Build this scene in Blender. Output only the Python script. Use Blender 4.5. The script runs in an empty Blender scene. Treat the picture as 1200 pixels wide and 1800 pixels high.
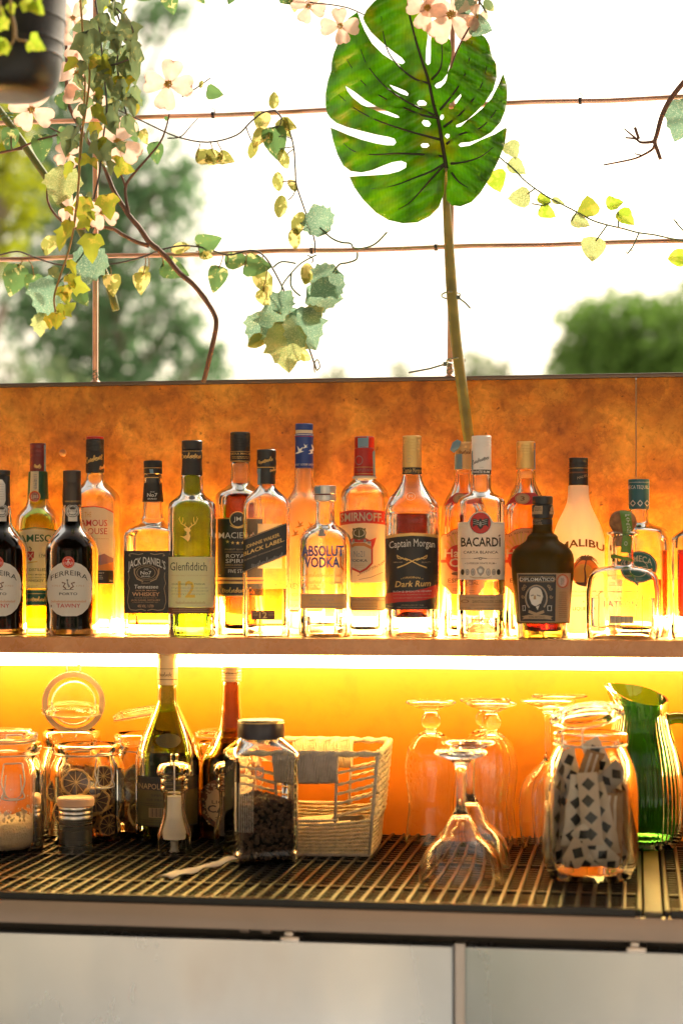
import bpy, bmesh, math, random
from mathutils import Vector, Matrix, noise as mnoise
from mathutils.geometry import tessellate_polygon

# ------------------------------------------------------------------ camera, sky, sun, exposure
SC = bpy.context.scene
FPX = 3300.0                                   # focal length in photo pixels (photo 1200 x 1800)
YAW = math.atan(520 / FPX)
CAM = Vector((0.441, -2.8, 1.35))
FW = Vector((-math.sin(YAW), math.cos(YAW), 0)); RT = Vector((math.cos(YAW), math.sin(YAW), 0)); UP = Vector((0, 0, 1))
cd = bpy.data.cameras.new("camera"); cam = bpy.data.objects.new("camera", cd)
SC.collection.objects.link(cam)
cam.location = CAM; cam.rotation_euler = (math.pi / 2, 0, YAW)
cd.sensor_fit = 'AUTO'; cd.sensor_width = 36; cd.lens = FPX / 1800 * 36; cd.shift_y = 100 / 1800
cd.clip_start = 0.05; cd.clip_end = 2000
cd.dof.use_dof = True; cd.dof.focus_distance = 2.72; cd.dof.aperture_fstop = 2.9; cd.dof.aperture_blades = 0
SC.camera = cam
SUN_EL, SUN_AZ = math.radians(38), math.radians(24)      # azimuth from +Y towards +X: sun behind the bar, to the right
w = bpy.data.worlds.new("World"); SC.world = w; w.use_nodes = True
nt = w.node_tree; bg = nt.nodes['Background']
sky = nt.nodes.new('ShaderNodeTexSky'); sky.sky_type = 'NISHITA'; sky.sun_disc = False
sky.sun_elevation = SUN_EL; sky.sun_rotation = SUN_AZ; sky.dust_density = 4.0; sky.air_density = 1.0; sky.ozone_density = 1.0
hs = nt.nodes.new('ShaderNodeHueSaturation'); hs.inputs['Saturation'].default_value = 0.3
nt.links.new(sky.outputs[0], hs.inputs['Color']); wb = nt.nodes.new('ShaderNodeMix'); wb.data_type = 'RGBA'; wb.blend_type = 'MULTIPLY'; wb.inputs[0].default_value = 1; wb.inputs[7].default_value = (1.0, 0.87, 0.68, 1)   # warm evening white balance
nt.links.new(hs.outputs[0], wb.inputs[6]); nt.links.new(wb.outputs[2], bg.inputs['Color'])
bg.inputs['Strength'].default_value = 0.12
sl = bpy.data.lights.new("sun", 'SUN'); so = bpy.data.objects.new("sun", sl); SC.collection.objects.link(so)
sl.energy = 3.2; sl.angle = math.radians(4); sl.color = (1.0, 0.89, 0.70)
sd = Vector((math.sin(SUN_AZ) * math.cos(SUN_EL), math.cos(SUN_AZ) * math.cos(SUN_EL), math.sin(SUN_EL)))
so.rotation_euler = (-sd).to_track_quat('-Z', 'Y').to_euler()
vs = SC.view_settings; vs.view_transform = 'Standard'; vs.look = 'None'; vs.gamma = 1; vs.use_curve_mapping = False
vs.exposure = 1.3
cy = SC.cycles
cy.max_bounces = 24; cy.transmission_bounces = 20; cy.glossy_bounces = 8; cy.diffuse_bounces = 4; cy.transparent_max_bounces = 32
cy.sample_clamp_indirect = 6.0; cy.use_denoising = True; cy.caustics_reflective = True; cy.caustics_refractive = True
cy.blur_glossy = 0.5

# ------------------------------------------------------------------ pixel (photo) -> world
def ray(px, py): return FW + RT * ((px - 600) / FPX) + UP * ((1000 - py) / FPX)
def P(px, py, Y):
    d = ray(px, py); return CAM + d * ((Y - CAM.y) / d.y)
def G(px, py, z):
    d = ray(px, py); return CAM + d * ((z - CAM.z) / d.z)
def depth(p): return (p - CAM).dot(FW)
def proj(p):
    q = p - CAM; d = q.dot(FW)
    return 600 + FPX * q.dot(RT) / d, 1000 - FPX * q.z / d
def facing(p): return math.atan2(CAM.x - p.x, -(CAM.y - p.y))

# ------------------------------------------------------------------ materials
MAT = {}
def newmat(name):
    m = bpy.data.materials.new(name); m.use_nodes = True; MAT[name] = m
    return m, m.node_tree, m.node_tree.nodes['Principled BSDF']
def setp(b, **k):
    for n, v in k.items():
        i = b.inputs[n.replace('_', ' ')]
        if hasattr(i.default_value, '__len__') and len(i.default_value) == 4 and len(v) == 3: v = (*v, 1)
        i.default_value = v
def mat(name, col, rough=0.5, metal=0.0, bump=0.0, bscale=200, var=0.0, vscale=30, spec=0.5, coat=0.0, transl=0.0):
    """plain surface with optional colour variation, fine bump and translucency"""
    if name in MAT: return MAT[name]
    m, t, b = newmat(name)
    setp(b, Base_Color=col, Roughness=rough, Metallic=metal, Specular_IOR_Level=spec, Coat_Weight=coat)
    tc = t.nodes.new('ShaderNodeTexCoord')
    colsock = None
    if var:
        n = t.nodes.new('ShaderNodeTexNoise'); n.inputs['Scale'].default_value = vscale; n.inputs['Detail'].default_value = 6
        t.links.new(tc.outputs['Object'], n.inputs['Vector'])
        r = t.nodes.new('ShaderNodeValToRGB')
        r.color_ramp.elements[0].position = 0.3; r.color_ramp.elements[1].position = 0.7
        r.color_ramp.elements[0].color = (*[c * (1 - var) for c in col], 1)
        r.color_ramp.elements[1].color = (*[min(1, c * (1 + var)) for c in col], 1)
        t.links.new(n.outputs['Fac'], r.inputs['Fac']); t.links.new(r.outputs[0], b.inputs['Base Color'])
        colsock = r.outputs[0]
    if bump:
        n = t.nodes.new('ShaderNodeTexNoise'); n.inputs['Scale'].default_value = bscale; n.inputs['Detail'].default_value = 4
        t.links.new(tc.outputs['Object'], n.inputs['Vector'])
        bp = t.nodes.new('ShaderNodeBump'); bp.inputs['Strength'].default_value = bump; bp.inputs['Distance'].default_value = 0.002
        t.links.new(n.outputs['Fac'], bp.inputs['Height']); t.links.new(bp.outputs[0], b.inputs['Normal'])
    if transl:
        tr = t.nodes.new('ShaderNodeBsdfTranslucent'); tr.inputs['Color'].default_value = (*col, 1)
        if colsock: t.links.new(colsock, tr.inputs['Color'])
        mx = t.nodes.new('ShaderNodeMixShader'); mx.inputs[0].default_value = transl
        t.links.new(b.outputs[0], mx.inputs[1]); t.links.new(tr.outputs[0], mx.inputs[2])
        t.links.new(mx.outputs[0], t.nodes['Material Output'].inputs['Surface'])
    return m
def glass(name, col=(1, 1, 1), ior=1.31, rough=0.0, absorb=None, dens=0):
    if name in MAT: return MAT[name]
    m, t, b = newmat(name)
    setp(b, Base_Color=col, Roughness=rough, Transmission_Weight=1.0, IOR=ior)
    if absorb:
        va = t.nodes.new('ShaderNodeVolumeAbsorption'); va.inputs['Color'].default_value = (*absorb, 1); va.inputs['Density'].default_value = dens
        t.links.new(va.outputs[0], t.nodes['Material Output'].inputs['Volume'])
    return m
def emit(name, col, s):
    m, t, b = newmat(name)
    setp(b, Base_Color=(0.8, 0.8, 0.8), Emission_Color=col, Emission_Strength=s)
    return m
def ramp(t, src, stops):
    r = t.nodes.new('ShaderNodeValToRGB'); e = r.color_ramp.elements
    while len(e) < len(stops): e.new(0.5)
    for el, (p, c) in zip(e, stops): el.position = p; el.color = (*c, 1)
    t.links.new(src, r.inputs['Fac']); return r.outputs[0]
def tnoise(t, vec, scale, detail=6, rough=0.55, dist=0.0, kind='ShaderNodeTexNoise'):
    n = t.nodes.new(kind); n.inputs['Scale'].default_value = scale
    if kind == 'ShaderNodeTexNoise':
        n.inputs['Detail'].default_value = detail; n.inputs['Roughness'].default_value = rough; n.inputs['Distortion'].default_value = dist
    t.links.new(vec, n.inputs['Vector']); return n
def mixc(t, a, b, fac, blend='MIX'):
    n = t.nodes.new('ShaderNodeMix'); n.data_type = 'RGBA'; n.blend_type = blend
    for s, v in ((n.inputs[0], fac), (n.inputs[6], a), (n.inputs[7], b)):
        if isinstance(v, (int, float)): s.default_value = v
        elif isinstance(v, tuple): s.default_value = (*v, 1)
        else: t.links.new(v, s)
    return n.outputs[2]

# ------------------------------------------------------------------ objects
def link(o, parent=None):
    SC.collection.objects.link(o)
    if parent is not None: o.parent = parent
    return o
def tag(o, label, cat, group=None, kind=None):
    if kind: o['kind'] = kind
    o['label'] = label; o['category'] = cat
    if group: o['group'] = group
    return o
def thing(name, label, cat, loc=(0, 0, 0), rz=0.0, group=None):
    o = bpy.data.objects.new(name, None); o.empty_display_size = 0.05; link(o)
    o.location = loc; o.rotation_euler = (0, 0, rz)
    return tag(o, label, cat, group)
class MB:
    """mesh builder: collects geometry, then links it as ONE mesh object"""
    def __init__(s): s.v = []; s.f = []; s.m = []; s.slots = []
    def slot(s, m):
        if m is None: return 0
        if m not in s.slots: s.slots.append(m)
        return s.slots.index(m)
    def add(s, vs, fs, m=None):
        k = len(s.v); s.v += [tuple(v) for v in vs]; i = s.slot(m)
        for f in fs: s.f.append(tuple(a + k for a in f)); s.m.append(i)
        return s
    def build(s, name, m=None, parent=None, smooth=True, angle=35, loc=None):
        me = bpy.data.meshes.new(name); me.from_pydata(s.v, [], s.f); 
        for x in (s.slots or [m]): me.materials.append(x)
        if len(s.slots) > 1: me.polygons.foreach_set('material_index', s.m)
        me.polygons.foreach_set('use_smooth', [smooth] * len(s.f))
        me.validate(); me.update()
        if smooth and angle: me.set_sharp_from_angle(angle=math.radians(angle))
        o = bpy.data.objects.new(name, me); link(o, parent)
        if loc is not None: o.location = loc
        return o
    def box(s, lo, hi, m=None, b=0.0):
        x0, y0, z0 = lo; x1, y1, z1 = hi
        if not b:
            vs = [(x0,y0,z0),(x1,y0,z0),(x1,y1,z0),(x0,y1,z0),(x0,y0,z1),(x1,y0,z1),(x1,y1,z1),(x0,y1,z1)]
            return s.add(vs, [(0,3,2,1),(4,5,6,7),(0,1,5,4),(1,2,6,5),(2,3,7,6),(3,0,4,7)], m)
        bm = bmesh.new(); bmesh.ops.create_cube(bm, size=1)
        for v in bm.verts:
            v.co = Vector((x0 + (v.co.x + .5) * (x1 - x0), y0 + (v.co.y + .5) * (y1 - y0), z0 + (v.co.z + .5) * (z1 - z0)))
        bmesh.ops.bevel(bm, geom=bm.edges[:], offset=b, segments=2, profile=0.6, affect='EDGES')
        bm.verts.index_update(); s.add([v.co[:] for v in bm.verts], [[v.index for v in f.verts] for f in bm.faces], m); bm.free(); return s
    def tube(s, pts, r, n=8, m=None, cap=True, closed=False):
        """tube along points; r a number or one per point"""
        pts = [Vector(p) for p in pts]; N = len(pts)
        rs = r if hasattr(r, '__len__') else [r] * N
        T = []
        for i in range(N):
            a = pts[(i - 1) % N] if (closed or i > 0) else pts[0]
            b = pts[(i + 1) % N] if (closed or i < N - 1) else pts[-1]
            t = (b - a); T.append(t.normalized() if t.length > 1e-9 else Vector((0, 0, 1)))
        u = T[0].orthogonal().normalized(); vs = []; fs = []
        for i in range(N):
            u = (u - T[i] * u.dot(T[i]))
            u = u.normalized() if u.length > 1e-6 else T[i].orthogonal().normalized()
            w_ = T[i].cross(u)
            for k in range(n):
                a = 2 * math.pi * k / n
                vs.append(pts[i] + (u * math.cos(a) + w_ * math.sin(a)) * rs[i])
        for i in range(N if closed else N - 1):
            j = (i + 1) % N
            for k in range(n):
                k2 = (k + 1) % n; fs.append((i * n + k, i * n + k2, j * n + k2, j * n + k))
        if cap and not closed:
            fs.append(tuple(range(n - 1, -1, -1))); fs.append(tuple((N - 1) * n + k for k in range(n)))
        return s.add(vs, fs, m)
    def rings(s, R, n=40, m=None, cap0=True, cap1=True, loc=(0, 0, 0), rib=0, ribd=0.0):
        """lathe-like skin over rings (a, b, z, expo): superellipse half widths a (x) and b (y)"""
        vs = []; fs = []; ox, oy, oz = loc
        for (a, b, z, e) in R:
            for k in range(n):
                t = 2 * math.pi * (k + 0.5) / n; c, q = math.cos(t), math.sin(t)
                if e != 2:
                    d = (abs(c) ** e + abs(q) ** e) ** (-1 / e); c *= d; q *= d
                g = 1 + (ribd * math.cos(rib * t) if rib else 0)
                vs.append((ox + a * c * g, oy + b * q * g, oz + z))
        for i in range(len(R) - 1):
            for k in range(n):
                k2 = (k + 1) % n; fs.append((i * n + k, i * n + k2, (i + 1) * n + k2, (i + 1) * n + k))
        if cap0: fs.append(tuple(range(n - 1, -1, -1)))
        if cap1: fs.append(tuple((len(R) - 1) * n + k for k in range(n)))
        return s.add(vs, fs, m)
def smooth_pts(pts, sub=6):
    """Catmull-Rom through points"""
    pts = [Vector(p) for p in pts]; out = []
    for i in range(len(pts) - 1):
        p0 = pts[max(i - 1, 0)]; p1 = pts[i]; p2 = pts[i + 1]; p3 = pts[min(i + 2, len(pts) - 1)]
        for k in range(sub):
            t = k / sub
            out.append(0.5 * ((2 * p1) + (p2 - p0) * t + (2 * p0 - 5 * p1 + 4 * p2 - p3) * t * t + (3 * p1 - p0 - 3 * p2 + p3) * t ** 3))
    out.append(pts[-1]); return out
def pchip(prof, step):
    """monotone cubic densify of rows (y, v1, v2, ...) with increasing y"""
    ys = [p[0] for p in prof]; n = len(prof); K = len(prof[0])
    def slopes(j):
        h = [ys[i + 1] - ys[i] for i in range(n - 1)]; d = [(prof[i + 1][j] - prof[i][j]) / h[i] for i in range(n - 1)]
        m = [0] * n; m[0] = d[0]; m[-1] = d[-1]
        for i in range(1, n - 1):
            m[i] = 0 if d[i - 1] * d[i] <= 0 else 2 * d[i - 1] * d[i] / (d[i - 1] + d[i])
        return m
    S = [None] + [slopes(j) for j in range(1, K)]; out = []
    for i in range(n - 1):
        h = ys[i + 1] - ys[i]; c = max(1, min(10, int(math.ceil(h / step))))
        same = all(abs(prof[i][j] - prof[i + 1][j]) < 1e-9 and abs(S[j][i]) + abs(S[j][i + 1]) < 1e-9 for j in range(1, K))
        if same: c = 1
        for k in range(c):
            t = k / c; row = [ys[i] + t * h]
            for j in range(1, K):
                a, b = prof[i][j], prof[i + 1][j]
                row.append((2*t**3-3*t*t+1)*a + (t**3-2*t*t+t)*h*S[j][i] + (-2*t**3+3*t*t)*b + (t**3-t*t)*h*S[j][i+1])
            out.append(row)
    out.append(list(prof[-1])); return out

# ------------------------------------------------------------------ setting: sizes
SHELF_Z, COUNTER_Z = 1.252, 0.955
WALL_TOP = 1.35 + 328 * 2.834 / FPX
SHELF_FRONT = -0.20
CFRONT = -0.60

def marble(name, dark, mid, light, rough, scale=9, flat=False):
    m, t, b = newmat(name); tc = t.nodes.new('ShaderNodeTexCoord'); v = tc.outputs['Object']
    n1 = tnoise(t, v, scale, 9, 0.62, 0.5); n2 = tnoise(t, v, scale * 5, 8, 0.7, 0.3); n3 = tnoise(t, v, scale * 0.5, 4, 0.5, 1.2)
    c1 = ramp(t, n1.outputs['Fac'], [(0.32, dark), (0.48, mid), (0.66, light)])
    c2 = ramp(t, n2.outputs['Fac'], [(0.30, (0.55, 0.5, 0.45)), (0.5, (1, 1, 1)), (0.72, (1.25, 1.2, 1.15))])
    c = mixc(t, c1, c2, 0.35 if flat else 0.8, 'MULTIPLY')
    if not flat:
        vo = t.nodes.new('ShaderNodeTexVoronoi'); vo.inputs['Scale'].default_value = scale * 3.2
        wv = tnoise(t, v, scale * 2.0, 5, 0.6)
        ad = t.nodes.new('ShaderNodeMix'); ad.data_type = 'VECTOR'; ad.inputs[0].default_value = 0.12
        t.links.new(v, ad.inputs[4]); t.links.new(wv.outputs['Color'], ad.inputs[5]); t.links.new(ad.outputs[1], vo.inputs['Vector'])
        cl = ramp(t, vo.outputs['Color'], [(0.25, (0.78, 0.72, 0.7)), (0.7, (1.15, 1.1, 1.05))])
        c = mixc(t, c, cl, 0.55, 'MULTIPLY')
        # hairline cracks and small dark pits
        r = t.nodes.new('ShaderNodeTexVoronoi'); r.feature = 'DISTANCE_TO_EDGE'; r.inputs['Scale'].default_value = scale * 0.8
        t.links.new(ad.outputs[1], r.inputs['Vector'])
        ck = ramp(t, r.outputs['Distance'], [(0.0, (0.55, 0.45, 0.4)), (0.012, (1, 1, 1))])
        c = mixc(t, c, ck, 0.6, 'MULTIPLY')
        pn = tnoise(t, v, scale * 8, 2, 0.5)
        pit = ramp(t, pn.outputs['Fac'], [(0.27, (0.25, 0.2, 0.18)), (0.31, (1, 1, 1))])
        c = mixc(t, c, pit, 0.8, 'MULTIPLY')
        big = ramp(t, n3.outputs['Fac'], [(0.35, (0.72, 0.66, 0.62)), (0.62, (1.2, 1.15, 1.1))])
        c = mixc(t, c, big, 0.7, 'MULTIPLY')
    t.links.new(c, b.inputs['Base Color']); setp(b, Roughness=rough)
    rr = ramp(t, n2.outputs['Fac'], [(0.3, (rough + (.06 if flat else .2),) * 3), (0.7, (rough,) * 3)]); t.links.new(rr, b.inputs['Roughness'])
    if name == 'smooth_marble': setp(b, Specular_IOR_Level=0.3)
    return m
M_WALL = marble('red_marble', (0.32, 0.100, 0.008), (0.52, 0.185, 0.014), (0.72, 0.34, 0.04), 0.3, 13)
M_SHELF = marble('pale_marble', (0.5, 0.20, 0.07), (0.62, 0.27, 0.11), (0.72, 0.36, 0.17), 0.25, 6, True)
M_LOW = marble('smooth_marble', (0.46, 0.122, 0.003), (0.49, 0.132, 0.004), (0.52, 0.141, 0.005), 0.42, 3, True)
M_EDGE = mat('wall_edge_metal', (0.12, 0.09, 0.075), 0.35, 0.8)
LEDC = (1.0, 0.72, 0.20)
M_LED = emit('amber_led', LEDC, 21)
M_LED2 = emit('amber_led_upper', LEDC, 52)

# ground
g = MB(); g.add([(-300, -300, 0), (300, -300, 0), (300, 600, 0), (-300, 600, 0)], [(0, 1, 2, 3)])
go = g.build('ground', mat('pale_paving', (0.58, 0.58, 0.58), 0.8, var=0.15, vscale=0.8), None, False)
go['kind'] = 'structure'
g = MB(); g.add([(-14, -14.9, .004), (-1.9, -14.9, .004), (-0.75, -3.4, .004), (-14, -3.4, .004)], [(0, 1, 2, 3)])
go = g.build('added_dark_ground', mat('dark_paving', (0.13, 0.125, 0.11), 0.85, var=.5, vscale=1.6), None, False); go['kind'] = 'structure'  # unseen dark patch added to darken the left door's reflection

# roof over the bar, carried by four posts out of frame; side walls added to block sideways sky
M_WOOD = mat('dark_timber', (0.10, 0.062, 0.04), 0.7, var=.3, vscale=6)
rf = thing('bar_roof', 'dark timber roof on rafters sheltering the bar', 'roof', (0, -2.2, 2.75))
b = MB(); b.box((-2.5, -1.6, 0), (2.5, 1.30, 0.05)); b.build('deck', M_WOOD, rf)
b = MB()
for i in range(9): b.box((-2.45 + i * .606, -1.58, -.14), (-2.40 + i * .606, 1.28, -.001))
b.build('rafter', M_WOOD, rf)
for sx in (-1, 1):
    sw = MB(); sw.box((sx * 2.24 - .03, -1.6, 0.0), (sx * 2.24 + .03, 0.03, 2.6))
    tag(sw.build('added_side_wall', mat('warm_timber', (0.30, 0.17, 0.09), 0.6, var=.3, vscale=5), None, False), 'added timber side wall blocking sky at the %s end of the bar' % ('left' if sx < 0 else 'right'), 'wall')
    for y_ in (-2.8, -.06):
        pm_ = MB(); pm_.box((sx * 2.35 - .05, y_ - .05, 0), (sx * 2.35 + .05, y_ + .05, 2.61), b=.004)
        tag(pm_.build('roof_post', M_WOOD, None, False), 'square timber post carrying the %s %s corner of the roof' % ('rear' if y_ > 0 else 'front', 'left' if sx < 0 else 'right'), 'post', 'timber roof posts')
# pale house added behind the camera to block low sky and bounce light
hs_ = thing('added_house', 'pale rendered house added across the terrace to block sky and bounce light', 'house', (0, -15, 0))
b = MB(); b.box((-14, -4, 0), (14, 0, 5.6)); b.build('wall', mat('cream_render', (0.42, 0.33, 0.24), .85, var=.08, vscale=1.5), hs_)
b = MB(); b.add([(-14.5, .6, 5.55), (14.5, .6, 5.55), (14.5, -2, 7.2), (-14.5, -2, 7.2), (14.5, -4.6, 5.55), (-14.5, -4.6, 5.55)], [(0, 1, 2, 3), (3, 2, 4, 5), (0, 5, 4, 1), (1, 4, 2), (0, 3, 5)]); b.build('roof', mat('clay_tile', (0.32, 0.14, 0.08), .8, var=.3, vscale=3), hs_, False)
for i, (x, z, ww, hh) in enumerate(((-9, 1.0, 1.2, 1.5), (-4.5, 1.0, 1.2, 1.5), (3.5, 1.0, 1.2, 1.5), (8.5, 1.0, 1.2, 1.5), (-9, 3.5, 1.2, 1.4), (-4.5, 3.5, 1.2, 1.4), (3.5, 3.5, 1.2, 1.4), (8.5, 3.5, 1.2, 1.4))):
    b = MB(); b.box((x, .002, z), (x + ww, .05, z + hh)); f_ = b.build('window', mat('shutter_green', (0.05, 0.10, 0.07), .5), hs_)
    b = MB(); b.box((x + .1, .0505, z + .1), (x + ww - .1, .055, z + hh - .1)); b.build('pane', mat('dark_pane', (0.03, 0.035, 0.04), .1), f_)
b = MB(); b.box((-.6, .002, 0), (.5, .06, 2.2)); b.build('door', mat('brown_door', (0.12, 0.06, 0.03), .5), hs_)
# upper wall: two marble slabs with a joint, and its capping edge
wall = thing('marble_wall', 'orange brown marble wall behind the row of bottles', 'wall', (0, 0, 0.9))
zt = WALL_TOP - 0.9; XJ = P(1117, 760, 0).x
b = MB(); b.box((-2.2, 0, 0.335), (XJ - 0.001, 0.028, zt), b=0.0012); b.build('slab', M_WALL, wall)
b = MB(); b.box((XJ + 0.001, 0, 0.335), (2.2, 0.028, zt), b=0.0012); b.build('slab', M_WALL, wall)
b = MB(); b.box((XJ - 0.001, 0.003, 0.335), (XJ + 0.001, 0.026, zt - .002)); b.build('joint', mat('grout', (0.62, 0.42, 0.25), 0.9), wall)
b = MB(); b.box((-2.2, -0.003, zt + .0005), (2.2, 0.031, zt + 0.0065), b=0.001); b.build('capping', M_EDGE, wall)
# a drilled hole with its plug on the slab
hp = P(111, 796, 0)
b = MB(); b.rings([(0.0055, 0.0055, 0, 2), (0.0055, 0.0055, 0.0022, 2), (0.0035, 0.0035, 0.003, 2)], 16)
o = b.build('screw_plug', mat('plug', (0.35, 0.17, 0.07), 0.6), wall); o.rotation_euler = (math.pi / 2, 0, 0); o.location = (hp.x, 0, hp.z - 0.9)
# lower wall
lw = MB(); lw.box((-2.2, 0, 0.0), (2.2, 0.03, SHELF_Z - 0.027))
tag(lw.build('back_panel', M_LOW, None, False), 'smooth back panel glowing yellow to orange under the shelf', 'wall panel')
# shelf
sh = MB(); sh.box((-2.2, SHELF_FRONT, SHELF_Z - 0.0235), (2.2, -0.0005, SHELF_Z), b=0.0016)
tag(sh.build('marble_shelf', M_SHELF), 'long pale marble shelf carrying the spirit bottles', 'shelf')
# led strips
l1 = MB(); l1.box((-2.2, -0.092, SHELF_Z - 0.0465), (2.2, -0.076, SHELF_Z - 0.0240))
tag(l1.build('light_strip', M_LED, None, False), 'amber light strip running under the marble shelf', 'light strip')
l2 = MB(); l2.box((-2.2, -0.032, SHELF_Z + 0.0005), (2.2, -0.024, SHELF_Z + 0.022))
tag(l2.build('light_strip', M_LED2, None, False), 'amber light strip behind the bottle bases on the shelf', 'light strip')

# ------------------------------------------------------------------ steel counter
def steel(name, col, rough, sc=(2, 2, 300), aniso=0.0, bump=.08):
    m, t, b = newmat(name); tc = t.nodes.new('ShaderNodeTexCoord'); mp = t.nodes.new('ShaderNodeMapping')
    t.links.new(tc.outputs['Object'], mp.inputs['Vector']); mp.inputs['Scale'].default_value = sc
    n = tnoise(t, mp.outputs[0], 3, 6, 0.6)
    t.links.new(ramp(t, n.outputs['Fac'], [(0.3, (rough - .05,) * 3), (0.7, (rough + .09,) * 3)]), b.inputs['Roughness'])
    n2 = tnoise(t, tc.outputs['Object'], 4, 5, 0.6)
    t.links.new(ramp(t, n2.outputs['Fac'], [(0.3, tuple(c * .85 for c in col)), (0.7, col)]), b.inputs['Base Color'])
    bp = t.nodes.new('ShaderNodeBump'); bp.inputs['Strength'].default_value = bump; bp.inputs['Distance'].default_value = 0.001
    t.links.new(n.outputs['Fac'], bp.inputs['Height']); t.links.new(bp.outputs[0], b.inputs['Normal'])
    setp(b, Metallic=1.0, Anisotropic=aniso); return m
M_STEEL = steel('brushed_steel', (0.62, 0.56, 0.52), 0.32, (1, 1, 260))
M_DOOR = steel('door_steel', (0.44, 0.515, 0.62), 0.22, (2.5, 1, .8), bump=.004)
M_TRAY = mat('dark_tray', (0.010, 0.009, 0.008), 0.9, spec=.1)
ct = thing('steel_counter', 'stainless steel counter with a folded front edge', 'counter', (0, 0, 0))
b = MB(); b.box((-2.2, CFRONT, COUNTER_Z - 0.012), (2.2, -0.0005, COUNTER_Z - 0.0085), b=0.001); b.build('worktop', M_STEEL, ct)
b = MB(); b.box((-2.2, CFRONT - 0.004, COUNTER_Z - 0.036), (2.2, CFRONT - 0.0005, COUNTER_Z - 0.0082), b=0.0015); b.build('front_edge', steel('edge_steel', (0.30, 0.235, 0.195), 0.38, (1, 1, 260)), ct)
b = MB(); b.box((-2.2, CFRONT + .001, COUNTER_Z - 0.0362), (2.2, CFRONT + 0.03, COUNTER_Z - 0.0335)); b.build('underside', M_STEEL, ct)
fr = thing('under_counter_fridge', 'stainless steel fridge doors below the counter edge', 'fridge', (0, 0, 0))
FY = CFRONT + 0.015
b = MB(); b.box((-2.2, FY + 0.02, 0.1), (2.2, -0.01, COUNTER_Z - 0.0364)); b.build('cabinet', mat('fridge_gap', (0.022, 0.018, 0.015), 0.6), fr)
ztop = G(600, 1662, 0).z
def pz(px, py, Y): return P(px, py, Y).z
DT = pz(600, 1654, FY)
xs = [-2.2, P(797, 1700, FY).x, P(818, 1700, FY).x, 2.2]
for i in (0, 2):
    b = MB(); b.box((xs[i], FY - 0.012, 0.12), (xs[i + 1], FY + 0.016, DT), b=0.003); b.build('door', M_DOOR, fr)
b = MB(); b.box((xs[1] + .001, FY + 0.004, 0.12), (xs[2] - .001, FY + 0.018, DT)); b.build('divider', mat('divider_grey', (0.52, 0.47, 0.44), 0.35, 0.6), fr)
for px in (515, 1118):
    p = P(px, 1648, FY)
    h = MB(); h.box((p.x - 0.011, FY - 0.022, DT + 0.001), (p.x + 0.011, FY + 0.004, DT + 0.007), b=0.001)
    h.box((p.x - 0.007, FY - 0.018, DT + 0.0072), (p.x + 0.003, FY, DT + 0.012), b=0.001); h.build('hinge', M_STEEL, fr)
for px in (432, 470):
    p = P(px, 1640, FY); h = MB(); h.box((p.x - 0.006, FY - 0.008, DT + 0.008), (p.x + 0.006, FY + 0.01, DT + 0.014), b=0.001); h.build('catch', M_EDGE, fr)

b = MB(); b.box((-2.19, CFRONT + .006, COUNTER_Z - .0084), (2.19, -.004, COUNTER_Z - .0076)); b.build('drain_tray', M_TRAY, ct)
# ------------------------------------------------------------------ rubber bar mat: long raised ribs and short cross bars over holes
M_MAT = mat('black_rubber', (0.006, 0.0055, 0.005), 0.34, bump=0.12, bscale=900, spec=0.36)
def bar_mat(x0, x1, y0, y1, label):
    o = thing('bar_mat', label, 'bar mat', (x0, y0, COUNTER_Z - 0.0075), 0, 'rubber mats on the counter')
    b = MB(); wdt = x1 - x0; dp = y1 - y0; n = int(round(wdt / 0.0182)); st = wdt / n; rng = random.Random(3)
    for i in range(n + 1):
        x = i * st; hw = 0.0025
        j = rng.uniform(-.0003, .0003)
        b.box((x - hw, 0, 0), (x + hw, dp, 0.0075 + j), b=0.0012)
    r = MB(); m = int(round(dp / 0.0185)); sy = dp / m
    for k in range(m + 1):
        y = k * sy; wide = 0.0075 if k % 11 == 6 else 0.0044
        hh = 0.0070 if k % 11 == 6 else 0.0044
        r.box((0.004, y - wide / 2, 0.001), (wdt - 0.004, y + wide / 2, hh))
    r.box((0.004, -.003, -.001), (wdt - .004, .003, .0085)); b.build('rib', M_MAT, o); r.build('cross_bar', M_MAT, o)
    return o
XM = P(1128, 1540, -0.35).x
bar_mat(-1.7, XM - 0.004, CFRONT + 0.004, -0.012, 'black rubber drip mat under the jars, basket and goblets')
bar_mat(XM + 0.028, 1.7, CFRONT + 0.004, -0.012, 'black rubber drip mat at the right beneath the green jug')
s = MB(); s.box((XM + 0.002, CFRONT + 0.003, COUNTER_Z - 0.0084), (XM + 0.022, -0.012, COUNTER_Z - 0.002), b=0.001)
tag(s.build('mat_strip', mat('strip_olive', (0.10, 0.08, 0.04), 0.35, bump=0.6, bscale=300)), 'plain ribbed strip joining the two rubber mats', 'mat strip')

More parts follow.
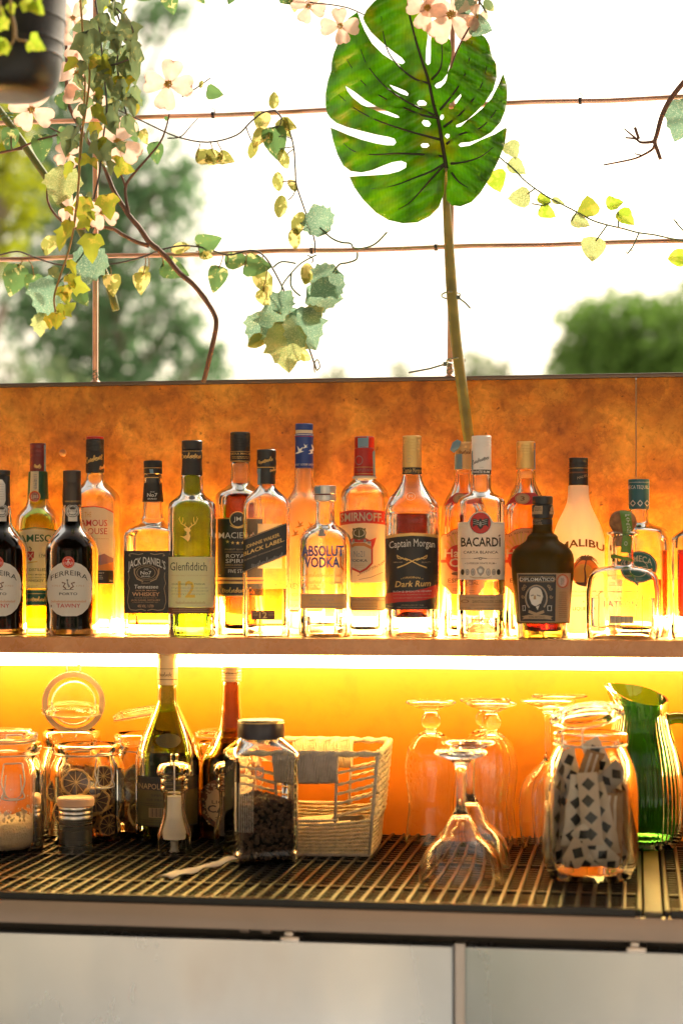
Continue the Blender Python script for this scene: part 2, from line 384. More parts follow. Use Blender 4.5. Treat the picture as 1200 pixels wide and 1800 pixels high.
# ------------------------------------------------------------------ copper rails and posts above the wall
M_COP = mat('copper_pipe', (0.62, 0.36, 0.26), 0.28, 0.85, var=0.2, vscale=25)
def rail(yc, label, r=0.0037):
    z = 1.35 + (1000 - yc) * 2.834 / FPX
    o = thing('copper_rail', label, 'rail', (0, 0.012, z), 0, 'copper rails above the wall')
    pts = [(-2.2 + 0.1 * i, 0.0015 * math.sin(i * 1.7), 0.0012 * math.sin(i * 2.3 + yc)) for i in range(45)]
    b = MB(); b.tube(smooth_pts(pts, 2), r, 10); b.build('pipe', M_COP, o); return o, z
R1, Z1 = rail(190, 'upper horizontal copper rail passing behind the monstera leaf')
R2, Z2 = rail(437, 'lower horizontal copper rail carrying the trailing pothos')
M_WIRE = mat('dark_wire', (0.05, 0.05, 0.06), 0.4, 0.6)
for (px, z, rr) in ((1016, Z1, R1), (763, Z2, R2), (545, Z2, R2), (372, Z1, R1)):
    x = P(px, 300, 0.012).x; b = MB()
    pts = [(x + 0.0011 * k / 6, 0.005 * math.cos(k * 1.05), 0.005 * math.sin(k * 1.05)) for k in range(26)]
    pts += [(x + .006, -.006, .007), (x + .002, -.007, .010)]
    b.tube(pts, 0.0006, 5); b.build('wire_tie', M_WIRE, rr)
def post(px0, py0, px1, py1, label):
    a = P(px0, py0, 0.02); c = P(px1, py1, 0.02)
    o = thing('copper_post', label, 'post', (c.x, 0.02, WALL_TOP), 0, 'copper posts on the wall')
    b = MB(); b.tube([(0, 0, 0.004), ((a.x - c.x) * .5, 0.001, (a.z - c.z) * .5), (a.x - c.x, 0, a.z - WALL_TOP)], 0.0042, 10); b.build('pipe', M_COP, o)
    b = MB(); b.rings([(.008, .008, 0.0068, 2), (.008, .008, .0085, 2), (.005, .005, .011, 2)], 16); b.build('foot', M_COP, o)
    t_ = MB(); pts = [(0.0055 * math.cos(k * .9), 0.0055 * math.sin(k * .9), 0.011 + 0.0006 * k + .002 * math.sin(k * 2.1)) for k in range(28)]
    t_.tube(pts, 0.0006, 5); t_.build('wire_tie', mat('green_wire', (0.05, 0.16, 0.07), 0.5), o); return o
post(168, -30, 168, 672, 'thin copper post rising behind the hanging ivy')
post(796, -30, 790, 668, 'thin copper post beside the monstera stalk')

# ------------------------------------------------------------------ printing: flat shapes in photo pixels, wrapped on to a bottle
_TX = {}
def text_mesh(s, bold):
    key = (s, bold)
    if key not in _TX:
        cu = bpy.data.curves.new('t', 'FONT'); cu.body = s; cu.resolution_u = 2; cu.offset = bold; cu.fill_mode = 'FRONT'
        o = bpy.data.objects.new('t', cu); SC.collection.objects.link(o)
        bpy.context.view_layer.update()
        me = bpy.data.meshes.new_from_object(o.evaluated_get(bpy.context.evaluated_depsgraph_get()))
        _TX[key] = ([(v.co.x, v.co.y) for v in me.vertices], [tuple(p.vertices) for p in me.polygons])
        bpy.data.objects.remove(o); bpy.data.curves.remove(cu); bpy.data.meshes.remove(me)
    return _TX[key]
CAPH = None
def pm(name, col, rough=0.45, metal=0.0, transl=0.0): return mat(name, col, rough, metal, transl=transl)
INK = {
 'paper': lambda: pm('paper_white', (0.84, 0.80, 0.72), 0.55, transl=0.3), 'cream': lambda: pm('paper_cream', (0.84, 0.74, 0.53), 0.55, transl=0.38),
 'black': lambda: pm('ink_black', (0.014, 0.013, 0.013), 0.42), 'dark': lambda: pm('ink_dark', (0.03, 0.028, 0.028), 0.5), 'white': lambda: pm('ink_white', (0.82, 0.80, 0.76), 0.5),
 'gold': lambda: pm('ink_gold', (0.66, 0.42, 0.14), 0.35, 0.5), 'red': lambda: pm('ink_red', (0.52, 0.025, 0.02), 0.45), 'blue': lambda: pm('ink_blue', (0.02, 0.07, 0.33), 0.45),
 'navy': lambda: pm('ink_navy', (0.015, 0.045, 0.17), 0.4), 'green': lambda: pm('ink_green', (0.01, 0.10, 0.045), 0.45), 'teal': lambda: pm('ink_teal', (0.01, 0.13, 0.10), 0.45),
 'grey': lambda: pm('ink_grey', (0.30, 0.28, 0.26), 0.5), 'silver': lambda: pm('ink_silver', (0.55, 0.53, 0.5), 0.35, 0.4), 'tan': lambda: pm('ink_tan', (0.55, 0.36, 0.17), 0.5),
 'orange': lambda: pm('ink_orange', (0.72, 0.24, 0.05), 0.5, transl=0.2), 'brown': lambda: pm('ink_brown', (0.16, 0.06, 0.03), 0.5), 'plum': lambda: pm('ink_plum', (0.30, 0.13, 0.12), 0.5),
 'sky': lambda: pm('ink_tape', (0.16, 0.30, 0.40), 0.4, transl=0.15), 'yellow': lambda: pm('ink_yellow', (0.85, 0.55, 0.08), 0.5, transl=0.25), 'lime': lambda: pm('ink_lime', (0.10, 0.22, 0.02), 0.45),
 'peach': lambda: pm('ink_peach', (0.75, 0.42, 0.22), 0.5, transl=0.3), 'olive': lambda: pm('ink_olive', (0.10, 0.085, 0.03), 0.5), 'frost': lambda: pm('ink_frost', (0.72, 0.70, 0.66), 0.5, transl=0.4),
 'faint': lambda: pm('ink_faint', (0.62, 0.42, 0.22), 0.5, transl=0.3), 'lilac': lambda: pm('ink_lilac', (0.42, 0.30, 0.42), 0.5, transl=0.3), 'sand': lambda: pm('ink_sand', (0.48, 0.33, 0.19), 0.5, transl=0.15),
}
def ink(k): return INK[k]()
class Print:
    """collects coloured flat shapes in frame units; every shape lies a hair in front of the one before"""
    def __init__(s, frame): s.x0, s.y0, s.k = frame; s.items = []
    def c(s, p): return (s.x0 + p[0] / s.k, s.y0 + p[1] / s.k)
    def poly(s, col, pts, holes=()):
        loops = [[s.c(p) for p in pts]] + [[s.c(p) for p in h] for h in holes]
        vs = [p for l in loops for p in l]
        tr = tessellate_polygon([[Vector((p[0], p[1], 0)) for p in l] for l in loops])
        s.items.append((col, vs, [tuple(t) for t in tr])); return s
    def rect(s, col, x0, y0, x1, y1, sl=0.0): return s.poly(col, [(x0, y0), (x1, y0 - sl * (x1 - x0)), (x1, y1 - sl * (x1 - x0)), (x0, y1)])
    def ell(s, col, cx, cy_, rx, ry, n=28, hole=0.0, a0=0.0, a1=6.2832):
        f = lambda k: [(cx + rx * k * math.cos(a0 + (a1 - a0) * i / n), cy_ + ry * k * math.sin(a0 + (a1 - a0) * i / n)) for i in range(n + (a1 - a0 < 6.28))]
        if hole and a1 - a0 > 6.28: return s.poly(col, f(1), [f(hole)])
        if hole: return s.poly(col, f(1) + f(hole)[::-1])
        return s.poly(col, f(1))
    def line(s, col, pts, wd):
        """stroke of width wd; wd may taper as (a, b)"""
        w0, w1 = wd if hasattr(wd, '__len__') else (wd, wd); n = len(pts); L = []; R = []
        for i, p in enumerate(pts):
            a = pts[max(i - 1, 0)]; b = pts[min(i + 1, n - 1)]; dx, dy = b[0] - a[0], b[1] - a[1]; l = math.hypot(dx, dy) or 1
            h = (w0 + (w1 - w0) * i / max(n - 1, 1)) / 2
            L.append((p[0] - dy / l * h, p[1] + dx / l * h)); R.append((p[0] + dy / l * h, p[1] - dx / l * h))
        vs = [s.c(p) for p in L + R]
        s.items.append((col, vs, [(i, i + 1, n + i + 1, n + i) for i in range(n - 1)])); return s
    def frame(s, col, x0, y0, x1, y1, t):
        return s.poly(col, [(x0, y0), (x1, y0), (x1, y1), (x0, y1)], [[(x0 + t, y0 + t), (x1 - t, y0 + t), (x1 - t, y1 - t), (x0 + t, y1 - t)]])
    def text(s, col, t, x0, x1, y0, y1, bold=0.0, bow=0.0, slope=0.0, shear=0.0, grow=0.0):
        """text between x0 and x1, cap top y0, baseline y1; bow lifts the middle, slope tilts, grow enlarges the middle (or the ends if negative)"""
        vs, fs = text_mesh(t, round(bold * .6, 4))
        if not vs: return s
        a = min(v[0] for v in vs); b = max(v[0] for v in vs); H = 0.70
        out = []
        for x, y in vs:
            f = (x - a) / (b - a); X = x0 + f * (x1 - x0); q = 1 - (2 * f - 1) ** 2
            Y = y1 - y / H * (y1 - y0) * (1 + grow * q) - bow * q - slope * (X - x0)
            X += shear * y / H * (y1 - y0); out.append(s.c((X, Y)))
        s.items.append((col, out, fs)); return s
    def script(s, col, x0, x1, yb, h, seed, wd=2.5, slope=0.0):
        """a flowing handwritten line"""
        rg = random.Random(seed); n = int((x1 - x0) / (h * 0.55)) + 2; pts = []
        for i in range(n * 7):
            u = i / 7; x = x0 + (x1 - x0) * u / n; tall = 1 if int(u) % 4 else 1.8
            pts.append((x + h * 0.28 * math.sin(u * 6.283 + 1), yb - slope * (x - x0) - h * tall * (0.35 + 0.4 * math.sin(u * 6.283) + 0.12 * math.sin(u * 2.6 + seed))))
        return s.line(col, pts, wd)
    def lines(s, col, x0, x1, y0, y1, n, wd=3, seed=1):
        """rows of text too small to read: broken dashes"""
        rg = random.Random(seed)
        for i in range(n):
            y = y0 + (y1 - y0) * (i + .5) / n; x = x0 + rg.uniform(0, (x1 - x0) * .08); e = x1 - rg.uniform(0, (x1 - x0) * .08)
            while x < e:
                l = rg.uniform(3, 10) * wd / 3 * 1.6; s.rect(col, x, y - wd / 2, min(x + l, e), y + wd / 2); x += l + wd * .8
        return s
    def build(s, name, B, parent, off=0.00035, cut=None, step=0.00004):
        """B maps photo px to the bottle: B.surf(px, py, off) -> local point; curved shapes are cut into upright strips"""
        mb = MB(); 
        for li, (col, vs, fs) in enumerate(s.items):
            m = ink(col) if isinstance(col, str) else col
            xs_ = [v[0] for v in vs]; span = max(xs_) - min(xs_)
            ys_ = [v[1] for v in vs]; vspan = max(ys_) - min(ys_)
            if cut and (span > cut or (vspan > cut * 2)) and len(fs) < 400:
                bm = bmesh.new(); bv = [bm.verts.new((v[0], v[1], 0)) for v in vs]
                for f in fs:
                    try: bm.faces.new([bv[i] for i in f])
                    except ValueError: pass
                x = min(xs_) + cut
                while x < max(xs_):
                    bmesh.ops.bisect_plane(bm, geom=bm.verts[:] + bm.edges[:] + bm.faces[:], plane_co=(x, 0, 0), plane_no=(1, 0, 0)); x += cut
                y = min(ys_) + cut * 2
                while y < max(ys_):
                    bmesh.ops.bisect_plane(bm, geom=bm.verts[:] + bm.edges[:] + bm.faces[:], plane_co=(0, y, 0), plane_no=(0, 1, 0)); y += cut * 2
                bm.verts.index_update(); vs = [v.co[:2] for v in bm.verts]; fs = [[v.index for v in f.verts] for f in bm.faces]; bm.free()
            mb.add([B.surf(v[0], v[1], off + li * step) for v in vs], fs, m)
        return mb.build(name, None, parent, smooth=False, angle=None)

# ------------------------------------------------------------------ bottles traced from the photograph
class Bottle:
    """frame = (x0, y0, zoom): profile rows are (half width, y[, expo[, half depth]]) in zoomed pixels, top to bottom"""
    def __init__(s, name, label, frame, cx, Y, zbase=SHELF_Z, turn=0.0, group='spirit bottles along the shelf', cat='bottle', z_on=None):
        s.fx, s.fy, s.k = frame; s.cxp = s.fx + cx / s.k
        g_ = P(s.cxp, 1000, Y); s.p = Vector((g_.x, Y, zbase)); s.sc = depth(s.p) / FPX; s.yb = proj(s.p)[1]
        s.o = thing(name, label, cat, s.p, facing(s.p) + turn, group)
        s.prof = []
    def rows(s, prof):
        out = []
        for r in prof:
            hw, y = r[0], r[1]; e = r[2] if len(r) > 2 else 2; d = r[3] if len(r) > 3 else hw
            z = (s.yb - (s.fy + y / s.k)) * s.sc
            out.append((-z, hw / s.k * s.sc, d / s.k * s.sc, e))
        return out
    def skin(s, prof, step=0.004):
        R = pchip(s.rows(prof), step); return [(a, b, -z, e) for z, a, b, e in R]
    def surf(s, px, py, off):
        z = (s.yb - py) * s.sc; x = (px - s.cxp) * s.sc; R = s.prof
        a, b, e = R[0][0], R[0][1], R[0][3]
        for i in range(len(R) - 1):
            if R[i][2] >= z >= R[i + 1][2]:
                t = (R[i][2] - z) / max(1e-9, R[i][2] - R[i + 1][2])
                a = R[i][0] + t * (R[i + 1][0] - R[i][0]); b = R[i][1] + t * (R[i + 1][1] - R[i][1]); e = R[i][3] + t * (R[i + 1][3] - R[i][3]); break
        else:
            if z < R[-1][2]: a, b, e = R[-1][0], R[-1][1], R[-1][3]
        a += off; b += off; u = min(0.995, abs(x) / a)
        return (max(-.995 * a, min(.995 * a, x)), -b * (1 - u ** e) ** (1 / e), z)
    def body(s, prof, gm, fill=None, fm=None, t=0.0026, tb=0.009, punt=0.0, name='glass', n=48, step=0.004, open_top=False):
        """glass with a real inner wall; fill = y of the liquid level"""
        R = s.skin(prof, step)
        zb = 0.0008; zmin = min(r[2] for r in R)
        R = [r for r in R if r[2] > zb + 0.0015]; a, b, z, e = R[-1]; R.append((a, b, zb + .0012, e)); R.append((a * .97, b * .97, zb, e))
        s.prof = R
        mb = MB(); out = [(r[0], r[1], r[2], r[3]) for r in R]
        base = [(a * .9, b * .9, zb, e), (a * .84, b * .84, zb + punt * .5 + .0006, e), (a * .5, b * .5, zb + punt + .0008, e), (a * .1, b * .1, zb + punt + .001, e)]
        inner = [(max(.0015, r[0] - t), max(.0015, r[1] - t), r[2], r[3]) for r in R if r[2] > tb + .004]
        a2, b2, z2, e2 = inner[-1]
        inner += [(a2 * .97, b2 * .97, tb + .0015, e2), (a2 * .86, b2 * .86, tb, e2), (a2 * .5, b2 * .5, tb + punt, e2), (a2 * .1, b2 * .1, tb + punt, e2)]
        ring = inner[::-1] + out + base
        mb.rings(ring, n); g_ = mb.build(name, gm, s.o, angle=50)
        if fill is not None:
            zf = (s.yb - (s.fy + fill / s.k)) * s.sc
            L = [(r[0] + .0001, r[1] + .0001, r[2], r[3]) for r in inner if r[2] < zf]
            tp = L[0]; L = [(tp[0] * .02, tp[1] * .02, zf, tp[3]), (tp[0] - .0004, tp[1] - .0004, zf, tp[3]), (tp[0], tp[1], zf - .0006, tp[3])] + [r for r in L if r[2] < zf - .0012]
            lb = MB(); lb.rings(L, n); lb.build('liquid', fm, s.o, angle=50)
        return g_
    def lathe(s, name, prof, m, step=0.004, n=40, parent=None, rib=0, ribd=0.0, track=True):
        R = s.skin(prof, step); mb = MB(); mb.rings(R, n, rib=rib, ribd=ribd)
        o = mb.build(name, m, parent or s.o, angle=35)
        o['_'] = 0; del o['_']
        if track: s.capprof = R
        return o
    def label(s, pr, name='label', cut=3.0, prof=None, off=0.0003, parent=None):
        keep = s.prof
        if prof: s.prof = prof
        first = Print((0, 0, 1)); first.items = pr.items[:1]
        l = first.build(name, s, parent or s.o, off, cut)
        if len(pr.items) > 1:
            rest = Print((0, 0, 1)); rest.items = pr.items[1:]
            rest.build('lettering', s, l if parent is None else parent, off + .0001, cut)
        s.prof = keep; return l

# ------------------------------------------------------------------ glass and liquids
G_CLEAR = glass('clear_glass', (0.985, 0.99, 0.985))
G_GREEN = glass('bright_green_glass', (0.55, 0.70, 0.10))
G_DGREEN = glass('deep_green_glass', (0.36, 0.62, 0.05))
G_BLACK = glass('black_wine_glass', (0.035, 0.016, 0.009))
G_AMBER = glass('smoky_glass', (0.50, 0.34, 0.05), rough=0.12)
M_SMOKE = mat('matt_olive_glass', (0.115, 0.078, 0.012), 0.34, transl=0.62, spec=.35)
G_FROST = glass('frosted_glass', (0.95, 0.95, 0.95), rough=0.42)
L_WHISKY = glass('whisky', (0.98, 0.84, 0.34), 1.22)
L_DEEP = glass('amber_whisky', (0.92, 0.48, 0.10), 1.22)
L_CLEAR = glass('clear_spirit', (0.985, 0.985, 0.97), 1.22)
L_BRANDY = glass('brown_brandy', (0.27, 0.065, 0.01), 1.22)
L_RUM = glass('dark_rum', (0.13, 0.022, 0.010), 1.22)
L_WINE = glass('tawny_wine', (0.10, 0.012, 0.006), 1.22)
L_RED = glass('red_spirit', (0.55, 0.03, 0.008), 1.22)
L_GOLD = glass('golden_rum', (0.97, 0.62, 0.22), 1.22)
C_BLACK = mat('black_cap', (0.016, 0.015, 0.015), 0.42); C_FOIL = mat('dark_foil', (0.06, 0.05, 0.045), 0.35, 0.6)
C_GOLD = mat('gold_cap', (0.70, 0.46, 0.16), 0.36, 0.55); C_WHITE = mat('white_cap', (0.78, 0.74, 0.70), 0.4)
C_RED = mat('red_cap', (0.40, 0.012, 0.010), 0.32); C_MAROON = mat('maroon_cap', (0.15, 0.012, 0.012), 0.32)
C_SILVER = mat('silver_cap', (0.58, 0.57, 0.56), 0.32, 0.75); C_BLUE = mat('blue_cap', (0.015, 0.05, 0.24), 0.38)
C_TEAL = mat('teal_cap', (0.012, 0.10, 0.13), 0.4); C_GREENFOIL = mat('green_foil', (0.01, 0.06, 0.028), 0.35); C_PLASTIC = mat('clear_collar', (0.6, 0.55, 0.45), 0.2)
M_CORK = mat('cork', (0.30, 0.14, 0.06), 0.85, bump=0.8, bscale=250, var=0.35, vscale=120)
YB, YM, YF = -0.078, -0.105, -0.138
F0 = (0, 740, 4.286); F2 = (200, 740, 4.2857); F3 = (370, 740, 4.2857); F5 = (500, 740, 4.2857); F6 = (650, 740, 4.2857); F7 = (760, 740, 4.2857); F8 = (880, 740, 4.2857); F9 = (1000, 740, 4.2857)
def capridges(hw, y0, y1, n, d=1.6):
    out = []
    for i in range(n):
        a = y0 + (y1 - y0) * i / n; b = y0 + (y1 - y0) * (i + 1) / n; h = b - a
        out += [(hw, a + h * .1), (hw, a + h * .6), (hw - d, a + h * .75), (hw - d, a + h * .92)]
    return out
def tape(B, pts, prof=None):
    return B.label(Print((B.fx, B.fy, B.k)).poly('sky', pts), 'tax_strip', 2.0, prof)
def port(name, label, cx, Y, tcap):
    B = Bottle(name, label, F0, cx, Y)
    d = cx - 545
    pf = [(66, 632), (70, 640), (76, 740), (80, 765), (92, 795), (140, 850), (175, 900), (195, 955), (200, 1000), (200, 1485), (203, 1535), (203, 1560), (196, 1606), (190, 1612)]
    B.body(pf, G_BLACK, 800 if not tcap else 1010, L_WINE)
    p = Print(F0); e = [(d + x, y) for x, y in [(517, 1062), (560, 1064), (610, 1080), (650, 1110), (680, 1160), (694, 1220), (694, 1255), (688, 1266), (694, 1277), (694, 1310), (684, 1360), (660, 1410), (620, 1448), (580, 1465), (470, 1465), (430, 1448), (392, 1410), (368, 1360), (360, 1310), (360, 1277), (366, 1266), (360, 1255), (360, 1220), (374, 1160), (402, 1110), (440, 1080), (480, 1064)]]
    p.poly('paper', e)
    p.ell('red', d + 517, 1065, 46, 45).ell('peach', d + 517, 1065, 41, 40, hole=.93)
    p.line('paper', [(d + 500, 1042), (d + 533, 1042)], 4).line('paper', [(d + 517, 1040), (d + 515, 1090)], 5).line('paper', [(d + 500, 1085), (d + 512, 1060), (d + 522, 1060), (d + 534, 1085)], 4)
    p.text('paper', '17', d + 484, d + 500, 1062, 1080, .01).text('paper', '51', d + 536, d + 550, 1062, 1080, .01)
    p.text('black', 'FERREIRA', d + 388, d + 660, 1166, 1203, .0, 42)
    p.line('brown', [(d + 470, 1215), (d + 495, 1222), (d + 480, 1245), (d + 500, 1262)], 10).line('brown', [(d + 565, 1215), (d + 540, 1222), (d + 555, 1245), (d + 530, 1262)], 10)
    p.line('grey', [(d + 510, 1200), (d + 513, 1225), (d + 525, 1250)], (6, 16)).line('black', [(d + 478, 1268), (d + 556, 1268)], 4).ell('black', d + 510, 1197, 7, 5)
    p.text('faint', '1751', d + 402, d + 455, 1234, 1246, 0).text('faint', '1751', d + 578, d + 632, 1234, 1246, 0)
    p.text('black', 'PORTO', d + 450, d + 584, 1290, 1309, .012)
    p.script('peach', d + 392, d + 650, 1362, 12, 3, 2)
    p.text('red', 'TAWNY', d + 430, d + 606, 1372, 1402, .004).ell('brown', d + 392, 1390, 5, 7)
    B.label(p)
    q = Print(F0); q.poly('silver', [(d + 515, 700), (d + 585, 700), (d + 585, 758), (d + 515, 758)]).ell('silver', d + 548, 680, 54, 52).ell('dark', d + 548, 680, 49, 47, hole=.93).ell('dark', d + 548, 680, 32, 31, hole=.9)
    q.text('dark', '1077990', d + 512, d + 584, 676, 688, .0).lines('dark', d + 518, d + 580, 640, 660, 2, 4, 2).lines('dark', d + 518, d + 580, 700, 725, 2, 4, 4).rect('dark', d + 530, 654, d + 566, 670)
    B.label(q, 'seal')
    return B, d
# 1 left port bottle with stopper cap
B, d = port('port_bottle', 'dark tawny port bottle with a black stopper cap, at the edge of the shelf', 11, YF, True)
B.lathe('stopper', [(64, 372), (69, 376), (69, 405), (64, 411)], C_BLACK)
B.lathe('neck_foil', [(62, 412), (66, 420), (66, 560), (69, 632), (70, 640)], C_BLACK)
q = Print(F0); q.poly('silver', [(-35, 470), (-25, 440), (20, 445), (42, 480), (45, 600), (30, 640), (-35, 640)]); q.lines('grey', -30, 35, 470, 600, 7, 4, 7); B.label(q, 'paper_seal', prof=B.capprof)
# 2 irish whiskey
B = Bottle('whiskey_bottle', 'green whiskey bottle with a maroon cap and a cream label, behind the port bottles', F0, 288, YB)
B.body([(64, 380), (66, 400), (72, 520), (78, 590), (94, 640), (130, 680), (158, 720), (171, 780), (173, 850), (173, 1590), (168, 1600)], G_GREEN, 655, L_WHISKY)
B.lathe('cap', [(56, 170), (60, 176)] + capridges(60, 180, 275, 3) + [(60, 280), (61, 380)], C_MAROON)
cp = B.capprof; q = Print(F0); q.script('gold', 262, 312, 355, 22, 5, 4); B.label(q, 'lettering', prof=cp)
tape(B, [(333, 170), (346, 172), (346, 455), (334, 452)], cp)
B.lathe('neck_foil', [(65, 381), (70, 384), (79, 560), (81, 590)], C_GREENFOIL); npf = B.capprof
q = Print(F0); q.poly('cream', [(235, 382), (294, 382), (292, 560), (228, 560)]).text('grey', '1780', 258, 280, 440, 520, -.01); q.lines('grey', 255, 282, 400, 510, 8, 3, 3)
q.ell('gold', 263, 572, 44, 44).ell('plum', 263, 572, 39, 39).ell('red', 263, 572, 39, 39, hole=.8).text('cream', 'J.J&S', 236, 290, 560, 582, .01); B.label(q, 'neck_label', prof=npf, off=.0006)
q = Print(F0); q.poly('cream', [(125, 838), (180, 820), (260, 812), (330, 815), (400, 824), (450, 838), (450, 1260), (125, 1260)])
q.line('gold', [(125, 842), (180, 824), (260, 816), (330, 819), (400, 828), (450, 842)], 7).line('green', [(125, 836), (180, 818), (260, 809), (330, 812), (400, 822), (450, 836)], 8)
q.text('green', 'JAMESON', 124, 452, 868, 920, .03, 10)
q.poly('red', [(205, 985), (260, 985), (258, 1030), (232, 1058), (208, 1030)]).line('cream', [(215, 995), (250, 1040)], 5).line('cream', [(250, 995), (215, 1040)], 5).line('brown', [(225, 950), (240, 965), (232, 980)], 8).line('gold', [(195, 1075), (240, 1065), (285, 1060)], 9)
q.text('black', '1780', 296, 362, 1006, 1024, .01).rect('grey', 292, 996, 372, 998).rect('grey', 292, 1030, 372, 1032)
q.text('black', 'TRIPLE DISTILLED', 132, 350, 1110, 1130, .01).text('black', 'IRISH WHISKEY MADE TO', 130, 352, 1152, 1162, .01).text('black', 'THE SAME WAY SINCE 1780', 128, 356, 1174, 1184, .01).text('black', 'IRISH WHISKEY', 140, 330, 1192, 1212, .01).text('black', 'PRODUCT OF IRELAND', 150, 288, 1238, 1245, .01)
q.poly('green', [(125, 1268), (450, 1268), (450, 1388), (125, 1388)]).rect('gold', 125, 1272, 450, 1276).rect('gold', 125, 1296, 450, 1301).rect('gold', 125, 1380, 450, 1384).script('gold', 205, 345, 1352, 22, 12, 5)
B.label(q)
# 3 port with label
B, d = port('port_bottle', 'dark tawny port bottle with a cream oval label and a brown foil capsule', 545, YF, False)
B.lathe('capsule', [(62, 374), (67, 379), (68, 440), (66, 472), (68, 478), (71, 600), (71, 634)], C_FOIL)
q = Print(F0); q.rect('gold', 496, 602, 610, 616); q.items = []; q.text('gold', 'VINHO DO PORTO', 490, 610, 602, 614, .01); B.label(q, 'lettering', prof=B.capprof)
# 4 blended whisky
B = Bottle('whisky_bottle', 'clear whisky bottle with a red topped black cap and a red lettered label', F0, 718, YB)
B.body([(60, 392), (66, 400), (72, 440), (92, 470), (130, 505), (165, 540), (183, 575), (190, 620), (190, 1590), (184, 1600)], G_CLEAR, 820, L_WHISKY)
B.lathe('cap', [(60, 118), (66, 122), (66, 138)], C_RED)
B.lathe('screw_cap', [(66, 139)] + capridges(68, 140, 230, 4) + [(69, 235), (69, 390)], C_BLACK); q = Print(F0); q.script('gold', 652, 775, 320, 30, 8, 5, .28); q.script('gold', 755, 790, 365, 18, 9, 5, .3); B.label(q, 'lettering', prof=B.capprof)
q = Print(F0); q.poly('cream', [(590, 668), (640, 655), (718, 650), (790, 662), (855, 692), (855, 1225), (590, 1225)])
q.line('red', [(590, 664), (640, 654), (718, 650), (790, 662), (855, 694)], 8)
q.text('red', 'FAMOUS', 588, 808, 748, 796, .012).text('red', 'GROUSE', 584, 808, 810, 856, .005).text('gold', 'THE', 640, 690, 690, 730, 0); q.lines('faint', 690, 830, 880, 900, 1, 4)
q.poly('plum', [(590, 1060), (650, 1030), (700, 1040), (745, 1015), (785, 1000), (820, 1020), (855, 1035), (855, 1125), (590, 1125)]).poly('orange', [(590, 1090), (680, 1075), (760, 1085), (855, 1062), (855, 1125), (590, 1125)])
q.rect('black', 590, 1126, 855, 1222).text('cream', 'SCOTCH WHISKY', 620, 786, 1140, 1150, .01); q.lines('cream', 640, 780, 1160, 1195, 3, 3); q.text('cream', '70cl', 824, 850, 1196, 1210, 0)
B.label(q)
# 5 tennessee whiskey, square
B = Bottle('whiskey_bottle', 'square whiskey bottle with a black label and black neck band', F2, 296, YM, turn=-0.24)
E = 7
B.body([(62, 400), (66, 420), (70, 560), (74, 660), (80, 715), (92, 735), (86, 752), (100, 775), (150, 800, 3), (180, 830, 5), (192, 870, E), (192, 1590, E), (186, 1606, E)], G_CLEAR, 1300, L_DEEP, tb=.016)
B.lathe('cap', [(66, 300), (70, 306), (70, 352), (67, 356), (70, 360), (70, 400), (62, 404)], C_BLACK)
q = Print(F2); q.rect('gold', 240, 354, 352, 358).rect('gold', 240, 398, 352, 402).poly('sky', [(285, 366), (315, 366), (318, 400), (292, 398)]); B.label(q, 'tax_strip', prof=B.capprof)
B.lathe('neck_band', [(63, 408), (67, 414), (66, 440), (68, 470), (80, 610)], C_BLACK); q = Print(F2); q.rect('gold', 240, 426, 350, 431).text('paper', 'OLD', 292, 325, 532, 541, .01).text('paper', 'No7', 270, 346, 546, 573, .02).text('paper', 'BRAND', 276, 342, 583, 595, .01); B.label(q, 'lettering', prof=B.capprof)
# local helper: label drawn straight on the turned front face
q = Print(F2); dx = 54
def jd(x): return x + dx
q.rect('black', jd(62), 980, jd(420), 1445); q.frame('dark', jd(66), 984, jd(416), 1441, 3)
for sgn in (1, -1):
    f = lambda x: jd(242 + sgn * (x - 242))
    q.line('sand', [(f(118), 1020), (f(108), 1005), (f(130), 1000), (f(180), 1008), (f(215), 1000)], 5).line('sand', [(f(112), 1020), (f(104), 1012)], 4)
    q.line('sand', [(f(104), 1140), (f(108), 1180), (f(98), 1220), (f(110), 1260), (f(100), 1310), (f(96), 1360), (f(108), 1400)], 4)
    q.line('sand', [(f(104), 1400), (f(120), 1418), (f(160), 1422), (f(200), 1414), (f(236), 1424)], 5).line('sand', [(f(148), 1110), (f(150), 1150), (f(170), 1190), (f(215), 1208)], 8)
q.text('paper', 'JACK DANIEL\'S', jd(100), jd(385), 1062, 1122, .02, 44, 0, 0, -.12)
q.ell('sand', jd(238), 1142, 92, 58, hole=.95).ell('sand', jd(238), 1142, 72, 46, hole=.94).text('paper', 'OLD', jd(222), jd(256), 1112, 1123, .01).text('paper', 'No7', jd(196), jd(278), 1130, 1156, .02).text('paper', 'BRAND', jd(204), jd(270), 1164, 1175, .01)
q.text('sand', 'QUALITY', jd(202), jd(270), 1214, 1224, .01).text('paper', 'Tennessee', jd(146), jd(330), 1232, 1260, .02, 0, 0, .12).text('peach', 'SOUR MASH', jd(158), jd(316), 1270, 1279, .02).text('peach', 'WHISKEY', jd(132), jd(342), 1288, 1316, .03)
q.text('sand', 'DISTILLED AND BOTTLED BY', jd(152), jd(322), 1326, 1333, .01).text('peach', 'JACK DANIEL DISTILLERY', jd(124), jd(348), 1341, 1352, .01).text('sand', 'LYNCHBURG, TENNESSEE, USA', jd(138), jd(330), 1358, 1365, .01).text('peach', '40% VOL. 1 LITER', jd(175), jd(298), 1380, 1400, .01)
B.label(q)
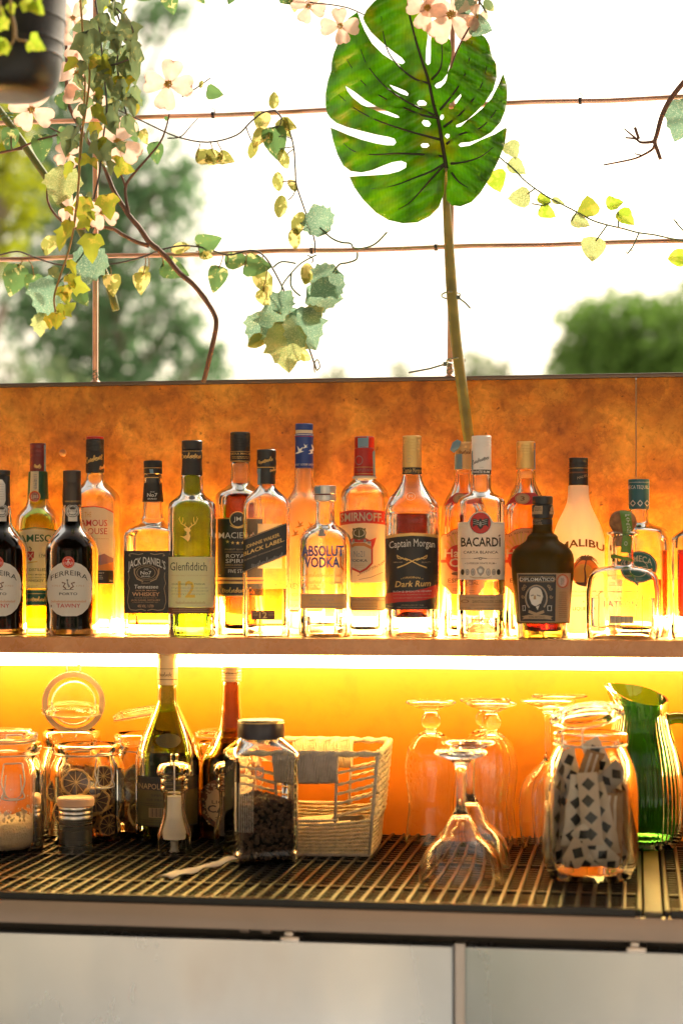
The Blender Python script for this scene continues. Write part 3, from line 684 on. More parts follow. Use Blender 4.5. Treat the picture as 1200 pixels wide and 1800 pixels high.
# 6 single malt
B = Bottle('malt_bottle', 'tall green malt whisky bottle with a golden stag and a cream label', F2, 590, YF)
B.body([(66, 400), (80, 416), (82, 440), (82, 500), (90, 545), (118, 575), (155, 605), (174, 630), (180, 665, 2.3), (180, 1450, 2.5), (176, 1500, 2.4), (180, 1580, 2.2), (180, 1602), (172, 1614)], G_DGREEN, 1010, glass('pale_malt', (0.95, 0.95, 0.6), 1.22), tb=.014)
B.lathe('cap', [(72, 149), (77, 154), (77, 215), (74, 219)], C_BLACK, rib=60, ribd=.012, n=120)
B.lathe('neck_sleeve', [(72, 220), (76, 226), (78, 280), (74, 292), (74, 300), (80, 390), (81, 408)], C_BLACK); q = Print(F2); q.script('gold', 512, 660, 282, 26, 3, 4.5); q.lines('gold', 520, 655, 226, 236, 1, 4); B.label(q, 'lettering', prof=B.capprof)
q = Print(F2); q.poly('cream', [(414, 1025), (758, 1025), (758, 1402), (414, 1402)])
q.text('dark', 'Glenfiddich', 428, 700, 1064, 1126, .0).ell('dark', 700, 1128, 3, 3); q.text('faint', 'SINGLE MALT SCOTCH WHISKY', 432, 716, 1158, 1168, -.005)
q.text('yellow', '12', 486, 612, 1205, 1325, .03)
q.text('dark', 'OUR ORIGINAL TWELVE', 440, 686, 1222, 1233, 0).text('grey', 'A bright and balanced single malt is matured', 436, 704, 1250, 1260, 0).text('grey', 'over 12 years in oloroso sherry and bourbon oak', 432, 712, 1272, 1282, 0).text('grey', 'and marrying in oak marrying tuns', 440, 686, 1295, 1305, 0); q.script('faint', 470, 690, 1372, 14, 5, 2)
q.poly('brown', [(414, 1403), (758, 1403), (758, 1448), (414, 1448)]); q.lines('tan', 440, 720, 1412, 1438, 2, 3)
B.label(q)
q = Print(F2)   # stag
q.poly('gold', [(530, 815), (560, 805), (575, 812), (580, 830), (568, 845), (578, 870), (572, 895), (560, 910), (548, 900), (520, 878), (500, 872), (530, 874), (550, 862), (552, 838), (540, 832)])
for sg in (1, -1):
    f = lambda x: 563 + sg * (x - 563)
    q.line('gold', [(f(572), 808), (f(590), 792), (f(615), 778), (f(630), 745), (f(626), 725)], (7, 3)).line('gold', [(f(612), 780), (f(602), 755), (f(604), 730)], (5, 3)).line('gold', [(f(624), 760), (f(634), 738)], (5, 2)).line('gold', [(f(590), 792), (f(584), 770)], (5, 2))
B.label(q, 'stag_emblem')
# 7 royal spirit brandy
B = Bottle('brandy_bottle', 'red brown brandy bottle with a black label and black screw cap', F3, 224, YB)
B.body([(64, 310), (72, 320), (74, 430), (80, 470), (105, 495), (145, 522), (178, 550), (190, 590), (192, 640), (192, 1590), (186, 1600)], G_CLEAR, 470, L_BRANDY)
B.lathe('screw_cap', [(70, 86), (75, 90)] + capridges(75, 95, 215, 6) + [(75, 225), (75, 308)], C_BLACK); q = Print(F3); q.rect('gold', 150, 303, 298, 309).rect('gold', 150, 232, 298, 235).text('gold', 'MACIEIRA MACIEIRA', 100, 345, 242, 258, .005).lines('gold', 160, 290, 268, 290, 2, 4, 4); B.label(q, 'lettering', prof=B.capprof)
q = Print(F3); q.poly('gold', [(48, 735), (400, 735), (400, 1320), (48, 1320)]).rect('black', 56, 742, 392, 1178).rect('brown', 48, 1194, 400, 1208).rect('black', 56, 1224, 392, 1308)
q.ell('gold', 206, 746, 62, 60).ell('black', 206, 746, 55, 53).text('paper', 'JM', 174, 232, 726, 758, .01).line('gold', [(150, 790), (178, 806), (206, 810), (234, 806), (262, 790)], 7)
q.text('paper', 'MACIEIRA', 64, 346, 842, 886, .01)
for i in range(5):
    X = 130 + 38 * i; Y0 = 912 + [0, 8, 10, 8, 0][i]
    q.poly('gold', [(X + (15 if j % 2 == 0 else 6) * math.sin(j * math.pi / 5), Y0 - (15 if j % 2 == 0 else 6) * math.cos(j * math.pi / 5)) for j in range(10)])
q.text('tan', 'FINEST QUALITY', 112, 300, 964, 974, 0).rect('tan', 110, 988, 300, 990).text('paper', 'ROYAL', 120, 282, 1004, 1032, .0).text('paper', 'SPIRIT', 116, 284, 1040, 1070, .0).text('tan', 'BEBIDA ESPIRITUOSA', 116, 290, 1080, 1092, .0).rect('tan', 110, 1104, 300, 1106).text('paper', 'FIVE STAR', 136, 280, 1118, 1144, .005).text('tan', '70cl', 60, 80, 1156, 1166, 0)
q.script('gold', 92, 330, 1288, 26, 4, 4); B.label(q)
# 8 black label whisky, square with slanted label
B = Bottle('whisky_bottle', 'square clear whisky bottle with a slanted black label and low amber whisky', F3, 422, YF)
B.body([(60, 470), (62, 486), (70, 500, 2), (115, 545, 2.5), (150, 580, 3.2), (168, 620, 5), (174, 680, 7), (176, 1590, 7), (170, 1614, 7)], G_CLEAR, 1262, L_DEEP, tb=.016)
B.lathe('cap', [(66, 217), (72, 222), (72, 270), (69, 282), (74, 300), (74, 330), (70, 346)], C_BLACK); q = Print(F3); q.script('gold', 362, 470, 330, 22, 6, 4, .3); B.label(q, 'lettering', prof=B.capprof)
B.lathe('neck_sleeve', [(70, 347), (72, 358), (73, 388), (68, 402), (66, 410), (67, 474)], C_BLACK); q = Print(F3); q.rect('gold', 352, 349, 500, 356).script('gold', 450, 505, 384, 14, 9, 4, .3); B.label(q, 'lettering', prof=B.capprof)
tape(B, [(352, 362), (378, 362), (376, 480), (352, 478)], B.capprof)
q = Print(F3); q.poly('black', [(250, 893), (572, 770), (572, 1012), (250, 1142)]).line('sand', [(250, 899), (572, 776)], 4).line('sand', [(250, 1136), (572, 1006)], 4)
q.text('gold', 'JOHNNIE WALKER.', 268, 522, 938, 964, .01, 0, .37).text('gold', 'BLACK LABEL.', 252, 556, 990, 1020, .02, 0, .375).text('sand', 'BLENDED SCOTCH WHISKY', 256, 540, 1046, 1056, .0, 0, .37).script('grey', 310, 545, 1110, 28, 11, 2.5, .36)
q.rect('brown', 310, 1425, 484, 1492).text('gold', '12', 368, 426, 1436, 1480, .03).text('gold', 'AGED', 320, 360, 1452, 1461, 0).text('gold', 'YEARS', 434, 476, 1452, 1461, 0).rect('gold', 318, 1440, 360, 1442).rect('gold', 434, 1440, 476, 1442)
B.label(q)
# back label seen through the glass
q = Print(F3); q.rect('cream', 356, 770, 530, 1110); items = q.items; P_ = Print((0, 0, 1)); P_.items = items
class _Back:
    def surf(s, px, py, off):
        v = B.surf(px, py, off); return (v[0], -v[1], v[2])
P_.build('back_label', _Back(), B.o, cut=3.0)
# 9 frosted vodka
B = Bottle('vodka_bottle', 'tall frosted vodka bottle with a blue neck sleeve and white flying birds', F5, 148, YB)
B.body([(66, 350), (71, 364), (72, 440), (76, 490), (92, 540), (122, 575), (142, 610), (152, 660), (155, 720), (155, 1590), (150, 1600)], G_FROST, 1040, L_CLEAR)
B.lathe('stopper', [(62, 22), (67, 26), (67, 66), (62, 70)], C_BLUE); B.lathe('ring', [(62, 71), (65, 75), (65, 96)], mat('frost_ring', (0.75, 0.6, 0.4), 0.5))
B.lathe('neck_sleeve', [(67, 97), (70, 101), (70, 130), (68, 150), (70, 357)], C_BLUE); q = Print(F5); q.rect('white', 78, 106, 218, 110).rect('red', 78, 118, 218, 121)
def bird(q, x, y, r, c='white', fl=1):
    q.poly(c, [(x - 20 * r * fl, y + 14 * r), (x, y + 4 * r), (x - 6 * r * fl, y - 22 * r), (x + 6 * r * fl, y - 6 * r), (x + 20 * r * fl, y - 16 * r), (x + 12 * r * fl, y + 2 * r), (x + 24 * r * fl, y + 4 * r), (x + 8 * r * fl, y + 10 * r), (x - 4 * r * fl, y + 14 * r)])
bird(q, 105, 226, 1.7); bird(q, 152, 196, 1.0); bird(q, 196, 238, 1.0); bird(q, 210, 208, 1.5); q.text('white', 'GREY GOOSE GREY', 78, 218, 324, 338, .0); B.label(q, 'lettering', prof=B.capprof)
q = Print(F5); bird(q, 110, 785, 1.5, 'faint'); bird(q, 75, 850, 1.5, 'faint'); bird(q, 190, 790, 1.3, 'faint'); bird(q, 150, 835, 1.3, 'faint')
q.text('lilac', 'GREY GOOSE', -5, 300, 1222, 1262, -.01).text('lilac', 'VODKA', 8, 250, 1294, 1318, -.01).text('faint', 'DISTILLED AND BOTTLED', 10, 260, 1342, 1352, 0).text('lilac', 'FRANCE', 18, 220, 1380, 1400, -.01).rect('peach', 8, 1420, 280, 1434); B.label(q, 'lettering')
# 10 blue lettered vodka
B = Bottle('vodka_bottle', 'short round shouldered clear vodka bottle with big blue lettering and a silver cap', F5, 306, YF)
B.body([(66, 600), (70, 612), (70, 700), (72, 755), (84, 778), (110, 798), (150, 825), (180, 860), (196, 905), (201, 960), (201, 1590), (194, 1612)], G_CLEAR, 970, L_CLEAR, tb=.016, punt=.002)
B.lathe('cap', [(78, 488), (83, 493), (83, 548), (80, 552)], C_SILVER); cp = B.capprof; tape(B, [(225, 489), (270, 489), (270, 552), (225, 552)], cp)
B.lathe('cap_gap', [(78, 552.5), (80, 556), (80, 560)], C_MAROON); B.lathe('cap_ring', [(80, 560.5), (83, 564), (83, 600), (78, 606)], C_SILVER)
q = Print(F5); q.text('blue', 'ABSOLUT', 128, 445, 942, 1018, .045).text('blue', 'VODKA', 150, 414, 1028, 1102, .045)
for i, (yy, sd_) in enumerate(((1172, 5), (1224, 8), (1272, 13))): q.script('tan', 124, 470 - 10 * i, yy, 24, sd_, 2)
q.rect('faint', 120, 1298, 470, 1410).text('grey', '40% ALC/VOL', 190, 376, 1334, 1354, .0).text('grey', 'LID IMPORTED', 188, 330, 1364, 1376, .0); q.lines('grey', 136, 455, 1306, 1322, 1, 3); q.lines('grey', 136, 455, 1388, 1400, 1, 3); q.lines('grey', 336, 450, 1364, 1376, 1, 3)
q.ell('silver', 280, 842, 40, 40, hole=.93).poly('grey', [(246, 862), (262, 845), (262, 825), (285, 815), (300, 828), (298, 846), (314, 862), (296, 872), (264, 872)]); B.label(q, 'lettering')
# 11 red capped vodka
B = Bottle('vodka_bottle', 'clear vodka bottle with a red cap and a red banner above a crowned shield', F5, 602, YB)
B.body([(72, 410), (86, 432), (90, 445), (120, 468), (160, 510), (180, 548), (186, 590), (186, 1590), (180, 1604)], G_CLEAR, 1215, L_CLEAR)
B.lathe('cap', [(68, 118), (75, 126), (75, 198), (72, 205)], C_RED); tape(B, [(550, 119), (634, 119), (630, 205), (552, 205)], B.capprof)
B.lathe('neck_sleeve', [(72, 206), (77, 212), (79, 330), (82, 414)], C_RED); q = Print(F5); q.ell('maroon' if 'maroon' in INK else 'plum', 560, 300, 30, 36, hole=.8).rect('gold', 526, 350, 680, 353).rect('gold', 526, 400, 680, 403).text('plum', "TRIPLE'S NEW", 535, 668, 362, 384, .01); B.label(q, 'lettering', prof=B.capprof)
tape(B, [(662, 240), (674, 218), (684, 240), (684, 418), (668, 418)], B.capprof)
B.lathe('collar', [(80, 415), (92, 420), (92, 434), (84, 440)], C_PLASTIC)
q = Print(F5); q.poly('cream', [(416, 700), (790, 700), (790, 1216), (416, 1216)])
q.poly('red', [(412, 690), (500, 678), (602, 672), (700, 678), (792, 690), (792, 790), (700, 778), (602, 773), (500, 778), (412, 790)]).text('cream', 'SMIRNOFF.', 420, 740, 702, 764, .03, 8, 0, 0, 0)
q.ell('olive', 562, 846, 52, 40).rect('olive', 516, 866, 608, 896).ell('cream', 562, 846, 44, 30, hole=.85).line('cream', [(562, 815), (562, 880)], 4); 
for X in (520, 545, 562, 580, 604): q.ell('olive', X, 818, 7, 8)
q.poly('red', [(450, 880), (490, 900), (510, 885), (560, 900), (612, 885), (640, 900), (690, 880), (676, 930), (664, 960), (664, 1075), (620, 1120), (568, 1146), (510, 1120), (466, 1075), (466, 960), (454, 930)]).poly('cream', [(482, 910), (562, 918), (650, 910), (652, 1068), (612, 1106), (568, 1130), (516, 1106), (478, 1068)])
q.poly('orange', [(490, 945), (530, 920), (600, 920), (650, 945), (650, 968), (600, 944), (530, 944), (490, 968)]).text('grey', 'No21', 522, 602, 980, 1026, .0).text('dark', 'VODKA', 488, 622, 1042, 1062, .015, 0, -.0); q.lines('tan', 520, 610, 1072, 1108, 3, 2.5)
q.ell('grey', 520, 905, 10, 12).ell('grey', 604, 905, 10, 12).ell('grey', 636, 918, 12, 9)
q.text('brown', 'Smirnoff', 548, 742, 1130, 1168, -.008, 0, .45, .5)
q.line('brown', [(560, 1194), (650, 1176), (738, 1140)], 3)
q.rect('sand', 416, 1322, 790, 1424).rect('dark', 416, 1322, 790, 1326).rect('dark', 416, 1420, 790, 1424).rect('dark', 416, 1350, 790, 1353).text('dark', 'TEN TIMES FILTERED', 500, 712, 1334, 1345, .0).lines('dark', 510, 700, 1362, 1416, 4, 3)
B.label(q)
# 12 dark rum
B = Bottle('rum_bottle', 'dark rum bottle with a gold screw cap and a red banded black label', F6, 316, YF)
B.body([(68, 400), (72, 412), (78, 440), (100, 490), (140, 545), (175, 590), (198, 635), (203, 655), (203, 680), (199, 690), (205, 700), (205, 760), (201, 770), (204, 780), (205, 850), (205, 1470), (202, 1480), (205, 1590), (198, 1618)], G_CLEAR, 700, L_RUM, tb=.028, punt=.006)
B.lathe('screw_cap', [(66, 114), (71, 118)] + capridges(71, 124, 230, 5) + [(71, 236), (73, 404)], C_GOLD); q = Print(F6); q.rect('black', 244, 352, 390, 404).text('gold', 'Captain Morgan', 248, 388, 358, 392, .0).ell('sand', 296, 290, 28, 30, hole=.9).text('sand', 'M', 284, 308, 280, 300, 0); B.label(q, 'lettering', prof=B.capprof)
q = Print(F6); q.poly('black', [(120, 868), (200, 856), (316, 848), (420, 852), (508, 862), (508, 1418), (120, 1418)]).poly('gold', [(120, 864), (200, 854), (316, 846), (420, 850), (508, 860), (508, 882), (420, 872), (316, 868), (200, 876), (120, 888)])
q.poly('red', [(120, 1298), (220, 1282), (330, 1276), (420, 1258), (508, 1228), (508, 1318), (420, 1344), (330, 1356), (220, 1360), (120, 1376)])
q.text('paper', 'Captain Morgan', 146, 486, 912, 962, .0, 10, .02, 0, .18)
for sg in (1, -1):
    f = lambda x: 316 + sg * (x - 316)
    q.line('gold', [(f(206), 1106), (f(260), 1086), (f(330), 1050), (f(372), 1034)], (10, 5)).line('gold', [(f(204), 1018), (f(212), 1036), (f(232), 1040), (f(248), 1030)], 6).line('gold', [(f(202), 1012), (f(240), 1034), (f(285), 1052)], 7).text('sand', 'GENUINE' if sg > 0 else 'QUALITY', f(176) if sg > 0 else f(246), f(246) if sg > 0 else f(176), 1060, 1069, .0)
q.text('gold', 'ORIGINAL', 248, 384, 1176, 1190, .0, 6).ell('gold', 238, 1188, 3, 3).ell('gold', 394, 1188, 3, 3).text('gold', 'Dark Rum', 190, 452, 1206, 1250, .015, 0, .03, .2)
q.text('paper', 'RICH & SMOOTH FINISH', 176, 458, 1278, 1290, .0, 0, .02).text('sand', 'DISTILLED IN JAMAICA UNDER', 176, 458, 1304, 1311, .0, 0, .02).text('sand', 'GOVERNMENT SUPERVISION', 176, 458, 1328, 1335, .0, 0, .02).text('sand', 'PRODUCED BY THE', 238, 402, 1380, 1388, .0).text('sand', 'CAPTAIN MORGAN RUM CO.', 206, 432, 1396, 1404, .0).text('sand', '70cl', 132, 172, 1388, 1400, .0)
B.label(q)
q = Print(F6); q.ell('frost', 306, 574, 36, 30, hole=.9).text('frost', 'M', 292, 320, 562, 586, -.01); B.label(q, 'embossed_seal')
# 13 amber rum
def havana(label, cx, frame, dx, liq, tapeleft, num):
    B = Bottle('rum_bottle', label, frame, cx, YB); f = lambda x: x + dx
    B.body([(64, 366), (70, 380), (72, 440), (80, 480), (100, 520), (126, 570), (150, 620), (164, 660), (170, 720), (172, 800), (172, 1590), (166, 1602)], G_CLEAR, 400 if not num else 430, liq)
    return B, f
B, f = havana('amber rum bottle with a torn blue tax strip on its neck, behind the white rum', 234, F7, 0, L_GOLD, True, 0)
B.lathe('screw_cap', [(62, 160), (68, 165)] + capridges(68, 168, 250, 4) + [(70, 258), (71, 368)], mat('aged_gold_cap', (0.55, 0.36, 0.16), 0.45, 0.4)); q = Print(F7); q.script('brown', 200, 290, 250, 22, 5, 3); B.label(q, 'lettering', prof=B.capprof)
tape(B, [(166, 252), (222, 252), (222, 368), (166, 366)], B.capprof)
mb = MB(); pts = [(150, 165), (185, 145), (214, 158), (200, 205), (160, 245), (132, 222)]; vs_ = [B.surf(F7[0] + x / F7[2], F7[1] + y / F7[2], .001) for x, y in pts]
vs_ = [((F7[0] + x / F7[2] - B.cxp) * B.sc, -0.012 - .004 * (i % 2), (B.yb - F7[1] - y / F7[2]) * B.sc) for i, (x, y) in enumerate(pts)]
mb.add(vs_ + [(v[0], v[1] + .0004, v[2]) for v in vs_], [tuple(range(6)), tuple(range(11, 5, -1))] + [(i, (i + 1) % 6, 6 + (i + 1) % 6, 6 + i) for i in range(6)]); mb.build('torn_strip', ink('sky'), B.o, False)
def havlab(q, num):
    q.poly('red', [(85, 640), (130, 580), (160, 560), (180, 545), (300, 545), (330, 570), (380, 632), (330, 622), (234, 640), (140, 618)]).ell('faint', 210, 590, 56, 40).ell('red', 210, 590, 52, 36, hole=.93).text('brown', '3' if num else 'ESP', 195, 226, 572, 604, .01)
    q.poly('peach', [(62, 880), (76, 855), (110, 850), (150, 822), (200, 810), (234, 808), (290, 812), (350, 838), (404, 880), (404, 1230), (360, 1262), (330, 1300), (234, 1310), (140, 1300), (110, 1262), (62, 1230)])
    q.line('red', [(62, 884), (78, 858), (112, 852), (152, 824), (200, 812), (234, 810), (290, 814), (350, 840), (404, 884)], 6)
    for i in range(11): a = math.pi * (i + .5) / 11; q.line('gold', [(200 + 50 * math.cos(a), 1010 - 60 * math.sin(a)), (200 + 120 * math.cos(a), 1010 - 165 * math.sin(a))], (4, 16))
    q.text('brown', 'EL RON DE CUBA', 110, 350, 862, 876, 0, 30)
    q.ell('red', 190, 1035, 90, 100).rect('red', 58, 1046, 410, 1068).text('cream', 'Havana', 90, 380, 966, 1026, .03).text('cream', 'Club', 126, 330, 1036, 1098, .03).ell('brown', 200, 1150, 60, 14, n=16)
    q.text('brown', 'ESPECIAL', 116, 340, 1186, 1216, .01).lines('orange', 112, 330, 1226, 1242, 1, 5).lines('brown', 150, 300, 1256, 1285, 2, 3)
q = Print(F7); havlab(q, 0); q.frame('frost', 86, 1424, 390, 1494, 5).ell('frost', 124, 1460, 16, 18, hole=.7); B.label(q, 'label')
# 14 white rum
B = Bottle('rum_bottle', 'white rum bottle with a white cap and a black bat on a red disc', F7, 366, YF)
B.body([(68, 400), (73, 412), (73, 500), (80, 530), (100, 548), (135, 566), (165, 588), (177, 615), (179, 650), (179, 1590), (172, 1620)], G_CLEAR, 1205, L_CLEAR, tb=.008, punt=.018)
B.lathe('screw_cap', [(70, 114), (74, 119)] + capridges(74, 124, 200, 3) + [(74, 206), (75, 404)], C_WHITE); q = Print(F7); q.rect('black', 288, 370, 440, 404).text('white', 'WHITE RUM', 304, 426, 377, 396, .02).script('dark', 300, 425, 330, 22, 8, 2.5, .35).rect('grey', 350, 352, 385, 354); B.label(q, 'lettering', prof=B.capprof)
tape(B, [(292, 230), (302, 225), (304, 400), (293, 402)], B.capprof)
q = Print(F7); q.poly('paper', [(190, 765), (262, 765), (282, 730), (310, 700), (340, 688), (378, 688), (410, 700), (436, 730), (456, 765), (540, 765), (540, 1195), (190, 1195)])
q.rect('grey', 198, 776, 262, 778).rect('grey', 460, 776, 534, 778).ell('dark', 359, 774, 80, 82).ell('red', 359, 774, 75, 77).ell('paper', 359, 774, 80, 82, hole=.975)
q.poly('dark', [(300, 738), (330, 742), (346, 756), (352, 740), (366, 740), (372, 756), (388, 742), (420, 738), (416, 775), (420, 806), (400, 790), (384, 792), (372, 812), (358, 822), (346, 810), (334, 790), (318, 792), (300, 806), (304, 775)])
for sg in (1, -1):
    for yy in (746, 760, 775): q.line('silver', [(359 + sg * 12, yy + 10), (359 + sg * 52, yy)], (3, 2))
q.ell('grey', 359, 780, 9, 20)
q.text('black', 'BACARDI', 214, 508, 880, 946, .03).line('black', [(494, 872), (506, 860)], 8).text('dark', 'CARTA BLANCA', 232, 490, 980, 1000, .012)
q.rect('grey', 216, 1037, 320, 1039).rect('grey', 400, 1037, 500, 1039).line('dark', [(310, 1038), (345, 1034), (359, 1030), (374, 1034), (408, 1038)], 5).ell('dark', 359, 1038, 12, 9, hole=.6).text('dark', 'SUPERIOR WHITE RUM', 256, 464, 1066, 1079, .006).ell('dark', 247, 1073, 3, 3).ell('dark', 473, 1073, 3, 3)
for X, r_ in ((226, 22), (262, 24), (304, 28), (418, 28), (458, 24), (494, 22)): q.ell('dark' if r_ == 22 else 'grey', X, 1138, r_ * .62, r_).ell('silver' if r_ != 22 else 'dark', X, 1138, r_ * .4, r_ * .7, hole=.7)
q.poly('grey', [(330, 1115), (345, 1100), (360, 1092), (376, 1100), (390, 1115), (384, 1145), (360, 1168), (338, 1145)]).ell('silver', 360, 1128, 14, 16).line('sand', [(280, 1172), (320, 1182), (360, 1180), (400, 1184), (440, 1172)], 6)
q.rect('sand', 198, 1306, 530, 1424).text('dark', 'ESTABLECIDO EN 1862', 252, 466, 1322, 1334, .0).text('dark', 'SANTIAGO DE CUBA', 300, 530, 1346, 1368, .005).ell('brown', 244, 1356, 30, 12, hole=.7).text('dark', 'POR AMPARO DE LA FAMILIA', 284, 510, 1380, 1386, .0).text('dark', '70cl 37.5%', 210, 285, 1400, 1412, 0).text('dark', 'IMPORTED FROM CUBA', 316, 520, 1404, 1412, 0)
q.text('frost', '1862', 292, 432, 1470, 1516, .03)
B.label(q)
# 15 golden rum
B, f = havana('golden rum bottle with a gold cap and a number three on its collar', 700, F7, 466, L_GOLD, False, 1)
B.lathe('screw_cap', [(66, 156), (71, 161)] + capridges(71, 170, 250, 4) + [(71, 256), (72, 362)], C_GOLD); tape(B, [(762, 156), (771.5, 156), (771.5, 366), (763, 366)], B.capprof)
q = Print((F7[0] + 466 / F7[2], F7[1], F7[2])); havlab(q, 1); B.label(q)
# 16 squat dark rum
B = Bottle('rum_bottle', 'squat smoky dark rum bottle with a dark portrait label', F8, 312, YF - .008)
B.body([(202, 1521), (201, 1526), (199, 1560), (196, 1600), (190, 1630)], G_AMBER, 1524, L_RED, tb=.010, name='glass_foot')
B.lathe('body', [(70, 728), (74, 742), (75, 820), (80, 845), (100, 858), (114, 872), (116, 888), (125, 905), (165, 930), (205, 965), (228, 1005), (235, 1050), (232, 1120), (222, 1250), (210, 1400), (202, 1518), (201, 1520)], M_SMOKE, n=64); B.prof = B.capprof
B.lathe('stopper', [(70, 567), (77, 573), (77, 622), (72, 630)], C_BLACK); B.lathe('neck_ring', [(72, 631), (80, 638), (81, 715), (76, 732)], C_BLACK); q = Print(F8); q.poly('sand', [(246, 655), (258, 640), (285, 644), (312, 642), (312, 684), (246, 684)]).lines('black', 250, 308, 650, 680, 3, 4).rect('sand', 232, 684, 310, 704).rect('sand', 364, 684, 400, 704).poly('sand', [(370, 660), (385, 640), (395, 655), (395, 682), (370, 682)]); B.label(q, 'lettering', prof=B.capprof)
B.lathe('neck_label', [(75.5, 742), (76, 746), (76, 780)], C_BLACK); q = Print(F8); q.rect('sand', 240, 740, 314, 742).rect('sand', 240, 780, 314, 782).text('sand', 'RESERVA', 244, 300, 746, 758, .0).text('sand', 'EXCLUSIVA', 242, 306, 764, 776, .0).rect('sand', 366, 740, 384, 742); B.label(q, 'lettering', prof=B.capprof)
q = Print(F8); q.poly('sand', [(122, 1146), (522, 1146), (510, 1512), (140, 1512)]).poly('dark', [(130, 1154), (412, 1154), (406, 1504), (148, 1504)]).poly('sand', [(416, 1154), (516, 1154), (508, 1504), (412, 1504)])
q.poly('sand', [(136, 1192), (148, 1172), (396, 1172), (408, 1192), (396, 1212), (148, 1212)]).poly('black', [(142, 1192), (152, 1176), (392, 1176), (402, 1192), (392, 1208), (152, 1208)]).text('paper', 'DIPLOMATICO', 146, 398, 1180, 1205, .01).line('paper', [(302, 1176), (310, 1170)], 4)
q.ell('sand', 266, 1332, 84, 100).ell('grey', 266, 1332, 78, 94).ell('dark', 266, 1332, 72, 88).ell('paper', 262, 1290, 46, 40).poly('paper', [(216, 1285), (308, 1285), (316, 1320), (300, 1370), (262, 1392), (230, 1372), (214, 1330)]).poly('grey', [(224, 1310), (248, 1304), (248, 1312), (228, 1318)]).poly('grey', [(270, 1304), (298, 1312), (296, 1320), (270, 1314)]).poly('sand', [(250, 1310), (262, 1312), (264, 1340), (244, 1340)]).poly('white', [(228, 1348), (256, 1340), (290, 1350), (282, 1378), (254, 1390), (232, 1376)]).poly('black', [(206, 1410), (240, 1385), (262, 1396), (300, 1370), (330, 1410), (300, 1432), (240, 1432)]).poly('paper', [(262, 1396), (290, 1384), (276, 1420)])
for (a, b_) in ((168, 1260), (370, 1260), (166, 1320), (374, 1320), (180, 1240), (358, 1240)): q.line('sand', [(a + 14 * math.cos(i * .9) * (1 - i / 9), b_ + 16 * math.sin(i * .9) * (1 - i / 9)) for i in range(9)], 5)
q.rect('paper', 164, 1386, 186, 1426).rect('paper', 348, 1386, 380, 1426).rect('black', 168, 1390, 182, 1422).rect('black', 352, 1390, 376, 1422)
q.poly('sand', [(210, 1420), (266, 1440), (320, 1420), (326, 1440), (266, 1462), (206, 1440)]).poly('sand', [(158, 1468), (210, 1456), (330, 1456), (390, 1468), (370, 1478), (384, 1492), (330, 1486), (210, 1486), (160, 1490), (176, 1478)]).text('black', 'RON ANTIGUO', 212, 330, 1464, 1480, .0)
q.ell('red', 460, 1205, 44, 50, hole=.9).ell('silver', 460, 1205, 30, 40).lines('dark', 446, 474, 1180, 1232, 6, 3).rect('grey', 424, 1256, 508, 1259); q.lines('brown', 430, 496, 1280, 1480, 14, 3, 6)
B.label(q)
# 17 coconut liqueur
B = Bottle('liqueur_bottle', 'white coconut liqueur bottle with a black cap and a palm tree sunset', F8, 582, YB)
M_MILK = mat('white_bottle', (0.90, 0.86, 0.80), 0.28, transl=0.6)
B.lathe('body', MPR := [(66, 480), (75, 492), (78, 560), (86, 610), (104, 660), (134, 720), (162, 780), (182, 840), (192, 890), (196, 950), (196, 1580), (190, 1596)], M_MILK, n=64); B.prof = B.capprof
B.lathe('screw_cap', [(68, 278), (72, 282)] + capridges(72, 286, 385, 3) + [(72, 392), (73, 486)], C_BLACK); q = Print(F8); q.rect('gold', 510, 356, 655, 359).rect('brown', 510, 385, 655, 396).text('sand', 'MALIBU', 574, 655, 424, 444, .0, 0, .3); B.label(q, 'lettering', prof=B.capprof)
q = Print(F8); q.text('brown', 'MALIBU', 440, 776, 936, 990, .04, 44)
q.ell('orange', 630, 1140, 104, 104); q.ell('yellow', 618, 1150, 74, 74); q.poly('brown', [(548, 1212), (590, 1216), (640, 1214), (712, 1212), (680, 1232), (630, 1246), (580, 1234)])
q.line('brown', [(632, 1228), (634, 1170), (628, 1110), (640, 1050)], (16, 8))
for a_ in (-.35, .05, .45, .85, 1.3, 1.75, 2.2, 2.65, 3.05, 3.45):
    L = 88; q.line('brown', [(640 + L * f_ * math.cos(a_), 1046 - L * .62 * f_ * math.sin(a_) - 26 * f_ * (1 - f_) * 2 + 34 * f_ * f_) for f_ in (0, .2, .4, .6, .8, 1.0)], (15, 3))
q.line('brown', [(712, 1190), (714, 1140), (722, 1118)], (8, 4))
for a_ in (-.1, .6, 1.3, 2.0, 2.7, 3.3): q.line('brown', [(722 + 42 * f_ * math.cos(a_), 1114 - 24 * f_ * math.sin(a_) + 14 * f_ * f_) for f_ in (0, .33, .66, 1)], (9, 2))
q.text('tan', 'MADE WITH CARIBBEAN RUM', 440, 760, 1276, 1290, .01).text('tan', 'AND COCONUT FLAVOUR', 450, 740, 1306, 1320, .01).ell('tan', 620, 1358, 5, 5).text('brown', 'LIQUEUR', 540, 690, 1396, 1422, .01)
B.label(q, 'lettering', 2.0)
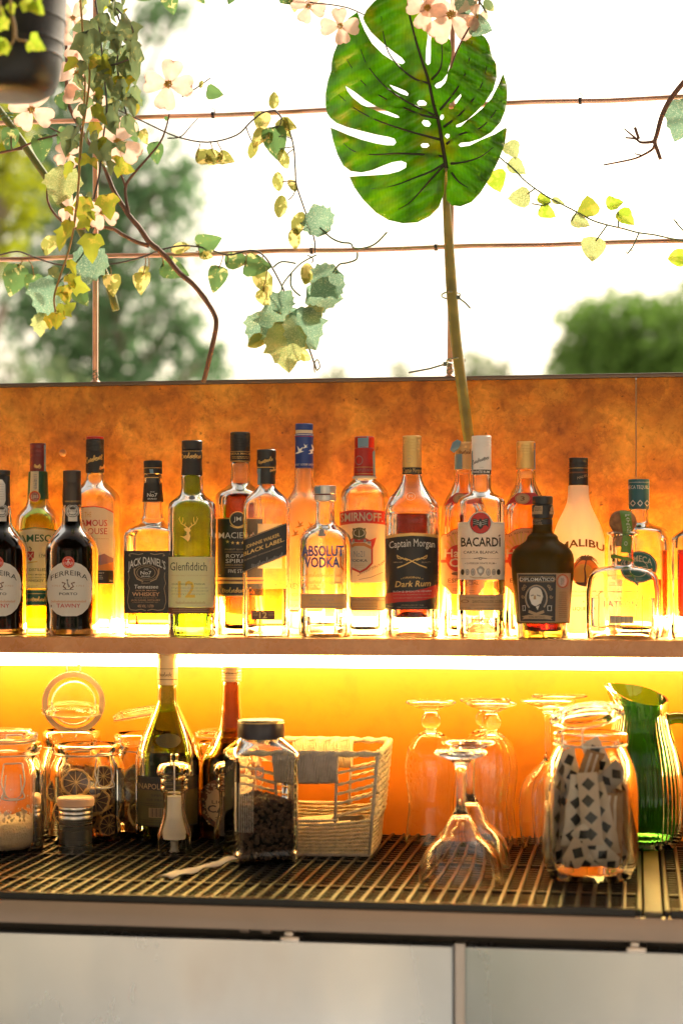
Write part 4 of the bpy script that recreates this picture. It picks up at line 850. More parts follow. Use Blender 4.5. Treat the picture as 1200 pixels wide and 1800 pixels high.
# 18 round tequila flask with cork ball
B = Bottle('tequila_flask', 'squat clear tequila flask with a round cork stopper and a green ribbon', F9, 402, YF - .004)
B.body([(112, 836), (119, 842), (119, 852), (100, 864), (84, 880), (82, 1000), (84, 1070), (110, 1092, 2, 95), (180, 1105, 3, 130), (236, 1140, 4, 160), (262, 1190, 4.5, 172), (276, 1300, 4.5, 176), (277, 1560, 4.5, 176), (268, 1632, 4, 168)], G_CLEAR, 1330, L_CLEAR, t=.004, tb=.016, punt=.003)
B.lathe('cork', [(20, 672), (58, 684), (86, 710), (101, 745), (103, 765), (96, 795), (80, 820), (70, 834), (76, 842), (74, 920), (68, 945)], M_CORK)
q = Print(F9); q.poly('lime', [(378, 676), (462, 676), (474, 840), (474, 850), (462, 998), (384, 990), (404, 850)]); q.text('paper', 'PATRON', 424, 452, 705, 715, 0); q.items = q.items[:1]
for i, ch in enumerate('PATRON'): q.text('paper', ch, 420 + i * 3, 452 + i * 2, 706 + i * 22, 722 + i * 22, .0)
q.ell('paper', 424, 924, 12, 16, hole=.7)
rp = [(30, 672), (60, 684), (88, 710), (104, 745), (106, 765), (99, 795), (94, 820), (92, 834), (90, 870), (87, 900), (86, 1000)]
B.label(q, 'ribbon', 2.0, prof=B.skin(rp), off=.0012)
q = Print(F9); q.poly('lime', [(313, 1005), (345, 1005), (400, 1020), (470, 1036), (478, 1062), (400, 1046), (345, 1034), (313, 1036)]); B.label(q, 'ribbon', 2.0, prof=B.skin([(90, 990), (92, 1070), (95, 1080)]), off=.0015)
q = Print(F9); q.poly('faint', [(278, 1180), (296, 1164), (476, 1164), (494, 1180), (494, 1222), (476, 1238), (296, 1238), (278, 1222)], [[(284, 1182), (298, 1169), (474, 1169), (488, 1182), (488, 1220), (474, 1233), (298, 1233), (284, 1220)]]).text('faint', 'TEQUILA', 318, 448, 1178, 1196, .01).text('faint', '100% DE AGAVE', 300, 474, 1208, 1224, .01)
q.poly('sand', [(222, 1300), (245, 1282), (525, 1282), (548, 1300), (548, 1570), (528, 1586), (242, 1586), (222, 1570)], [[(228, 1302), (248, 1288), (522, 1288), (542, 1302), (542, 1568), (524, 1580), (246, 1580), (228, 1568)]]).text('lilac', 'PATRON', 262, 510, 1352, 1398, .01).line('lilac', [(470, 1346), (486, 1336)], 6).text('lilac', 'SILVER', 336, 428, 1322, 1338, .0).rect('cream', 304, 1464, 482, 1520)
for i in range(20): q.rect('grey', 310 + i * 8.4, 1466, 310 + i * 8.4 + (2 + (i * 7) % 4), 1516)
q.line('lime', [(455, 1146), (490, 1180)], 12).line('teal', [(480, 1200), (516, 1236)], 16)
B.label(q, 'lettering')
# 19 tequila with teal sleeve
B = Bottle('tequila_bottle', 'yellow tequila bottle with a teal neck sleeve and a round green label', F9, 522, YB)
B.body([(66, 660), (70, 672), (72, 740), (80, 768), (120, 785), (180, 805), (214, 830), (226, 880), (230, 940), (236, 1590), (230, 1600)], G_CLEAR, 1190, L_WHISKY)
B.lathe('neck_sleeve', [(74, 440), (79, 444), (77, 560), (75, 664)], C_TEAL); q = Print(F9); q.text('silver', 'MECA TEQUILA', 430, 612, 488, 514, .01)
for i in range(15): q.poly('silver', [(452 + i * 10, 470), (457 + i * 10, 460), (462 + i * 10, 470), (457 + i * 10, 466)])
for X in (478, 532, 584): q.poly('silver', [(X, 596), (X + 22, 622), (X, 648), (X - 22, 622)], [[(X, 606), (X + 14, 622), (X, 638), (X - 14, 622)]])
B.label(q, 'lettering', prof=B.capprof); tape(B, [(594, 440), (600, 440), (600, 668), (595, 668)], B.capprof)
q = Print(F9); q.ell('teal', 520, 1100, 138, 118).ell('cream', 520, 1100, 128, 110, hole=.975).ell('cream', 520, 1112, 70, 62, hole=.92).text('cream', 'OLMECA', 408, 620, 1046, 1092, .02, 32).ell('yellow', 616, 1118, 8, 9).lines('cream', 480, 590, 1090, 1130, 3, 4)
B.label(q)
# 20 red spirit at the right edge
B = Bottle('liqueur_bottle', 'clear bottle of red liqueur at the edge of the shelf behind the tequila flask', F9, 975, YM)
B.body([(80, 700), (82, 760), (100, 800), (150, 835, 3), (185, 860, 4), (205, 900, 5), (210, 960, 5), (210, 1580, 5), (204, 1612, 5)], G_CLEAR, 970, L_RED, t=.006, tb=.03)
B.lathe('cap', [(82, 560), (88, 566), (88, 700)], C_BLACK)
q = Print(F9); q.line('black', [(812, 960), (814, 890), (826, 862), (850, 848), (900, 842)], 14); B.label(q, 'black_band')

# ------------------------------------------------------------------ things on the counter
L1 = (0, 1120, 4.092); L2 = (220, 1120, 3.529); L3 = (480, 1220, 4.615); L4 = (680, 1200, 4.286); L5 = (900, 1180, 4.0)
def on_counter(name, label, frame, cx, ybase, r, cat, group=None, turn=0.0):
    """ybase = y of the front of the base, r = base radius (zoomed px)"""
    px = frame[0] + cx / frame[2]; g_ = G(px, frame[1] + ybase / frame[2], COUNTER_Z)
    rad = r / frame[2] * depth(g_) / FPX
    return Bottle(name, label, frame, cx, g_.y + rad, COUNTER_Z + .0004, turn, group, cat)
M_WIREZ = mat('bright_wire', (0.55, 0.53, 0.52), 0.3, 0.9)
M_GASKET = mat('cream_gasket', (0.72, 0.55, 0.38), 0.6, transl=0.2)
J_CLEAR = glass('jar_glass', (0.985, 0.99, 0.975), 1.31)
J_GREEN = glass('jar_glass_greenish', (0.93, 0.97, 0.86), 1.31)
def wire(parent, pts, r=0.0011, m=None, name='wire', sub=3):
    b = MB(); b.tube(smooth_pts(pts, sub), r, 7); return b.build(name, m or M_WIREZ, parent, angle=None)
def clasp(B, x, y, h, w_, prof=None):
    """wire bail on the front of a jar, drawn in the jar's frame"""
    pr = B.prof
    f = lambda a, b, o: Vector(B.surf(B.fx + a / B.k, B.fy + b / B.k, o))
    wire(B.o, [f(x - w_ * .5, y + h * .12, .004), f(x - w_ * .48, y, .006), f(x, y - 2, .007), f(x + w_ * .48, y, .006), f(x + w_ * .5, y + h * .12, .004)], .0010, name='clasp')
    wire(B.o, [f(x - w_ * .5, y + h * .05, .004), f(x - w_ * .62, y + h * .5, .009), f(x - w_ * .5, y + h * .75, .009), f(x - w_ * .6, y + h * .95, .010), f(x, y + h, .010), f(x + w_ * .6, y + h * .95, .010), f(x + w_ * .5, y + h * .75, .009), f(x + w_ * .62, y + h * .5, .009), f(x + w_ * .5, y + h * .05, .004)], .0011, name='clasp')
    wire(B.o, [f(x - w_ * .38, y + h * .3, .005), f(x - w_ * .4, y + h * .9, .007), f(x + w_ * .4, y + h * .9, .007), f(x + w_ * .38, y + h * .3, .005)], .0009, name='clasp')
def hoop(B, y, extra=.0012, r=.0010, name='wire_hoop'):
    pts = []
    for k in range(41):
        a = 2 * math.pi * k / 40; z = (B.yb - B.fy - y / B.k) * B.sc
        R = [q for q in B.prof]; rr = min(R, key=lambda q: abs(q[2] - z)); pts.append(((rr[0] + extra) * math.cos(a), (rr[1] + extra) * math.sin(a), z))
    b = MB(); b.tube(pts[:-1], r, 6, closed=True); return b.build(name, M_WIREZ, B.o, angle=None)
def lid(B, name, R, tilt, at, m=None, gasket=True, yawl=0.0, tilty=0.0):
    """glass lid with a seat ring and gasket, lathed, then tilted about x; at = local centre"""
    e = 2; h = R * .16
    rings = [(R * .05, R * .05, h * 1.5, e), (R * .6, R * .6, h * 1.45, e), (R * .8, R * .8, h * 1.3, e), (R * .86, R * .86, h * .9, e), (R * .97, R * .97, h * .75, e), (R, R, h * .5, e), (R, R, -h * .1, e), (R * .96, R * .96, -h * .25, e),
             (R * .80, R * .80, -h * .25, e), (R * .78, R * .78, -h * .7, e), (R * .70, R * .70, -h * .75, e), (R * .69, R * .69, h * .3, e), (R * .6, R * .6, h * .75, e), (R * .05, R * .05, h * .85, e)]
    mb = MB(); mb.rings(rings[::-1], 48); o = mb.build(name, m or J_CLEAR, B.o, angle=50)
    o.rotation_euler = (tilt, tilty, yawl); o.location = at
    if gasket:
        g2 = MB(); n = 56; pr_ = [(R * .99, -h * .28), (R * .99, -h * .5), (R * .79, -h * .55), (R * .79, -h * .30)]
        vs = [(a * math.cos(2 * math.pi * k / n), a * math.sin(2 * math.pi * k / n), z) for a, z in pr_ for k in range(n)]
        fs = [(i * n + k, i * n + (k + 1) % n, ((i + 1) % 4) * n + (k + 1) % n, ((i + 1) % 4) * n + k) for i in range(4) for k in range(n)]
        g2.add(vs, fs); g2.build('gasket', M_GASKET, o)
    return o
def blobs(B, mb, n, rmax, z0, z1, size, seed, squash=1.0):
    rg = random.Random(seed)
    for _ in range(n):
        a = rg.uniform(0, 6.283); r = rmax * math.sqrt(rg.random()); c = Vector((r * math.cos(a), r * math.sin(a), rg.uniform(z0, z1)))
        nrm = Vector((rg.gauss(0, 1), rg.gauss(0, 1), rg.gauss(0, 1))).normalized(); u = nrm.orthogonal().normalized(); v = nrm.cross(u); k = 7; s_ = size * rg.uniform(.6, 1.2)
        vs = [c + nrm * s_ * .25 * rg.uniform(0, 1)] + [c + (u * math.cos(i / k * 6.283) + v * math.sin(i / k * 6.283)) * s_ * rg.uniform(.6, 1.1) + nrm * rg.uniform(-.25, .1) * s_ for i in range(k)]
        mb.add(vs, [(0, 1 + i, 1 + (i + 1) % k) for i in range(k)])
# --- flour jar at the left edge
B = on_counter('clip_jar', 'clip top glass jar half full of cream coloured powder, at the left edge', L1, 36, 1562, 240, 'jar', 'glass jars on the counter')
B.body([(236, 742), (262, 752), (264, 790), (258, 812), (242, 826), (240, 850), (252, 890), (272, 930), (284, 990), (286, 1080), (286, 1440), (276, 1510), (252, 1550), (236, 1566)], J_CLEAR, t=.0035, tb=.008)
lid(B, 'lid', 236 / 4.092 * B.sc, 0, (0, 0, (B.yb - 1120 - 715 / 4.092) * B.sc))
hoop(B, 836); clasp(B, 94, 885, 250, 130)
wire(B.o, [B.surf(L1[0] + a / 4.092, L1[1] + b / 4.092, .002) for a, b in ((40, 712), (48, 690), (60, 685), (150, 685), (160, 695), (164, 712))], .0010, name='lid_handle')
n = 40; pw = MB(); zc = lambda y: (B.yb - 1120 - y / 4.092) * B.sc; rr = 276 / 4.092 * B.sc - .0036
R = [(rr * .02, rr * .02, zc(1300), 2), (rr * .5, rr * .5, zc(1285), 2), (rr * .8, rr * .8, zc(1315), 2), (rr, rr, zc(1330), 2), (rr * 1.01, rr * 1.01, zc(1440), 2), (rr * .96, rr * .96, zc(1505), 2), (rr * .88, rr * .88, .0085, 2)]
pw.rings(R, n); o = pw.build('powder', mat('cream_powder', (0.66, 0.52, 0.36), 0.9, bump=0.6, bscale=400, var=.12, vscale=120), B.o, angle=None)
for v in o.data.vertices:
    if v.co.z > zc(1400): v.co.z += .006 * mnoise.noise(v.co * 40) + .003 * mnoise.noise(v.co * 110)
st = MB(); rg = random.Random(4)      # powder stuck to the glass
for i in range(150):
    a = rg.uniform(3.3, 6.2); z = zc(1300) + abs(rg.gauss(0, .02)); q = rg.uniform(.0005, .0028); r_ = rr + .0003
    c = Vector((r_ * math.cos(a), r_ * math.sin(a), z)); u = Vector((-math.sin(a), math.cos(a), 0)); nn = -Vector((math.cos(a), math.sin(a), 0))
    vs = [c + nn * .0004] + [c + (u * math.cos(k) + UP * math.sin(k) * 1.4) * q * rg.uniform(.6, 1.2) for k in (0, 1.05, 2.1, 3.14, 4.2, 5.25)]
    st.add(vs, [(0, 1 + k, 1 + (k + 1) % 6) for k in range(6)])
st.build('stuck_powder', MAT['cream_powder'], B.o)
# --- dried citrus jar with its lid standing open
def citrus(mb, c, nrm, r, rg):
    nrm = nrm.normalized(); u = nrm.orthogonal().normalized(); v = nrm.cross(u); n = 26; wob = [1 + .05 * math.sin(i * .9 + rg.random() * 6) for i in range(n)]
    cir = lambda k, h: [c + (u * math.cos(2 * math.pi * i / n) + v * math.sin(2 * math.pi * i / n)) * r * k * wob[i] + nrm * h for i in range(n)]
    th = .0018
    ring = cir(1, -th) + cir(1.03, 0) + cir(1, th) + cir(.88, th * 1.1) + cir(.86, 0) + cir(.88, -th * 1.1)
    mb['rind'].add(ring, [(i * n + k, i * n + (k + 1) % n, ((i + 1) % 6) * n + (k + 1) % n, ((i + 1) % 6) * n + k) for i in range(6) for k in range(n)])
    d = cir(.88, .0003) + cir(.88, -.0003); mb['flesh'].add(d, [tuple(range(n)), tuple(range(2 * n - 1, n - 1, -1))])
    m = 10
    for k in range(m):
        a = 2 * math.pi * k / m + .2; w0 = .0005
        for h in (.0006, -.0006):
            dr = u * math.cos(a) + v * math.sin(a); pp = nrm.cross(dr)
            mb['rind'].add([c + dr * r * .06 + pp * w0 + nrm * h, c + dr * r * .9 + pp * w0 * .9 + nrm * h, c + dr * r * .9 - pp * w0 * .9 + nrm * h, c + dr * r * .06 - pp * w0 + nrm * h], [(0, 1, 2, 3)])
    for h in (.0007, -.0007): mb['rind'].add([c + (u * math.cos(i) + v * math.sin(i)) * r * .09 + nrm * h for i in (0, 1.05, 2.1, 3.14, 4.2, 5.25)], [tuple(range(6))])
def fruit(B, items, seed, extra, rmax, z0, z1, rs, M_f):
    rg = random.Random(seed); mb = {'rind': MB(), 'flesh': MB()}
    for (x, y, r, yy) in items:
        z = (B.yb - B.fy - y / B.k) * B.sc; X = (x / B.k + B.fx - B.cxp) * B.sc
        citrus(mb, Vector((X, yy, z)), Vector((rg.uniform(-.25, .25) + X * 6, -1, rg.uniform(-.2, .3))), r / B.k * B.sc, rg)
    for _ in range(extra):
        a = rg.uniform(0, 6.283); r = rmax * math.sqrt(rg.random()); citrus(mb, Vector((r * math.cos(a), r * math.sin(a), rg.uniform(z0, z1))), Vector((rg.gauss(0, .7), -1, rg.gauss(0, .9))), rs * rg.uniform(.8, 1.1), rg)
    o = mb['flesh'].build('dried_citrus', M_f, B.o, False); mb['rind'].build('rind', mat('citrus_rind', (0.62, 0.40, 0.16), 0.7, var=.25, vscale=200, transl=.2), o, angle=40); return o
M_CITRUS = mat('dried_flesh', (0.075, 0.035, 0.022), 0.45, bump=.5, bscale=300, var=.4, vscale=160, transl=.12)
JB = [(222, 766), (234, 774), (236, 800), (226, 826), (222, 846), (240, 885), (258, 930), (265, 990), (265, 1380), (256, 1440), (236, 1470), (222, 1482)]
B = on_counter('clip_jar', 'glass jar of dark dried citrus slices with its round lid standing open', L1, 628, 1484, 222, 'jar', 'glass jars on the counter')
B.body(JB, J_CLEAR, t=.0033, tb=.008); hoop(B, 836, .0014, .0013); clasp(B, 752, 822, 235, 110)
fruit(B, [(548, 1022, 98, -.040), (690, 1150, 98, -.043), (790, 1335, 80, -.032), (745, 985, 80, -.030), (815, 1130, 80, -.020), (430, 1090, 90, -.02), (450, 950, 70, -.02), (480, 1240, 95, -.036), (560, 1330, 90, -.040)], 6, 26, .036, .022, .082, .021, M_CITRUS)
o = lid(B, 'lid', 229 / 4.092 * B.sc, math.pi / 2 - .10, ((530 / 4.092 - B.cxp) * B.sc, .058, (B.yb - 1120 - 490 / 4.092) * B.sc))
wire(B.o, [((x / 4.092 - B.cxp) * B.sc, .05, (B.yb - 1120 - y / 4.092) * B.sc) for x, y in ((482, 262), (484, 212), (492, 206), (570, 212), (578, 218), (578, 266))], .0012, name='lid_handle')
wire(B.o, [((x / 4.092 - B.cxp) * B.sc, yy, (B.yb - 1120 - y / 4.092) * B.sc) for x, y, yy in ((450, 740, .05), (450, 700, .056), (545, 706, .058), (545, 750, .054))], .0012, name='hinge')
# --- three more jars along the back
def back_jar(label, cxpx, half, ytop, ybase, tilt, seed, kind, tilty=0.0):
    F = (cxpx, ytop, 1.0); h = ybase - ytop
    B = on_counter('clip_jar', label, F, 0, h, half * .84, 'jar', 'glass jars on the counter')
    B.body([(half * .80, h * .16), (half * .88, h * .18), (half * .88, h * .24), (half * .82, h * .28), (half * .92, h * .36), (half, h * .46), (half, h * .86), (half * .93, h * .96), (half * .84, h)], J_GREEN, t=.0033, tb=.008)
    r = half * .90 * B.sc; lid(B, 'lid', r, tilt, (0, .0 + (.02 if tilt else 0), (h * (.865 + (.08 if tilt or tilty else 0))) * B.sc), yawl=0.1, tilty=tilty); hoop(B, h * .29)
    if kind == 'citrus': fruit(B, [], seed, 20, half * .62 * B.sc, .02, h * .52 * B.sc, half * .42 * B.sc, mat('pale_citrus', (0.42, 0.20, 0.05), 0.5, var=.3, vscale=90, transl=.3))
    else:
        mb = MB(); blobs(B, mb, 320, half * .86 * B.sc, .012, h * (.5 if kind == 'peel' else .22) * B.sc, .009, seed); mb.build('dried_peel', mat('dried_peel', (0.30, 0.11, 0.03), 0.7, var=.4, vscale=100, transl=.2), B.o, False)
    return B
back_jar('glass jar of dried orange peel behind the open round lid', 126, 58, 1246, 1474, 0.12, 3, 'peel')
back_jar('glass jar of pale dried fruit with a tilted lid beside the tall green bottle', 254, 62, 1252, 1476, -0.10, 5, 'citrus', tilty=-.16)
back_jar('glass jar with a closed lid between the two tall counter bottles', 386, 48, 1270, 1474, 0.0, 8, 'low')
# --- steel shaker
B = on_counter('shaker', 'small steel shaker with a peach plastic lid in front of the citrus jar', L1, 546, 1546, 118, 'shaker')
s_ = B.lathe('body', [(122, 1212), (124, 1220), (124, 1236), (119, 1246), (123, 1256), (123, 1266), (118, 1276), (122, 1288), (122, 1306), (119, 1312), (119, 1530), (113, 1545)], steel('shaker_steel', (0.80, 0.78, 0.76), 0.27, (1, 1, 60)), .003)
B.prof = B.capprof; B.lathe('lid', [(100, 1147), (126, 1150), (134, 1160), (134, 1206), (128, 1213)], mat('peach_plastic', (0.70, 0.42, 0.27), 0.45))
# --- two tall bottles
B = on_counter('brandy_bottle', 'tall green brandy bottle with a pale gold cap and a dark label', L2, 264, 1284, 190, 'bottle', 'bottles on the counter')
B.body([(58, 290), (62, 300), (66, 400), (82, 445), (118, 520), (158, 605), (188, 690), (198, 740), (200, 790), (200, 1230), (196, 1270), (186, 1284)], glass('brandy_green', (0.26, 0.38, 0.03)), 702, glass('brandy_liquid', (0.10, 0.035, 0.008), 1.22))
B.lathe('cap', [(60, 42), (66, 47)] + capridges(66, 52, 130, 4) + [(62, 140), (64, 160), (64, 294)], mat('pale_gold_cap', (0.76, 0.56, 0.28), 0.35, 0.35)); q = Print(L2); q.script('brown', 212, 290, 238, 16, 4, 2).rect('brown', 196, 192, 330, 195).rect('brown', 196, 258, 330, 262); B.label(q, 'lettering', prof=B.capprof)
q = Print(L2); q.poly('dark', [(78, 846), (450, 846), (450, 1150), (78, 1150)]).text('sand', 'NAPOLEON', 88, 300, 888, 922, .02).rect('olive', 82, 928, 446, 1142).text('dark', 'SPIRIT', 164, 262, 952, 966, .01).text('dark', 'OF FRANCE', 138, 296, 980, 994, .01).rect('sand', 150, 1036, 256, 1094)
for i in range(16): q.rect('dark', 153 + i * 6.2, 1038, 153 + i * 6.2 + (1.5 + (i * 5) % 4), 1090)
q.lines('dark', 96, 230, 1004, 1026, 2, 3); q.lines('dark', 96, 280, 1104, 1130, 2, 3); B.label(q)
q = Print(L2); q.ell('olive', 268, 628, 78, 44); B.label(q, 'medallion')
B = on_counter('liqueur_bottle', 'brown coffee liqueur bottle with a long neck and a round bean label', L2, 660, 1272, 184, 'bottle', 'bottles on the counter')
B.body([(54, 272), (58, 284), (60, 340), (66, 440), (72, 510), (86, 575), (116, 635), (152, 690), (182, 740), (192, 800), (192, 1230), (188, 1262), (180, 1272)], glass('brown_glass', (0.36, 0.24, 0.03)), 645, glass('coffee_liqueur', (0.06, 0.016, 0.008), 1.22))
B.lathe('cap', [(58, 180), (63, 185)] + capridges(63, 188, 276, 5), MAT['pale_gold_cap']); q = Print(L2); q.lines('brown', 612, 712, 214, 230, 1, 5); B.label(q, 'lettering', prof=B.capprof)
q = Print(L2); q.ell('brown', 630, 1012, 178, 158); rg = random.Random(2)
for i in range(150):
    a = rg.uniform(0, 6.28); r = rg.uniform(.66, .97); q.ell('sand' if i % 3 else 'dark', 630 + 178 * r * math.cos(a), 1012 + 158 * r * math.sin(a), 8, 6, 8)
q.ell('sand', 630, 1020, 128, 118).text('dark', 'LICOR', 540, 690, 988, 1008, .015).text('dark', 'CAFE', 514, 700, 1018, 1062, .03).text('dark', 'DE', 600, 630, 960, 974, .01).lines('dark', 560, 680, 1084, 1112, 2, 4); B.label(q)
# --- salt and pepper mills
ACR = glass('acrylic', (0.98, 0.985, 0.98), 1.15)
def mill(label, cx, ybase, k, fillmat, fill0):
    y = lambda v: ybase - (1352 - v) * k
    B = on_counter('spice_mill', label, L2, cx, ybase, 100 * k, 'spice mill', 'clear mills on the counter')
    pr = [(70, 962), (67, 1010), (66, 1050), (76, 1120), (98, 1190), (108, 1230), (109, 1260), (109, 1348), (106, 1352)]
    B.body([(a * k, y(b)) for a, b in pr], ACR, t=.004, tb=.024, name='body', step=.003)
    B.lathe('collar', [(a * k, y(b)) for a, b in [(80, 872), (84, 880), (88, 898), (80, 914), (88, 936), (82, 955), (70, 961)]], ACR, .002, track=False)
    B.lathe('head', [(a * k, y(b)) for a, b in [(38, 769), (85, 783), (106, 812), (110, 832), (102, 858), (88, 871)]], ACR, .002, track=False)
    B.lathe('knob', [(a * k, y(b)) for a, b in [(20, 720), (26, 728), (26, 750), (21, 768)]], ACR, .002, track=False)
    B.lathe('spindle', [(6 * k, y(775)), (6 * k, y(962)), (6 * k, y(1236))], M_WIREZ, .05, track=False)
    B.lathe('filling', [(a * k, y(b)) for a, b in [(20, fill0 - 6), (50, fill0), (50, 1050), (58, 1120), (74, 1180), (82, 1230), (78, 1248)]], fillmat, .004, track=False)
    B.lathe('grinder', [(a * k, y(b)) for a, b in [(30, 1262), (26, 1300), (40, 1345)]], mat('grey_plastic', (0.35, 0.33, 0.3), 0.5), .004, track=False); return B
mill('clear mill filled with white salt in front of the green bottle', 306, 1354, 1.0, mat('salt', (0.90, 0.86, 0.80), 0.8, bump=.8, bscale=700, transl=.3), 986)
mill('clear mill of dark pepper half hidden behind the peppercorn jar', 648, 1327, .96, mat('pepper_fill', (0.05, 0.035, 0.03), 0.7, bump=1, bscale=500, var=.5, vscale=300), 1000)
# --- peppercorn jar
B = on_counter('spice_jar', 'square plastic jar of black peppercorns with a dark lid', L2, 842, 1416, 205, 'jar', None, turn=.30)
B.body([(142, 600), (146, 630, 2), (152, 642, 2.4), (185, 680, 4), (207, 720, 6), (208, 748, 6), (200, 762, 6), (200, 1290, 6), (194, 1304, 6), (201, 1318, 6), (203, 1330, 6), (203, 1400, 6), (196, 1416, 6)], glass('pet_plastic', (0.97, 0.975, 0.965), 1.31), t=.0012, tb=.004, name='jar')
B.lathe('lid', [(134, 512), (144, 518), (146, 526), (146, 618), (142, 626)], mat('dark_lid', (0.028, 0.020, 0.026), 0.35), rib=0)
q = Print(L2); q.rect('gold', 690, 514, 1000, 528); B.label(q, 'lid_glow', prof=B.capprof)  # gold band paints the strip's light on the lid's top edge
q = Print(L2); q.frame('grey', 745, 785, 798, 845, 8).line('grey', [(756, 800), (786, 806), (758, 824), (788, 834)], 6)
for X in range(640, 730, 11): q.rect('frost', X, 880, X + 2.5, 1180)
B.label(q, 'embossing')
rg = random.Random(9); pb = MB(); a_ = 190 / 3.529 * B.sc - .004; ztop = (B.yb - 1120 - 1000 / 3.529) * B.sc; pr_ = .0031
ico = bmesh.new(); bmesh.ops.create_icosphere(ico, subdivisions=1, radius=1); iv = [v.co.copy() for v in ico.verts]; ifs = [[v.index for v in f.verts] for f in ico.faces]; ico.free()
core = MB(); core.rings([(a_ * .9, a_ * .9, .006, 6), (a_ * .92, a_ * .92, ztop - .008, 6)], 32); 
core.build('peppercorn_heap', mat('pepper_core', (0.02, 0.014, 0.011), 0.9), B.o)
for i in range(2100):
    z = rg.uniform(.006, ztop); f = rg.random()
    if f < .8:
        t = rg.uniform(-1, 1) * a_ * .97; s_ = rg.choice((-1, 1)); x, y_ = (t, s_ * a_ * rg.uniform(.93, 1.0)) if rg.random() < .5 else (s_ * a_ * rg.uniform(.93, 1.0), t)
    else: x, y_, z = rg.uniform(-1, 1) * a_ * .95, rg.uniform(-1, 1) * a_ * .95, ztop - .006 + rg.uniform(0, .006)
    z += .004 * math.sin(x * 90 + 1) * (z / ztop); r_ = pr_ * rg.uniform(.75, 1.1)
    pb.add([Vector((x, y_, z)) + v * r_ * rg.uniform(.85, 1.08) for v in iv], ifs)
o = pb.build('peppercorns', mat('peppercorn', (0.11, 0.065, 0.042), 0.5, var=.6, vscale=250), B.o); o['kind'] = 'stuff'
# --- rope basket
M_ROPE = mat('cream_rope', (0.80, 0.66, 0.45), 0.85, bump=.5, bscale=500, var=.15, vscale=140, transl=.12)
M_ROPE2 = mat('grey_rope', (0.50, 0.42, 0.36), 0.85, bump=.5, bscale=500, var=.15, vscale=140)
fr_ = G(641, 1505, COUNTER_Z); w2 = .172; dpt = .185
bk = thing('rope_basket', 'cream rope basket with open handles beside the goblets', 'basket', (fr_.x - w2 / 2, fr_.y + dpt / 2, COUNTER_Z + .001), YAW * .35)
H = .140; fl = .013      # flare
def side(t, z):
    """t 0..4 round the four corners (front left, front right, back right, back left); z 0..1"""
    k = int(t) % 4; f = t - int(t); e = fl * z; hx = w2 / 2 + e; hy = dpt / 2 + e * .8
    C4 = [(-hx, -hy), (hx, -hy), (hx, hy), (-hx, hy)]; a = C4[k]; b = C4[(k + 1) % 4]
    bow = -.004 * math.sin(math.pi * f); d = (b[1] - a[1], -(b[0] - a[0])); l = math.hypot(*d)
    sag = -.010 * math.sin(math.pi * f) * (1 if k in (0, 2) else 0) * (1 - z) * z * 3
    return Vector((a[0] + (b[0] - a[0]) * f - d[0] / l * bow, a[1] + (b[1] - a[1]) * f - d[1] / l * bow, H * z + sag))
def rope(b, pts, r, tw=900):
    """a twisted two-strand rope"""
    pts = [Vector(p) for p in pts]; L = 0; off = []
    for i, p in enumerate(pts):
        if i: L += (p - pts[i - 1]).length
        t = (pts[min(i + 1, len(pts) - 1)] - pts[max(i - 1, 0)]).normalized(); u = t.orthogonal().normalized() if abs(t.z) > .9 else t.cross(UP).normalized(); v = t.cross(u); off.append((u, v, L))
    for ph in (0, math.pi): b.tube([p + (u * math.cos(l * tw + ph) + v * math.sin(l * tw + ph)) * r * .55 for p, (u, v, l) in zip(pts, off)], r * .62, 5)
def run(t0, t1, z, n=60): return [side(t0 + (t1 - t0) * i / n, z) for i in range(n + 1)]
b = MB(); zs = [.022, .062, .102, .142, .182, .222, .262, .302, .342]
for z in zs: rope(b, run(0, 4, z, 240), .0030)
b.build('lower_weave', M_ROPE, bk, angle=None)
b = MB(); rope(b, run(0, 4, 1.0, 260), .0052); b.build('rim', M_ROPE, bk, angle=None)
b = MB()
for t in (0, 1, 2, 3): b.tube([side(t + .0001, 0), side(t + .0001, .5), side(t + .0001, 1)], .0026, 6)
for t in (.28, .72, 2.28, 2.72): b.tube([side(t, .36), side(t, 1)], .0022, 6)
b.tube(run(0, 4, 0.0, 60), .003, 6, closed=False); b.build('frame', M_ROPE2, bk, angle=None)
rgb = random.Random(5); b = MB(); b_front = MB(); b_back = MB()
for z in (.44, .55, .66, .77, .88):       # loose strands beside the handle openings, front and back
    for s0, s1 in ((0, .28), (.72, 1), (2, 2.28), (2.72, 3)): 
        dz = rgb.uniform(-.03, .03); P0 = [side(s0 + (s1 - s0) * i / 10, z + dz + (.06 * (i / 10 - .5) if s0 in (.72, 2.72) else -.06 * (i / 10 - .5))) for i in range(11)]; rope(b_front if s0 < 2 else b_back, P0, .0021)
for z in (.385,):
    for s0, s1 in ((.26, .74), (2.26, 2.74)): rope(b_front if s0 < 2 else b_back, run(s0, s1, z, 24), .0030)
for b in (b_front, b_back): b.build('side_strand', M_ROPE, bk, angle=None)
for t0 in (1, 3):        # knotted ends: dense short strands
    b = MB()
    for z in [.36 + .066 * i for i in range(10)]:
        pts = [side(t0 + i / 34, z + .028 * math.sin(i * 1.35 + z * 40)) + Vector(((1 if t0 == 1 else -1) * .0035 * math.cos(i * 1.35 + z * 40), 0, 0)) for i in range(35)]; b.tube(pts, .0030, 5)
    b.build('end_weave', M_ROPE, bk, angle=None)
for s0, m_ in ((0.28, M_ROPE2), (2.28, M_ROPE)):
    b = MB()
    for i in range(34):
        t = s0 + .44 * i / 33; pts = []
        for k in range(13):
            a = 2 * math.pi * k / 12; z = .885 + .135 * math.cos(a); p = side(t + .006 * math.sin(a * 2 + i), z); p.y += .0048 * math.sin(a) ; pts.append(p)
        b.tube(pts, .0019, 5)
    b.build('handle', m_, bk, angle=None)
